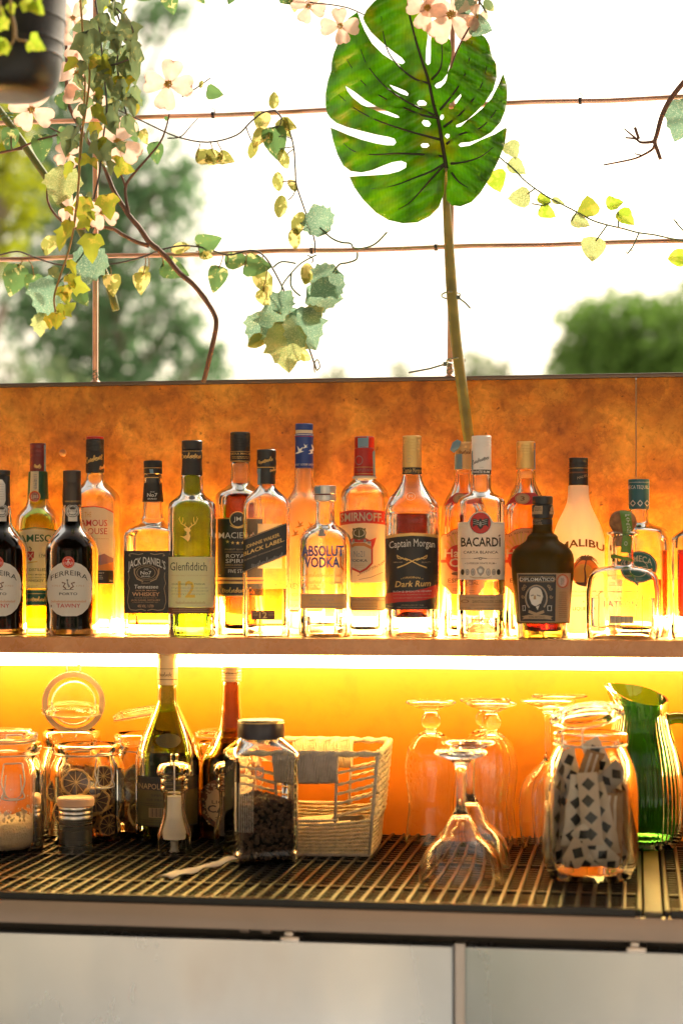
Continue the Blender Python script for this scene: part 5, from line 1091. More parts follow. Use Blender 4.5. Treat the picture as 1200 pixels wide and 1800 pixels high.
# folded papers and a dark scoop lying in the basket
pp = MB(); 
for i in range(5): pp.box((-.07 + .004 * i, -.07, .006 + .004 * i), (.066 - .003 * i, .055 - .004 * i, .0093 + .004 * i), b=.0006)
o = pp.build('napkin_stack', mat('napkin', (0.62, 0.47, 0.33), 0.85), None); o.location = bk.location; o.rotation_euler = (0.0, -.10, bk.rotation_euler.z + .1); tag(o, 'pale folded napkins lying in the rope basket', 'napkins')
o.location.z += .010
pb = MB(); pb.rings([(.002, .002, 0, 2), (.02, .014, .0005, 2.4), (.024, .017, .006, 2.4), (.020, .013, .012, 2.4), (.004, .003, .015, 2.4)], 24); o = pb.build('dark_scoop', mat('dark_plastic', (0.05, 0.03, 0.02), 0.5), None)
o.location = bk.location + Vector((.052, -.02, .034)); tag(o, 'small dark scoop resting on the napkins in the basket', 'scoop')
# --- upturned glasses
W_CLEAR = glass('thin_glass', (0.992, 0.994, 0.99), 1.4)
def inverted(name, label, frame, cx, ybase, rows, foot, group, t=.0014, rib=0, ribd=0.0):
    """glass standing on its rim; rows top (foot) to rim, as (half, y); the bowl is hollow from the row 'foot' on"""
    B = on_counter(name, label, frame, cx, ybase, rows[-1][0], 'glass', group)
    R = B.skin(rows, .003); zf = (B.yb - B.fy - foot / B.k) * B.sc
    R = [r for r in R if r[2] > .0012]; a, b, z, e = R[-1]; R += [(a, b, .0006, 2)]
    inner = [(r[0] - t, r[1] - t, r[2], 2) for r in R if r[2] < zf]
    a0 = inner[0]; inner = [(a0[0] * .05, a0[1] * .05, a0[2] + .002, 2), (a0[0] * .6, a0[1] * .6, a0[2] + .0015, 2)] + inner
    mb = MB(); ring = R + inner[::-1]; mb.rings(ring[::-1], 56, rib=rib, ribd=ribd)
    mb.build('goblet_glass', W_CLEAR, B.o, angle=50); return B
GOB = [(170, 130), (190, 140), (191, 150), (150, 172), (80, 196), (52, 212), (46, 226), (58, 242), (72, 275), (72, 300), (58, 332), (42, 346), (40, 356), (60, 366), (110, 395), (158, 460), (186, 540), (197, 620), (194, 700), (178, 830), (172, 920), (176, 1010), (190, 1120), (206, 1232)]
def gob(label, cx, dy, k=1.0):
    return inverted('upturned_goblet', label, L4, cx, 1245 + dy, [(a, 1238 + dy - (1238 - b) * k) for a, b in GOB], 390 + dy, 'upturned goblets by the back panel', rib=24, ribd=.004)
gob('upturned knobbed goblet nearest the rope basket', 330, 0)
gob('upturned knobbed goblet whose foot overlaps the one behind it', 786, 12)
gob('rearmost upturned knobbed goblet half hidden behind another goblet', 738, -16, 1.0)
BAL = [(176, 196), (196, 205), (196, 213), (130, 232), (60, 262), (30, 300), (22, 360), (20, 520), (24, 600), (46, 640), (100, 690), (160, 760), (192, 840), (202, 930), (200, 1040), (186, 1180), (174, 1270)]
inverted('upturned wineglass', 'upturned balloon wineglass directly left of the sachet jar', L5, 246, 1280, BAL, 650, 'upturned wineglasses')
inverted('upturned wineglass', 'upturned balloon wineglass hidden behind the sachet jar', L5, 330, 1240, [(a, b - 36) for a, b in BAL], 615, 'upturned wineglasses')
for o in bpy.data.objects:
    if o.name.startswith('upturned wineglass'): o.name = 'upturned_wineglass'
COU = [(180, 505), (200, 520), (200, 532), (140, 560), (80, 590), (52, 615), (40, 650), (34, 700), (33, 860), (38, 930), (60, 985), (100, 1050), (132, 1110), (150, 1160), (190, 1190), (245, 1240), (288, 1310), (312, 1400), (322, 1500), (320, 1550)]
inverted('upturned_coupe', 'front upturned coupe glass on the rubber mat', L4, 555, 1556, COU, 1010, 'upturned coupes', .003)
inverted('upturned_coupe', 'rear upturned coupe glass tucked behind the front one', L4, 625, 1432, [(a * .95, 1428 - (1550 - b) * .955) for a, b in COU], 918, 'upturned coupes', .003)
# --- sachet jar
B = on_counter('clip_jar', 'big glass jar of paper sugar sachets with its lid ajar', L5, 545, 1490, 235, 'jar', 'glass jars on the counter')
B.body([(240, 424), (258, 432), (260, 476), (258, 498), (246, 510), (250, 530), (268, 580), (298, 650), (322, 740), (334, 850), (336, 960), (336, 1260), (322, 1350), (290, 1420), (262, 1460), (240, 1490)], glass('sachet_jar_glass', (0.97, 0.975, 0.93), 1.2), t=.0026, tb=.008)
hoop(B, 512, .0014, .0013)
lid(B, 'lid', 262 / 4 * B.sc, -.33, (-.004, -.004, (B.yb - 1180 - 322 / 4) * B.sc), yawl=0.0, tilty=-.14, gasket=False)
for X in (358, 492): wire(B.o, [((x / 4 + 900 - B.cxp) * B.sc, yy, (B.yb - 1180 - y / 4) * B.sc) for x, y, yy in ((X + 18, 372, -.055), (X, 392, -.062), (X + 2, 440, -.064), (X, 500, -.066), (X + 30, 512, -.066))], .0011, name='hinge')
M_SACH = mat('sachet_paper', (0.72, 0.64, 0.58), 0.75, var=.12, vscale=90, transl=.25); M_SACHB = mat('sachet_kraft', (0.34, 0.19, 0.10), 0.7, var=.15, vscale=80)
M_SA3 = [M_SACH, mat('sachet_paper_shade', (0.44, 0.40, 0.38), .75, transl=.25), mat('sachet_paper_half_shade', (0.68, 0.55, 0.45), .75, transl=.25)]  # darker tones put shading between sachets into their paper colour
M_DIA = mat('sachet_black', (0.012, 0.011, 0.011), 0.6)
JR = B.prof
def keep(p):
    z = max(.018, p.z); r = (-.006 if z < .028 else 0) + min(JR, key=lambda q: abs(q[2] - z))[0] - .0038; l = math.hypot(p.x, p.y); k = min(1, r / max(l, 1e-6))
    if l * k > r * .97: k *= 1 - .0
    return Vector((p.x * k, p.y * k, z))
def sachet(c, ang, tilt, yw, L, Wd, kraft, parent):
    """thin filled paper stick with its printing; local x = width, z = length"""
    M_ = Matrix.Translation(c) @ Matrix.Rotation(yw, 4, 'Z') @ Matrix.Rotation(tilt, 4, 'X') @ Matrix.Rotation(ang, 4, 'Y')
    b = MB(); nx, nz = 6, 14
    def pt(i, j, s_):
        u = i / nx * 2 - 1; v = j / nz * 2 - 1; bul = .0035 * (1 - u * u) * max(0, 1 - (abs(v) * 1.05) ** 6) + .0002
        return keep(M_ @ Vector((u * Wd / 2, -s_ * bul + .0012 * math.sin(v * 7 + ang * 9), v * L / 2)))
    vs = [pt(i, j, s_) for s_ in (1, -1) for j in range(nz + 1) for i in range(nx + 1)]; K = (nx + 1) * (nz + 1)
    fs = []
    for s_ in (0, 1):
        for j in range(nz):
            for i in range(nx):
                q = [s_ * K + j * (nx + 1) + i, s_ * K + j * (nx + 1) + i + 1, s_ * K + (j + 1) * (nx + 1) + i + 1, s_ * K + (j + 1) * (nx + 1) + i]; fs.append(q if s_ == 0 else q[::-1])
    b.add(vs, fs); o = b.build('sachet', M_SACHB if kraft else M_SA3[int(abs(c.x * 7919 + c.z * 3301)) % 3 if False else int(abs(ang) * 37) % 3], parent, angle=None)
    p = MB()
    def patch(poly, s_):
        A_, B_, C_, D_ = [Vector(q) for q in poly]; out = []; N = 4
        for j in range(N + 1):
            for i in range(N + 1):
                q = A_.lerp(B_, i / N).lerp(D_.lerp(C_, i / N), j / N); u, v = q
                bul = .0035 * (1 - u * u) * max(0, 1 - (abs(v) * 1.05) ** 6) + .0007; out.append(keep(M_ @ Vector((u * Wd / 2, -s_ * bul + .0012 * math.sin(v * 7 + ang * 9), v * L / 2))))
        p.add(out, [(j * 5 + i, j * 5 + i + 1, j * 5 + i + 6, j * 5 + i + 5) for j in range(N) for i in range(N)])
    for s_ in (1, -1):
        if kraft:
            for u in (-.55, .1):
                for k in range(12): v = -.93 + k * .155; patch([(u, v), (u + .26, v), (u + .26, v + .155), (u, v + .155)], s_)
        else:
            for k in range(4):
                v = -.69 + k * .46; u0 = .08 if k % 2 else -.10
                patch([(u0 - .66, v), (u0, v - .185), (u0 + .66, v), (u0, v + .185)], s_)
    p.build('print', M_SACH if kraft else M_DIA, o, False)
z5 = lambda y: (B.yb - 1180 - y / 4) * B.sc; x5 = lambda x: (x / 4 + 900 - B.cxp) * B.sc
for (x, y, a, tl, yw, kr, dp) in ((440, 960, .10, .10, .5, 0, -.030), (545, 940, -.08, .03, -.15, 0, -.040), (640, 1010, -.22, .10, -.5, 0, -.032), (705, 1085, .03, .02, -.3, 1, -.032), (780, 1080, -.05, .04, -1.0, 1, -.010), (480, 1200, .55, -.25, .2, 0, -.034), (600, 1220, -.75, .2, -.2, 0, -.036),
        (640, 790, .85, .2, -.4, 0, -.010), (400, 1150, -.22, .15, 1.0, 0, -.012), (350, 980, -.06, .05, 1.3, 0, .004), (500, 790, .28, .3, .3, 1, .0), (600, 850, -.15, -.2, -.6, 0, .012), (450, 1000, .15, .1, .6, 1, .024), (700, 900, -.35, .2, -.8, 0, .018), (560, 1310, 1.3, .3, .1, 0, -.028), (420, 780, -.35, .2, .6, 0, .006), (720, 1230, -.4, .15, -.9, 0, .006), (420, 1290, 1.0, .2, .4, 0, .0), (300, 1080, .05, .05, 1.2, 0, -.014), (330, 860, -.12, .1, .9, 0, -.004), (800, 880, .15, .1, -1.1, 0, -.006), (820, 1150, -.1, .05, -1.25, 0, -.002), (330, 1230, .5, .1, .9, 0, -.008), (770, 1280, -.9, .1, -.9, 0, -.010), (640, 700, -.5, .2, .3, 0, .006)):
    sachet(Vector((x5(x), dp, z5(y))), a, tl, yw, .092 if abs(a) < .6 else .075, .026, kr, B.o)
# --- green jug
B = on_counter('glass_jug', 'green ribbed glass jug with a curled handle behind the sachet jar', L5, 905, 1258, 170, 'jug')
GJ = glass('jug_glass', (0.10, 0.42, 0.07), 1.4); GH = glass('jug_handle_glass', (0.05, 0.20, 0.02), 1.4)
R = B.skin([(186, 165), (188, 190), (190, 230), (193, 300), (210, 400), (256, 550), (290, 700), (308, 880), (306, 1040), (286, 1150), (226, 1230), (165, 1256)], .004)
t = .0028; R = [r for r in R if r[2] > .002]; R += [(R[-1][0] * .97, R[-1][1] * .97, .0006, 2)]
inner = [(r[0] - t, r[1] - t, r[2], 2) for r in R if r[2] > .011]; inner += [(inner[-1][0] * .9, inner[-1][1] * .9, .009, 2), (inner[-1][0] * .05, inner[-1][1] * .05, .009, 2)]
mb = MB(); mb.rings(inner[::-1] + R + [(R[-1][0] * .5, R[-1][1] * .5, .0012, 2), (R[-1][0] * .05, R[-1][1] * .05, .0014, 2)], 208)
zt_ = R[0][2]; vv = []
for (x, y_, z) in mb.v:
    a = math.atan2(y_, x); rr_ = math.hypot(x, y_); f = max(0, min(1, (zt_ - .016 - z) / .02)) * max(0, min(1, z / .01))
    g_ = 1 + .013 * f * math.cos(52 * a); up = max(0, (z - zt_ + .035) / .035); sp = max(0, math.cos(a - math.pi + .25)) ** 6
    x, y_ = x * g_, y_ * g_; x += -.016 * sp * up ** 1.5; z += (.004 * sp - .008 * math.cos(a) + .010 * math.sin(a)) * up
    vv.append((x, y_, z))
mb.v = vv; mb.build('body', GJ, B.o, angle=60)
hz = lambda x, y_: Vector(((x / 4 + 900 - B.cxp) * B.sc, 0, (B.yb - 1180 - y_ / 4) * B.sc))
pts = smooth_pts([hz(*p) for p in [(1092, 470), (1075, 505), (1048, 480), (1044, 420), (1070, 360), (1120, 328), (1190, 326), (1250, 365), (1285, 450), (1290, 560), (1265, 680), (1220, 780), (1160, 850), (1130, 905), (1160, 940), (1190, 930)]], 6)
mb = MB(); mb.tube(pts, [.0085 - .003 * min(1, i / 12) * 0 for i in range(len(pts))], 12); mb.build('handle', GH, B.o, angle=None)
# --- paper sachet lying on the mat
a = G(289, 1543, COUNTER_Z); c = G(409, 1521, COUNTER_Z); d = c - a; n = 24; mb = MB(); pn = Vector((-d.y, d.x, 0)).normalized()
top = []; bot = []
for i in range(n + 1):
    f = i / n; hw = .0125 * (1 - .5 * math.exp(-((f - .58) / .10) ** 2)) * (1 - .35 * f); lift = .0015 + .010 * f * f + .001 * math.sin(f * 5)
    for k in range(5):
        u = k / 4 * 2 - 1; p = a + d * f + pn * u * hw; rz_ = lift + .0022 * (1 - abs(u)) + .0016 * math.sin(f * 17 + u * 4) * u
        top.append(Vector((p.x, p.y, COUNTER_Z + rz_))); bot.append(Vector((p.x, p.y, COUNTER_Z + rz_ - .0009 - .0012 * (1 - abs(u)))))
vs = top + bot; K = len(top); fs = []
for i in range(n):
    for k in range(4):
        q = (i * 5 + k, (i + 1) * 5 + k, (i + 1) * 5 + k + 1, i * 5 + k + 1); fs.append(q); fs.append(tuple(K + x for x in q[::-1]))
for i in range(n):
    for k in (0, 4): q = (i * 5 + k, (i + 1) * 5 + k, K + (i + 1) * 5 + k, K + i * 5 + k); fs.append(q if k else q[::-1])
for i in (0, n):
    for k in range(4): q = (i * 5 + k, i * 5 + k + 1, K + i * 5 + k + 1, K + i * 5 + k); fs.append(q)
mb.add(vs, fs); tag(mb.build('paper_sachet', mat('white_paper', (0.80, 0.70, 0.58), 0.6, transl=.2), None, angle=None), 'crumpled white paper sachet lying on the rubber mat', 'paper sachet')

# ------------------------------------------------------------------ leaves
def leafmat(name, base, patch, transl, rough=0.45, amount=0.5, scale=120, var=.25):
    """leaf: base colour with paler variegated patches; thin, so light comes through"""
    m, t, b = newmat(name); tc = t.nodes.new('ShaderNodeTexCoord'); v = tc.outputs['Object']
    n = tnoise(t, v, scale, 4, 0.6, 0.4); n2 = tnoise(t, v, 14, 3)
    c1 = ramp(t, n2.outputs['Fac'], [(0.35, tuple(c * (1 - var) for c in base)), (0.65, tuple(c * (1 + var) for c in base))])
    f = ramp(t, n.outputs['Fac'], [(amount, (0, 0, 0)), (amount + .07, (1, 1, 1))])
    c = mixc(t, c1, patch, f); t.links.new(c, b.inputs['Base Color']); setp(b, Roughness=rough, Specular_IOR_Level=0.4)
    tr = t.nodes.new('ShaderNodeBsdfTranslucent'); t.links.new(c, tr.inputs['Color']); mx = t.nodes.new('ShaderNodeMixShader'); mx.inputs[0].default_value = transl
    t.links.new(b.outputs[0], mx.inputs[1]); t.links.new(tr.outputs[0], mx.inputs[2]); t.links.new(mx.outputs[0], t.nodes['Material Output'].inputs['Surface'])
    return m
M_POTHOS = leafmat('pothos_leaf', (0.10, 0.19, 0.06), (0.62, 0.56, 0.22), .5, amount=.56, scale=70)
M_POTHOSY = leafmat('pothos_leaf_yellow', (0.22, 0.22, 0.05), (0.66, 0.55, 0.2), .55, amount=.50, scale=70)
M_IVYD = leafmat('ivy_leaf_dark', (0.15, 0.20, 0.09), (0.34, 0.34, 0.13), .52, rough=.22, amount=.58, scale=60)
M_IVYY = leafmat('ivy_leaf_yellow', (0.27, 0.30, 0.03), (0.45, 0.34, 0.05), .55, amount=.55, scale=40)
M_GRAPE = leafmat('cloth_leaf', (0.15, 0.26, 0.17), (0.40, 0.48, 0.33), .5, rough=.6, amount=.54, scale=620)
M_GRAPEY = leafmat('cloth_leaf_pale', (0.28, 0.33, 0.12), (0.48, 0.47, 0.2), .58, rough=.6, amount=.5, scale=620)
M_LIME = leafmat('lime_leaf', (0.30, 0.42, 0.03), (0.42, 0.48, 0.06), .6, rough=.5, amount=.5, scale=90)
M_TWIG = mat('brown_twig', (0.13, 0.065, 0.045), 0.75, bump=.6, bscale=200, var=.3, vscale=60)
M_STEMG = mat('green_stem', (0.07, 0.12, 0.06), 0.5, var=.2, vscale=60); M_STEMY = mat('tan_stem', (0.36, 0.23, 0.08), 0.6, var=.2, vscale=60, transl=.2); M_STEMB = mat('dark_stem', (0.075, 0.065, 0.06), 0.6)
LEAF = {
 'heart': [(0, -.02), (.16, -.10), (.34, -.04), (.42, .16), (.38, .42), (.25, .68), (.10, .90), (0, 1.0)],
 'oval': [(0, 0), (.14, .06), (.27, .25), (.31, .48), (.25, .74), (.11, .93), (0, 1.0)],
 'ivy': [(0, 0), (.12, -.10), (.30, -.08), (.44, .12), (.56, .30), (.36, .38), (.30, .50), (.26, .68), (.12, .86), (0, 1.0)],
 'grape': [(0, .04), (.10, -.10), (.26, -.14), (.34, -.02), (.44, .02), (.52, .20), (.60, .26), (.54, .40), (.62, .56), (.46, .58), (.38, .66), (.36, .80), (.24, .82), (.14, .94), (0, 1.06)],
 'birch': [(0, 0), (.20, -.02), (.42, .08), (.50, .28), (.44, .50), (.36, .60), (.24, .80), (.10, .92), (0, 1.02)],
}
def leaf(mb, kind, base, ang, size, rg, pitch=0.0, roll=0.0, curl=.15, wide=1.0, m=None):
    """base at the petiole; ang in the wall plane, degrees (0 = tip pointing up, 90 = right, 180 = down)"""
    o = LEAF[kind]; a = math.radians(ang); right = []; left = []
    M_ = Matrix.Rotation(-a, 3, 'Y').inverted() if False else Matrix.Rotation(a, 3, 'Y')
    R = M_ @ Matrix.Rotation(pitch, 3, 'X') @ Matrix.Rotation(roll, 3, 'Z')
    j = [rg.uniform(.94, 1.06) for _ in o]
    K = 3; vs = []; fs = []; n = len(o); cup = rg.uniform(.1, .45); wv = rg.uniform(0, 6)
    for s_ in (1, -1):
        for i, (x, y) in enumerate(o):
            for k in range(1, K + 1):
                u = x * wide * k / K * j[i] * s_; v = y * (1 if k == K else (.92 * y + .04) / max(y, .05) if False else 1)
                h = -cup * abs(u) + curl * (y - .5) ** 2 * 1.2 - .05 * math.sin(y * 9 + wv) * abs(u) * 2
                vs.append(Vector((u, h, v)))
    mid = len(vs)
    for (x, y) in o: vs.append(Vector((0, .02 + curl * (y - .5) ** 2 * 1.2, y)))
    for sidx in (0, 1):
        for i in range(n - 1):
            for k in range(K):
                A0 = mid + i if k == 0 else sidx * n * K + i * K + k - 1; B0 = mid + i + 1 if k == 0 else sidx * n * K + (i + 1) * K + k - 1
                A1 = sidx * n * K + i * K + k; B1 = sidx * n * K + (i + 1) * K + k; q = (A0, A1, B1, B0); fs.append(q if sidx == 0 else q[::-1])
    mb.add([base + R @ (v * size) for v in vs], fs, m)
def pxm(px, Y): return depth(P(px, 400, Y)) / FPX
class Vine:
    """a plant with stem and leaves, traced in photo pixels at a real depth before the wall"""
    def __init__(s, name, label, origin, Y, cat='vine', group=None, seed=1):
        s.Y = Y; s.p = P(*origin, Y); s.o = thing(name, label, cat, s.p, 0, group); s.st = {}; s.lv = MB(); s.rg = random.Random(seed)
    def w(s, px, py, dy=0.0): return P(px, py, s.Y + dy) - s.p
    def stem(s, pts, r=.0011, m=None, sub=4, wob=.0):
        m = m or M_STEMG; b = s.st.setdefault(m.name, (MB(), m))[0]
        q = [s.w(p[0], p[1], p[2] if len(p) > 2 else 0) for p in pts]; q = smooth_pts(q, sub)
        if hasattr(r, '__len__'): rs = [r[0] + (r[1] - r[0]) * i / (len(q) - 1) for i in range(len(q))]
        else: rs = r * 1.4 if r < .0011 else r
        b.tube(q, rs, 7); return s
    def leaf(s, kind, px, py, ang, size, m, dy=0.0, pitch=None, roll=None, wide=1.0, curl=.15):
        rg = s.rg; leaf(s.lv, kind, s.w(px, py, dy), ang, size * pxm(px, s.Y), rg, rg.uniform(-.35, .35) if pitch is None else pitch, rg.uniform(-.45, .45) if roll is None else roll, curl, wide, m); return s
    def done(s, stemname='stem', leafname='leaves'):
        for i, (b, m) in enumerate(s.st.values()): b.build(stemname, m, s.o, angle=None)
        if s.lv.v: s.lv.build(leafname, None, s.o, angle=None)
        return s

# ------------------------------------------------------------------ monstera leaf on its stalk
def z4(p): return (540 + p[0] / 3.158, p[1] / 3.158)
OUT = [(560, -60), (500, -50), (430, -35), (370, 8), (328, 55), (308, 98), (318, 125), (352, 178), (415, 238), (478, 288), (525, 322), (541, 345), (526, 356), (482, 342), (420, 302), (358, 240), (318, 170), (294, 112), (278, 66),
 (232, 98), (192, 148), (170, 198), (167, 245), (145, 300), (134, 350), (133, 390), (113, 450), (101, 520), (101, 585), (110, 630), (128, 655), (160, 682), (220, 706), (300, 727), (380, 747), (450, 760), (482, 770), (492, 790), (480, 806), (440, 806), (380, 796), (300, 775), (220, 746), (165, 722), (128, 708),
 (142, 780), (168, 860), (198, 918), (240, 950), (300, 958), (360, 945), (420, 920), (470, 901), (520, 893), (549, 905), (546, 930), (510, 950), (450, 966), (380, 972), (300, 976), (233, 981),
 (260, 1040), (310, 1110), (380, 1180), (450, 1222), (530, 1240), (610, 1235), (680, 1200), (730, 1150), (755, 1080), (759, 1000), (766, 935), (774, 935), (778, 1000), (770, 1060), (772, 1112), (800, 1140), (850, 1146), (910, 1122), (960, 1070), (1010, 990), (1060, 890), (1095, 800), (1108, 702),
 (1040, 745), (960, 778), (900, 808), (850, 815), (838, 805), (850, 793), (900, 789), (960, 770), (1020, 735), (1070, 680), (1098, 610), (1108, 540), (1106, 470), (1085, 408), (1060, 470), (1020, 548), (970, 602), (925, 640), (885, 668), (850, 702), (826, 706), (826, 694), (860, 680), (890, 664), (935, 622), (985, 570), (1030, 500), (1050, 430), (1048, 360), (1017, 290), (1010, 250), (985, 205), (950, 172), (890, 155), (868, 165), (850, 230), (828, 290), (800, 350), (775, 412), (748, 448), (716, 464), (706, 476), (716, 490), (738, 486), (762, 462), (772, 440), (778, 400), (795, 340), (801, 280), (792, 225), (765, 188), (720, 168), (690, 172), (684, 230), (684, 300), (682, 350), (668, 362), (656, 345), (658, 280), (668, 200), (662, 140), (668, 90), (650, 30), (620, -30)]
HOLES = [[(212, 478), (262, 510), (320, 555), (380, 590), (440, 616), (500, 641), (511, 652), (490, 653), (430, 633), (360, 606), (300, 580), (250, 540), (222, 505)],
 [(455, 470), (500, 486), (545, 505), (560, 520), (556, 532), (520, 520), (480, 498)], [(608, 570), (620, 557), (645, 557), (662, 572), (656, 588), (635, 590), (615, 584)], [(634, 680), (645, 666), (670, 670), (685, 688), (675, 703), (650, 700)], [(628, 805), (640, 795), (668, 796), (676, 808), (662, 820), (636, 818)],
 [(736, 650), (742, 637), (754, 637), (757, 652), (748, 666), (738, 662)], [(783, 590), (790, 575), (815, 560), (850, 522), (853, 535), (830, 570), (805, 605), (788, 605)], [(762, 755), (772, 742), (788, 745), (790, 760), (775, 769)]]
MY = -0.085
mo = thing('monstera_stalk', 'big glossy split monstera leaf on a tall green stalk tied to the post', 'plant', P(822, 780, -0.035), 0)
ml = bpy.data.objects.new('tmp', None)
MIDRIB = [(555, -50), (560, 50), (585, 160), (610, 255), (640, 350), (672, 450), (700, 580), (728, 680), (745, 780), (765, 900), (770, 935)]
def rib_x(y):
    for (x0, y0), (x1, y1) in zip(MIDRIB, MIDRIB[1:]):
        if y0 <= y <= y1: return x0 + (x1 - x0) * (y - y0) / (y1 - y0)
    return MIDRIB[0][0] if y < -50 else 770
def lobe(x, y):
    """depth of the leaf surface before its plane: folded at the midrib, quilted between side veins, drooping at the edge"""
    d = x - rib_x(y); s_ = abs(d) / 500
    ph = (y + (d * .55 if d < 0 else -d * .75)) / 130
    q = .0055 * math.cos(ph * 6.283) * min(1, s_ * 4)
    return -(.012 + .055 * s_ - .085 * s_ * s_) + q + .010 * math.sin(y / 260) + (.02 * (y - 500) / 700)
def leafpt(x, y, off=0.0):
    a = z4((x, y)); return P(a[0], a[1], MY + lobe(x, y) + off) - mo.location
bm = bmesh.new(); loops = [OUT] + HOLES; allp = [p for l in loops for p in l]
tr = tessellate_polygon([[Vector((p[0], p[1], 0)) for p in l] for l in loops]); bv = [bm.verts.new((p[0], p[1], 0)) for p in allp]
for f in tr:
    try: bm.faces.new([bv[i] for i in f])
    except ValueError: pass
for ax, lo, hi in ((0, 100, 1110), (1, -60, 1240)):
    x = lo + 28
    while x < hi:
        co = [0, 0, 0]; no = [0, 0, 0]; co[ax] = x; no[ax] = 1
        bmesh.ops.bisect_plane(bm, geom=bm.verts[:] + bm.edges[:] + bm.faces[:], plane_co=co, plane_no=no); x += 28
bm.verts.index_update(); v2 = [v.co[:2] for v in bm.verts]; f2 = [[v.index for v in f.verts] for f in bm.faces]; bm.free()
N0 = len(v2); be = {}
for f in f2:
    for i in range(len(f)): e = (f[i], f[(i + 1) % len(f)]); be[e] = 1
mb = MB(); mb.add([leafpt(x, y, -.0004) for x, y in v2] + [leafpt(x, y, .0004) for x, y in v2], [tuple(f[::-1]) for f in f2] + [tuple(i + N0 for i in f) for f in f2] + [(a, b, b + N0, a + N0) for (a, b) in be if (b, a) not in be])
mm, t, b = newmat('monstera_leaf'); tc = t.nodes.new('ShaderNodeTexCoord'); v = tc.outputs['Object']
n1 = tnoise(t, v, 16, 5, .6); wv = t.nodes.new('ShaderNodeTexWave'); wv.inputs['Scale'].default_value = 60; wv.inputs['Distortion'].default_value = 6; wv.inputs['Detail'].default_value = 3; t.links.new(v, wv.inputs['Vector'])
c = ramp(t, n1.outputs['Fac'], [(0.3, (0.036, 0.085, 0.002)), (0.52, (0.078, 0.17, 0.004)), (.72, (0.15, 0.22, 0.006))])
c = mixc(t, c, ramp(t, wv.outputs['Fac'], [(0.0, (.9, .9, .9)), (.85, (1, 1, 1)), (1, (1.35, 1.3, 1.2))]), .4, 'MULTIPLY'); pn = tnoise(t, v, 22, 3, .5); c = mixc(t, c, (0.20, 0.125, 0.006), ramp(t, pn.outputs['Fac'], [(.56, (0, 0, 0)), (.70, (.45, .45, .45))])); t.links.new(c, b.inputs['Base Color']); setp(b, Roughness=.24, Specular_IOR_Level=.5)  # amber patches paint the warm strip reflection into the leaf colour
tr_ = t.nodes.new('ShaderNodeBsdfTranslucent'); hs2 = t.nodes.new('ShaderNodeHueSaturation'); hs2.inputs['Value'].default_value = 2.9; t.links.new(c, hs2.inputs['Color']); t.links.new(hs2.outputs[0], tr_.inputs['Color'])
mx = t.nodes.new('ShaderNodeMixShader'); mx.inputs[0].default_value = .5; t.links.new(b.outputs[0], mx.inputs[1]); t.links.new(tr_.outputs[0], mx.inputs[2]); t.links.new(mx.outputs[0], t.nodes['Material Output'].inputs['Surface'])
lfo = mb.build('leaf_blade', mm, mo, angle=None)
M_VEIN = mat('dark_vein', (0.028, 0.022, 0.008), 0.5)
vb = MB()
def vein(pts, r0, r1):
    q = smooth_pts([leafpt(x, y, -.0012) for x, y in pts], 4); vb.tube(q, [r0 + (r1 - r0) * i / (len(q) - 1) for i in range(len(q))], 6)
vein(MIDRIB, .0012, .0034)
for pts in ([(672, 462), (600, 440), (520, 380), (450, 290), (420, 180), (410, 90)], [(705, 640), (620, 600), (520, 545), (420, 470), (320, 340), (275, 185)], [(728, 655), (640, 640), (540, 600), (400, 530), (300, 450), (218, 330)], [(738, 775), (640, 750), (520, 715), (380, 665), (260, 600), (172, 525)],
            [(748, 868), (640, 858), (500, 852), (360, 858), (260, 840), (200, 797)], [(765, 905), (690, 950), (600, 985), (480, 1030), (355, 1048)], [(762, 915), (690, 990), (620, 1070), (560, 1130), (502, 1163)],
            [(690, 440), (735, 385), (748, 300), (742, 225)], [(735, 610), (810, 520), (870, 420), (900, 320), (912, 225)], [(755, 705), (840, 640), (920, 550), (970, 460), (995, 365)], [(770, 800), (850, 745), (950, 715), (1020, 650), (1075, 560)], [(795, 908), (870, 900), (960, 870), (1030, 818)], [(800, 960), (840, 1010), (890, 1040)]):
    vein(pts, .0019, .0005)
vb.build('vein', M_VEIN, mo, angle=None)
pt = [z4((770, 930)) + (MY - .005,), (783, 330, -.07), (788, 420, -.045), (794, 520, -.036), (801, 600, -.035), (810, 670, -.035), (819, 740, -.035), (826, 790, -.035)]
q = smooth_pts([P(a, b_, c_) - mo.location for a, b_, c_ in pt], 6); mb = MB(); mb.tube(q, [.0032 + .0052 * min(1, i / 16) for i in range(len(q))], 12)
mb.build('stalk', mat('monstera_stalk', (0.17, 0.15, 0.035), 0.45, var=.3, vscale=30), mo, angle=None)
# cable ties round stalk and post
M_TIE = mat('cable_tie', (0.10, 0.13, 0.10), 0.45)
def tie(px, py, tail, label):
    c = P(px, py, -.012); o = thing('cable_tie', label, 'cable tie', c, 0, 'cable ties on the stalk'); b = MB()
    pts = [(.0135 * math.cos(a), .034 * math.sin(a), .0015 * math.cos(a)) for a in [2 * math.pi * k / 28 for k in range(28)]]
    b.tube(pts, .0014, 6, closed=True); b.tube([P(*p_, Y_) - c for *p_, Y_ in tail], .0014, 6); h = P(tail[0][0], tail[0][1], tail[0][2]) - c; b.box((h.x - .003, h.y - .003, h.z - .003), (h.x + .003, h.y + .003, h.z + .003), b=.0006); b.build('strap', M_TIE, o, angle=40)
tie(801, 634, [(790, 632, -.05), (720, 655, -.09)] if False else [(782, 640, -.05), (755, 648, -.07), (718, 655, -.08)], 'pale green cable tie low on the monstera stalk with its tail to the left')
tie(792, 519, [(805, 523, -.05), (818, 533, -.055), (826, 542, -.05)], 'pale green cable tie higher on the monstera stalk with a short tail')

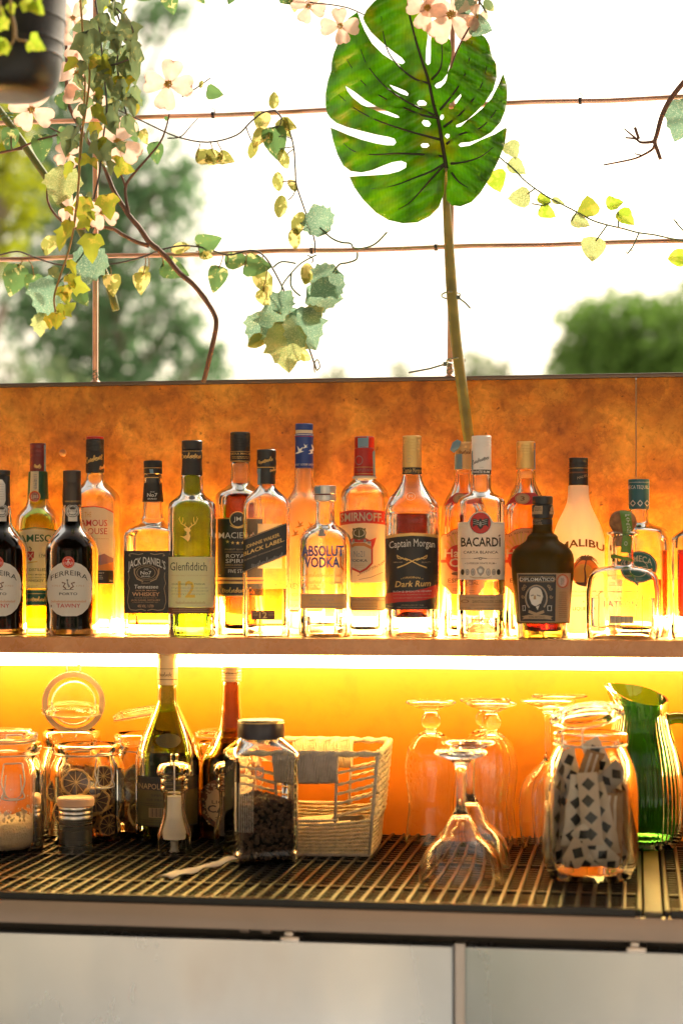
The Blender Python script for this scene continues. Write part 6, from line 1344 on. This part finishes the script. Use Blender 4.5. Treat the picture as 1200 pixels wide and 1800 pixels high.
# ------------------------------------------------------------------ trailing pothos and cloth ivy on the rails, middle
V = Vine('pothos_vine', 'yellow green variegated pothos vine hanging from the upper rail', (480, 195), -.02, seed=2)
V.stem([(200, 190), (255, 215), (310, 240), (365, 250), (415, 238), (440, 215), (462, 198), (484, 194)], .0009, M_STEMB)
V.stem([(484, 194), (505, 222), (516, 258), (519, 300), (521, 325), (533, 362), (545, 395), (553, 425), (553, 445)], .0009, M_STEMB)
V.stem([(432, 222), (438, 238), (444, 250)], .0007, M_STEMB); V.stem([(484, 196), (494, 205), (492, 220), (484, 225)], .0007, M_STEMB)
for a in (([(515, 245), (502, 240), (490, 240)]), ([(516, 258), (500, 260), (492, 262)]), ([(516, 262), (508, 268), (505, 272)]), ([(521, 320), (508, 318), (496, 320)]), ([(520, 332), (514, 345), (506, 352)]), ([(545, 395), (535, 402), (527, 408)])): V.stem(a, .0006, M_STEMB)
for k, x, y, a, sz, m in (('oval', 480, 192, 8, 30, 1), ('heart', 462, 200, 190, 36, 1), ('heart', 480, 228, 170, 56, 0), ('oval', 478, 232, 205, 30, 1), ('heart', 466, 232, 215, 36, 1), ('oval', 452, 245, 200, 36, 1), ('heart', 494, 212, 150, 34, 1), ('oval', 494, 262, 165, 36, 1), ('oval', 488, 302, 180, 34, 1), ('oval', 508, 315, 150, 26, 1), ('oval', 496, 343, 190, 40, 1), ('oval', 531, 372, 195, 44, 1), ('oval', 517, 400, 180, 38, 1), ('oval', 542, 465, 190, 36, 1), ('heart', 500, 215, 120, 28, 1)):
    V.leaf(k, x, y, a, sz, M_POTHOSY if m else M_POTHOS)
# leaves on the upper string further left
for x, y, a, sz, m in ((348, 276, 95, 42, 1), (365, 275, 100, 34, 1), (292, 205, 180, 8, 0), (272, 253, 175, 36, 0), (250, 230, 160, 26, 1), (232, 218, 170, 34, 0)): V.leaf('heart', x, y, a, sz, M_POTHOSY if m else M_POTHOS)
for a in ([(352, 252), (349, 264), (346, 276)], [(370, 250), (374, 262), (378, 275)], [(382, 250), (390, 265), (392, 276)]): V.stem(a, .0006, M_STEMY)
V.leaf('heart', 385, 276, 110, 32, M_POTHOSY); V.done()
V = Vine('pothos_vine', 'green pothos vine wound along the lower rail at the left', (280, 442), -.015, seed=4)
V.stem([(-10, 452), (30, 442), (60, 452), (110, 466), (190, 465), (250, 452), (280, 440), (320, 432), (360, 436), (400, 448), (440, 440), (462, 448), (478, 470), (494, 500), (512, 540), (535, 590), (556, 650)], .0010, M_STEMB)
V.stem([(556, 652), (562, 645), (558, 632), (552, 640), (553, 655)], .0007, M_STEMB)
for x0, y0, x1, y1, k, a, sz, m in ((42, 456, 32, 470, 'heart', 200, 54, 0), (50, 456, 60, 485, 'heart', 185, 40, 0), (190, 465, 196, 485, 'heart', 170, 40, 1), (256, 450, 252, 482, 'heart', 182, 40, 1), (258, 448, 262, 470, 'oval', 245, 26, 1), (280, 446, 288, 468, 'heart', 110, 48, 0), (300, 440, 300, 440, 'oval', 78, 36, 1), (345, 432, 350, 434, 'heart', 75, 48, 0), (392, 448, 385, 472, 'heart', 195, 44, 0), (398, 448, 400, 462, 'heart', 80, 42, 0), (430, 442, 432, 465, 'heart', 100, 52, 0), (462, 450, 455, 482, 'heart', 150, 42, 1), (470, 470, 462, 510, 'heart', 160, 36, 1), (498, 582, 470, 590, 'oval', 240, 40, 1), (520, 585, 500, 600, 'heart', 205, 40, 0), (530, 600, 520, 612, 'oval', 130, 34, 1), (345, 442, 350, 448, 'oval', 100, 26, 1)):
    V.stem([(x0, y0), ((x0 + x1) / 2 + 2, (y0 + y1) / 2 - 3), (x1, y1)], .0006, M_STEMY); V.leaf(k, x1, y1, a, sz, M_POTHOSY if m else M_POTHOS)
V.leaf('heart', 78, 438, 60, 42, M_POTHOSY); V.leaf('oval', 90, 485, 150, 30, M_POTHOSY); V.leaf('heart', 135, 512, 140, 36, M_POTHOS)
V.done()
V = Vine('ivy_spray', 'grey green cloth ivy leaves hanging below the lower rail, beside the monstera', (545, 442), -.03, seed=7)
V.stem([(680, 408), (660, 428), (640, 436), (622, 436), (616, 428), (600, 426), (585, 420), (570, 408), (562, 400)], .0010, M_STEMG)
V.stem([(628, 444), (626, 456), (610, 462), (596, 465), (585, 480)], .0010, M_STEMG); V.stem([(556, 448), (530, 462), (512, 480), (498, 498), (495, 510), (500, 540)], .0011, M_STEMG); V.stem([(512, 480), (511, 500), (518, 512), (528, 520)], .0010, M_STEMG); V.stem([(520, 463), (495, 460), (480, 470)], .0009, M_STEMG); V.stem([(540, 448), (550, 455), (548, 462)], .0007, M_STEMB)
for x, y, a, sz, m, w_ in ((568, 405, -22, 50, 0, 1.1), (590, 480, 225, 58, 0, 1.0), (545, 520, 95, 56, 0, 1.0), (500, 545, 195, 66, 0, 1.15), (520, 555, 150, 66, 0, 1.0), (490, 545, 30, 40, 0, 1.0), (500, 575, 175, 76, 1, .9), (470, 560, 215, 54, 0, 1.0), (540, 560, 60, 34, 1, .9)):
    V.leaf('grape', x, y, a, sz, M_GRAPEY if m else M_GRAPE, pitch=V.rg.uniform(-.25, .25), roll=V.rg.uniform(-.3, .3), wide=w_, dy=V.rg.uniform(-.015, .015))
V.leaf('oval', 540, 462, 185, 38, M_POTHOSY); V.done()
# right-hand sprig
V = Vine('ivy_sprig', 'thin sprig of pale lime ivy leaves trailing right of the monstera leaf', (1000, 380), -.03, seed=9)
V.stem([(868, 268), (882, 280), (905, 300), (925, 320), (960, 345), (985, 358), (1012, 372), (1040, 387), (1065, 395), (1095, 402), (1121, 409), (1150, 413), (1182, 420), (1230, 428)], .0009, M_STEMG)
for a in ([(940, 331), (926, 341)], [(1012, 374), (1004, 388)], [(1066, 396), (1046, 424)], [(1122, 410), (1112, 432), (1102, 446)], [(1086, 400), (1086, 385), (1085, 372)], [(934, 358), (955, 361), (966, 356)]): V.stem(a, .0008, M_STEMG)
V.stem([(1102, 446), (1098, 440)], .0005, M_STEMG); V.stem([(1105, 440), (1112, 440)], .0005, M_STEMG); V.stem([(1183, 385), (1195, 400), (1210, 415)], .0008, M_STEMG); V.stem([(1188, 390), (1196, 390)], .0005, M_STEMG)
for x, y, a, sz, m, w_ in ((892, 250, 150, 32, 1, 1), (895, 283, 130, 36, 1, .8), (868, 300, 165, 40, 2, 1), (930, 345, 265, 38, 1, 1.0), (944, 350, 100, 26, 2, .9), (948, 366, 120, 32, 2, .8), (970, 350, 115, 24, 1, .5), (1004, 385, 110, 34, 1, .8), (1036, 380, -8, 36, 3, 1.1), (1066, 362, 75, 30, 2, 1.0), (1086, 372, 130, 36, 2, .9), (1046, 418, 190, 42, 1, 1.15), (1205, 450, 265, 34, 2, 1)):
    V.leaf('birch', x, y, a, sz, {1: M_GRAPEY, 2: M_LIME, 3: M_IVYY}[m], wide=w_)
V.done()
V = Vine('bare_branch', 'bare broken twig curving in at the right edge, over the upper rail', (1180, 180), -.05, 'branch', seed=3)
V.stem([(1215, 130), (1196, 150), (1175, 178), (1162, 205), (1154, 235), (1150, 250), (1156, 268), (1160, 280)], (.0042, .0026), M_TWIG); V.stem([(1150, 248), (1140, 250), (1125, 250), (1116, 244), (1098, 242)], (.0026, .0012), M_TWIG); V.stem([(1120, 246), (1108, 236), (1096, 226)], (.0018, .0009), M_TWIG); V.stem([(1122, 244), (1118, 233), (1115, 224)], (.0022, .0022), M_TWIG)
V.stem([(1150, 252), (1146, 262), (1130, 272), (1110, 280), (1060, 290)], (.0022, .0012), M_TWIG); V.stem([(1128, 273), (1114, 270)], .0007, M_TWIG); V.done()
V = Vine('ivy_spray', 'single grey green cloth leaf cut by the right edge', (1215, 190), -.04, 'vine', seed=5)
V.stem([(1240, 160), (1222, 175), (1212, 185)], .001, M_STEMG); V.leaf('grape', 1214, 186, 205, 66, M_GRAPE, pitch=.1, roll=.1); V.done()

# ------------------------------------------------------------------ dogwood blossoms
M_PETAL = mat('blush_petal', (0.72, 0.49, 0.38), 0.6, bump=.4, bscale=160, var=.16, vscale=90, transl=.55); M_STAMEN = mat('yellow_stamen', (0.60, 0.34, 0.03), 0.7, bump=1, bscale=900)
def blossom(parent, origin, px, py, R_, ang, Y, pitch=0.0, yaw_=0.0, seed=1):
    c = P(px, py, Y) - origin; rg = random.Random(seed); sc = pxm(px, Y) * R_; M_ = Matrix.Rotation(yaw_, 3, 'Z') @ Matrix.Rotation(pitch, 3, 'X') @ Matrix.Rotation(math.radians(ang), 3, 'Y')
    mb = MB(); prof = [(.05, .05), (.16, .15), (.30, .36), (.41, .60), (.44, .78), (.36, .93), (.16, .99), (.03, .92)]
    for k in range(4):
        A_ = Matrix.Rotation(math.pi / 2 * k + rg.uniform(-.12, .12), 3, 'Y'); vs = []; fs = []; n = len(prof); cu = rg.uniform(.02, .2); s_ = rg.uniform(.9, 1.08)
        for i, (x, y) in enumerate(prof):
            for j in range(7):
                u = j / 3 - 1; h = -.12 * y + cu * y * y - .10 * u * u * (1 - .5 * y) + .03 * math.sin(u * 5 + y * 6)
                yy = y - (.07 * (1 - abs(u)) if i >= n - 2 else 0); vs.append(M_ @ A_ @ (Vector((x * u, h, yy)) * sc * s_))
        for i in range(n - 1):
            for j in range(6): fs.append((i * 7 + j, i * 7 + j + 1, (i + 1) * 7 + j + 1, (i + 1) * 7 + j))
        mb.add([c + v for v in vs], fs)
    o = mb.build('blossom', M_PETAL, parent, angle=None)
    st = MB()
    for i in range(26):
        r = .13 * math.sqrt(i / 26); a = i * 2.4; base = Vector((r * math.cos(a), -.04, r * math.sin(a))); st.tube([c + M_ @ (base * sc), c + M_ @ ((base * 1.25 + Vector((0, -.10 - .03 * rg.random(), 0))) * sc)], [sc * .022, sc * .030], 5)
    st.build('stamen', M_STAMEN, o, angle=None); return o
V = Vine('dogwood_branch', 'brown twig of pale pink dogwood blossoms behind the hanging ivy at the left', (280, 440), -.03, 'branch', 'dogwood sprays', seed=6)
V.stem([(358, 672), (366, 640), (374, 605), (380, 575), (378, 555), (362, 528), (340, 500), (318, 482), (296, 456), (278, 438)], (.0036, .0042), M_TWIG, 5); V.stem([(278, 438), (262, 425), (245, 400), (228, 380), (215, 360), (200, 335), (190, 310), (180, 285), (150, 240), (120, 180), (118, 120), (115, 40)], (.0046, .0024), M_TWIG, 5)
V.stem([(262, 432), (240, 425), (215, 412), (198, 402), (170, 398), (130, 400), (100, 380), (85, 355), (84, 330), (92, 318)], (.0034, .0014), M_TWIG); V.stem([(228, 380), (222, 350), (222, 325), (240, 300), (262, 275), (282, 250), (292, 225), (298, 200)], (.0026, .0012), M_TWIG); V.stem([(222, 330), (210, 300), (195, 280)], (.002, .0012), M_TWIG)
V.stem([(-8, 270), (30, 262), (70, 245), (105, 236), (95, 228), (70, 215)], (.0022, .0010), M_TWIG); V.stem([(320, 170), (345, 155), (370, 137)], (.0012, .0008), M_STEMB); V.stem([(295, 243), (318, 240), (335, 222), (348, 208)], (.0012, .0006), M_STEMB)
V.stem([(20, 240), (22, 262), (40, 262)], .0009, M_TWIG)
for x, y, a, sz, m in ((365, 160, 108, 32, 0), (352, 155, 20, 14, 1), (20, 228, 190, 40, 0), (75, 240, 180, 46, 0), (118, 228, 200, 40, 0), (108, 165, 160, 36, 0), (95, 320, 120, 30, 0), (100, 345, 40, 18, 1)): V.leaf('heart' if m == 0 else 'oval', x, y, a, sz, M_POTHOS if m == 0 else M_POTHOSY)
for i, (x, y, R_, a, pt_, yw) in enumerate(((297, 149, 46, 8, .1, .1), (56, 193, 42, 30, .2, .25), (139, 131, 44, 10, 0, -.1), (152, 174, 42, 20, .1, .2), (128, 32, 30, 40, .2, .5), (208, 250, 44, 30, .1, .1), (132, 78, 30, 20, .0, .4), (128, 368, 34, 70, .1, -.4), (120, 272, 26, 50, .2, .2), (180, 375, 30, 20, .1, .3))):
    blossom(V.o, V.p, x, y, R_, a, V.Y - .012, pt_, yw, i)
V.done()
V = Vine('dogwood_branch', 'pale pink dogwood blossoms above the monstera leaf at the top edge', (800, 30), -.16, 'branch', 'dogwood sprays', seed=11)
V.stem([(845, -10), (838, 20), (826, 45), (812, 70), (800, 95), (792, 120)], (.0016, .0012), M_TWIG); V.stem([(500, -8), (545, 4), (580, 8), (612, 14), (640, 26)], (.0011, .0009), M_STEMB); V.stem([(826, 45), (815, 28), (800, 25)], .001, M_TWIG); V.stem([(838, -4), (848, 12), (854, 22)], .0014, M_STEMG)
for i, (x, y, R_, a, pt_, yw) in enumerate(((793, 27, 52, 35, .1, 0), (750, 14, 40, 10, .2, .3), (838, 30, 24, 60, .4, .7), (542, 12, 32, 20, .1, .2), (597, 46, 34, -8, .2, .3))): blossom(V.o, V.p, x, y, R_, a, V.Y, pt_, yw, 20 + i)
V.leaf('birch', 826, 42, 108, 40, M_GRAPE); V.leaf('grape', 815, 20, 10, 34, M_GRAPE); V.leaf('oval', 850, 0, 140, 26, M_IVYD)
V.done()
V = Vine('pothos_vine', 'variegated pothos leaves dipping in along the top edge', (350, -10), -.12, seed=12)
V.stem([(200, -14), (260, -8), (320, -6), (380, -10), (440, -6), (505, -4)], .001, M_STEMB)
for x, y, a, sz in ((240, -14, 120, 30), (296, -16, 170, 42), (345, -18, 150, 28), (410, -14, 200, 24), (498, -6, 130, 28), (520, -8, 190, 30)): V.leaf('heart', x, y, a, sz, M_POTHOS)
V.done()
V = Vine('bamboo_cane', 'cut green cane leaning behind the hanging ivy, tied to the upper rail', (100, 330), .0, 'cane', seed=1)
V.stem([(-10, 182), (20, 222), (60, 280), (98, 335)], .0058, M_STK := mat('olive_cane', (0.10, 0.12, 0.03), .75, var=.2, vscale=40), 2); V.stem([(98, 335), (128, 385), (165, 440), (188, 490), (204, 545)], .0062, M_STK, 2)
V.done('cane'); 
wt = MB(); c_ = P(14, 208, -.002); wt.tube([(.009 * math.cos(k), .010 * math.sin(k) - .002, .0009 * k - .004) for k in [i * .7 for i in range(22)]], .0007, 5); wt.tube([(0, -.009, 0), (.012, -.012, .012), (.020, -.012, .022)], .0007, 5); o = wt.build('wire_tie', MAT['green_wire'], V.o, angle=None); o.location = c_ - V.p
# ------------------------------------------------------------------ hanging ivy, falling from above beside the pot
V = Vine('hanging_ivy', 'long trail of dark and yellow ivy hanging beside the black pot', (150, 0), -.20, seed=21)
rg = V.rg
strands = [[(140, -20), (146, 60), (150, 140), (146, 220), (140, 300), (136, 360), (124, 430), (108, 480), (96, 520), (98, 548)], [(165, -20), (175, 50), (182, 120), (188, 190), (182, 240), (176, 300), (165, 350)], [(190, -20), (205, 20), (215, 60), (206, 110), (214, 160), (222, 200)], [(150, 60), (158, 130), (150, 200), (142, 250), (138, 330), (130, 400)], [(205, 15), (228, 40), (236, 62)], [(175, 60), (205, 66), (222, 70)], [(195, 115), (225, 105), (236, 92)]]
for i, s_ in enumerate(strands): V.stem([(x, y, rg.uniform(-.02, .02)) for x, y in s_], .0016 if i in (0, 3) else .0010, M_STEMY if i in (0, 3) else M_STEMB)
for i in range(86):
    s_ = strands[i % 4 if i % 7 else 2]; f = rg.random() ** 1.1 * (len(s_) - 1.01); k = int(f); f -= k; x = s_[k][0] + (s_[k + 1][0] - s_[k][0]) * f + rg.uniform(-22, 26); y = s_[k][1] + (s_[k + 1][1] - s_[k][1]) * f + rg.uniform(-14, 14)
    low = y > 265; m = (M_IVYY if rg.random() < .75 else M_IVYD) if low else (M_IVYD if rg.random() < .82 else M_IVYY)
    V.leaf('ivy', x, y, rg.uniform(140, 225), rg.uniform(20, 40) * (.85 if low else 1), m, wide=rg.uniform(.6, 1.0), dy=rg.uniform(-.05, .05), pitch=rg.uniform(-.8, .5), roll=rg.uniform(-1.0, 1.0), curl=rg.uniform(0, .5))
for x, y, a, sz, m in ((222, 45, 160, 50, 0), (215, 85, 170, 52, 0), (160, 40, 175, 60, 0), (152, 60, 165, 62, 0), (232, 90, 178, 60, 0), (170, 110, 185, 54, 0), (200, 130, 175, 52, 0), (195, 185, 170, 56, 0), (225, 205, 160, 40, 0), (130, 225, 195, 54, 0), (175, 250, 165, 48, 0), (188, 345, 170, 44, 1), (150, 350, 190, 46, 1), (120, 400, 200, 46, 1), (165, 415, 185, 48, 1), (130, 500, 110, 34, 1), (112, 505, 170, 32, 1), (110, 548, 60, 30, 1), (100, 552, 175, 30, 1), (120, 485, 150, 26, 1), (205, 290, 110, 36, 1)): V.leaf('ivy', x, y, a, sz, M_IVYY if m else M_IVYD, dy=rg.uniform(-.04, .04), roll=rg.uniform(-.7, .7))
V.done()
V = Vine('ivy_spray', 'broad grey green cloth leaves at the foot of the hanging ivy', (120, 480), -.05, seed=23)
V.stem([(165, 400), (150, 440), (120, 480), (100, 500)], .001, M_STEMG)
for x, y, a, sz, m in ((168, 440, 200, 62, 0), (96, 498, 205, 66, 0), (75, 555, 190, 36, 1), (118, 300, 195, 60, 1)): V.leaf('grape', x, y, a, sz, M_GRAPEY if m else M_GRAPE, pitch=rg.uniform(-.3, .3), roll=rg.uniform(-.4, .4))
V.done()
# ------------------------------------------------------------------ hanging pot with its own ivy
pY = -.62; pc = P(22, 150, pY); k_ = pxm(22, pY)
pot = thing('hanging_pot', 'black ribbed plastic pot hanging in the top left corner', 'plant pot', P(18, 172, pY), 0)
zz = lambda y: (172 - y) * k_
rows = [(30, 170), (62, 168), (78, 158), (86, 140), (90, 118), (91, 104), (93, 103), (92, 95), (93, 80), (95, 79), (94, 70), (96, 40), (98, 39), (97, 20), (102, -40), (112, -120), (116, -122), (116, -140)]
mb = MB(); R = [(a * k_, a * k_, zz(y), 2) for a, y in rows]; mb.rings(R + [(a - .003, b - .003, z, e) for a, b, z, e in R[:1:-1]], 64); mb.build('pot', mat('black_plastic', (0.010, 0.010, 0.011), 0.42, spec=.35, bump=.15, bscale=300), pot, angle=40)
mb = MB(); mb.rings([(100 * k_, 100 * k_, zz(-105), 2), (90 * k_, 90 * k_, zz(-112), 2), (20 * k_, 20 * k_, zz(-116), 2)], 32); mb.build('soil', mat('soil', (0.05, 0.03, 0.02), .95, bump=1, bscale=120), pot)
mb = MB()
for a in (0.3, 2.4, 4.5): mb.tube([(112 * k_ * math.cos(a), 112 * k_ * math.sin(a), zz(-138)), (0, 0, zz(-138) + .45)], .0012, 6)
mb.tube([(0, 0, zz(-138) + .45), (0, 0, 2.61 - pot.location.z)], .0014, 6); mb.build('hanger', M_WIRE, pot, angle=None)
V = Vine('potted_ivy', 'bright green ivy spilling over the front of the black pot', (20, -100), pY - .115, seed=31)
V.stem([(10, -125), (14, -60), (18, 0), (24, 45), (24, 70), (18, 80)], .0013, M_STEMY); V.stem([(20, -125), (22, -40), (20, 10), (28, 50), (30, 68), (48, 72)], .0012, M_STEMY); V.stem([(60, -125), (58, -60), (60, -10), (64, 4)], .0012, M_STEMY); V.stem([(-10, -120), (-4, -40), (2, 30)], .0012, M_STEMY)
for x, y, a, sz in ((44, 0, 125, 42), (58, 4, 140, 34), (54, 70, 125, 36), (10, 32, 225, 36), (14, 78, 235, 36), (20, 8, 170, 22), (2, 70, 200, 34), (30, -40, 170, 40), (70, -70, 150, 40), (-10, 10, 190, 40)): V.leaf('ivy', x, y, a, sz, M_LIME, roll=V.rg.uniform(-.3, .3), pitch=V.rg.uniform(-.2, .2))
V.done()

# ------------------------------------------------------------------ trees beyond the bar
def folmat(name, a, b_, transl=.55):
    m, t, b = newmat(name); oi = t.nodes.new('ShaderNodeTexCoord'); n = tnoise(t, oi.outputs['Object'], 1.6, 5, .6); n2 = tnoise(t, oi.outputs['Object'], 9, 3)
    ad = t.nodes.new('ShaderNodeMath'); ad.operation = 'MULTIPLY_ADD'; ad.inputs[1].default_value = .5; t.links.new(n2.outputs['Fac'], ad.inputs[0]); h = t.nodes.new('ShaderNodeMath'); h.operation = 'MULTIPLY'; h.inputs[1].default_value = .5; t.links.new(n.outputs['Fac'], h.inputs[0]); t.links.new(h.outputs[0], ad.inputs[2])
    c = ramp(t, ad.outputs[0], [(.38, a), (.62, b_)]); t.links.new(c, b.inputs['Base Color']); setp(b, Roughness=.5, Specular_IOR_Level=.3)
    tr = t.nodes.new('ShaderNodeBsdfTranslucent'); t.links.new(c, tr.inputs['Color']); mx = t.nodes.new('ShaderNodeMixShader'); mx.inputs[0].default_value = transl
    t.links.new(b.outputs[0], mx.inputs[1]); t.links.new(tr.outputs[0], mx.inputs[2]); t.links.new(mx.outputs[0], t.nodes['Material Output'].inputs['Surface']); return m
M_BARK = mat('bark', (0.22, 0.18, 0.14), .9, bump=1, bscale=20, var=.4, vscale=8)
def tree(name, label, base, height, clumps, leafsize, m, seed, group='trees beyond the bar', per=420, trunk_r=.09, fill=.35):
    """clumps: (dx, dz, radius) of leaf masses round the trunk, metres; leaves lie through each mass, thicker to its outside"""
    rg = random.Random(seed); o = thing(name, label, 'tree', base, 0, group)
    mb = MB(); top = Vector((rg.uniform(-.2, .2), rg.uniform(-.2, .2), height * .8))
    mb.tube(smooth_pts([(0, 0, 0), (rg.uniform(-.1, .1), 0, height * .3), (rg.uniform(-.2, .2), 0, height * .55), top], 4), [trunk_r * (1 - .06 * i) for i in range(13)], 9)
    cl = []
    for (dx, dz, r) in clumps:
        c = Vector((dx, rg.uniform(-.8, .8) * r, dz)); cl.append((c, r)); s_ = Vector((top.x * .4, 0, min(height * .75, max(height * .2, dz - abs(dx) * .8 - .3))))
        mb.tube(smooth_pts([s_, s_.lerp(c, .5) + Vector((0, 0, .12)), c], 4), [trunk_r * .42 * (1 - .09 * i) for i in range(9)], 6)
    mb.build('trunk', M_BARK, o, angle=None)
    lb = MB(); vs = []; fs = []
    for c, r in cl:
        for _ in range(int(per * r * r * 3)):
            d = Vector((rg.gauss(0, 1), rg.gauss(0, 1), rg.gauss(0, 1))).normalized(); q = c + d * r * (rg.random() ** fill) * (1 + .35 * mnoise.noise(d * 2.2 + c * 3)); q.z -= .15 * r
            nrm = Vector((rg.gauss(0, 1), rg.gauss(0, 1), rg.gauss(0, 1))).normalized(); u = nrm.orthogonal().normalized(); w_ = nrm.cross(u); a = rg.uniform(0, 6.28); u, w_ = u * math.cos(a) + w_ * math.sin(a), w_ * math.cos(a) - u * math.sin(a)
            s_ = leafsize * rg.uniform(.6, 1.3); k = len(vs); vs += [q - u * s_ * .5, q + w_ * s_ * .26 + nrm * s_ * .06, q + u * s_ * .5, q - w_ * s_ * .26 + nrm * s_ * .06]; fs.append((k, k + 1, k + 2, k + 3))
    lb.add(vs, fs); lb.build('crown', m, o, False); return o
M_TREE = folmat('tree_foliage', (0.09, 0.185, 0.085), (0.17, 0.29, 0.135)); M_TREEY = folmat('yellow_foliage', (0.20, 0.25, 0.006), (0.40, 0.42, 0.01), .55); M_HEDGE = folmat('hedge_foliage', (0.08, 0.17, 0.028), (0.18, 0.31, 0.065)); M_PALE = folmat('pale_foliage', (0.13, 0.18, 0.08), (0.22, 0.27, 0.14))  # tree greens lightened in place of haze
def clump_px(Y, base, items):
    return [(P(x, y, Y).x - base.x, P(x, y, Y).z, r) for x, y, r in items]
bY = 11.0; b0 = Vector((P(170, 900, bY).x, bY, 0))
tree('tree', 'tall loose green tree with sky showing through, at the left beyond the wall', b0, 5.2, clump_px(bY, b0, [(60, 120, .35), (150, 90, .3), (280, 30, .22), (310, 10, .2), (40, 300, .4), (150, 240, .42), (260, 300, .42), (320, 360, .25), (90, 400, .42), (200, 400, .42), (300, 440, .28), (120, 520, .4), (230, 500, .36), (40, 560, .26), (180, 620, .42), (280, 600, .34), (350, 640, .26), (240, 690, .4), (80, 690, .35), (380, 620, .16), (330, 290, .16), (200, 160, .35), (100, 210, .3), (220, 330, .3), (140, 330, .35), (60, 480, .3), (170, 560, .35), (290, 520, .3), (110, 630, .35), (320, 560, .2)]), .105, M_TREE, 5, per=680, fill=.5)
bY = 7.5; b0 = Vector((P(-40, 900, bY).x, bY, 0))
tree('tree', 'sunlit yellow green tree at the far left edge', b0, 3.6, clump_px(bY, b0, [(0, 250, .26), (20, 330, .24), (-60, 220, .4), (-80, 360, .4), (30, 210, .14), (-10, 420, .12), (30, 170, .10)]), .075, M_TREEY, 6, per=1500)
bY = 9.0; b0 = Vector((P(30, 900, bY).x, bY, 0))
tree('shrub', 'low yellow green bush showing just above the wall at the left', b0, 1.9, clump_px(bY, b0, [(20, 690, .30), (90, 680, .24), (-40, 670, .3), (140, 720, .3), (10, 640, .14)]), .07, M_PALE, 8, per=520)
bY = 20.0; b0 = Vector((P(1110, 900, bY).x, bY, 0))
tree('tree', 'dense rounded clipped green tree at the right beyond the wall', b0, 4.2, clump_px(bY, b0, [(1060, 600, .62), (1110, 570, .50), (1160, 580, .62), (1020, 650, .45), (1090, 660, .7), (1180, 650, .8), (1230, 600, .8), (1040, 570, .34), (1000, 690, .4), (1130, 720, .9)]), .13, M_HEDGE, 9, per=900, trunk_r=.16, fill=.3)
bY = 40.0
for i, (x, y, r) in enumerate(((840, 655, .7), (700, 665, .55), (885, 660, .4), (590, 672, .5))):
    b0 = Vector((P(x, 900, bY).x, bY, 0)); tree('tree', ['faint far tree just above the wall, right of the monstera stalk', 'faint far treetop just above the wall, left of the stalk', 'small far treetop beside the clipped tree', 'faint far treetop below the cloth ivy leaves'][i], b0, 4.8, clump_px(bY, b0, [(x, y, r), (x - 22, y + 22, r * .8), (x + 18, y + 18, r * .9), (x + 4, y - 22, r * .45)]), .22, M_PALE, 20 + i, per=120, fill=.6)
# trees added behind the camera to block low sky and darken reflections
for i, (x, y_, h, lab) in enumerate(((-5.5, -10, 5.5, 'leafy tree added on the customers side to darken reflections at the left'), (6.5, -12, 6, 'leafy tree added on the customers side to block low sky, at the right'))):
    rg = random.Random(40 + i); tree('tree', lab, Vector((x, y_, 0)), h, [(rg.uniform(-1.9, 1.9), rg.uniform(.9, h), rg.uniform(.7, 1.1)) for _ in range(16)], .22, M_TREE, 40 + i, 'added trees on the customers side', per=150, trunk_r=.15)
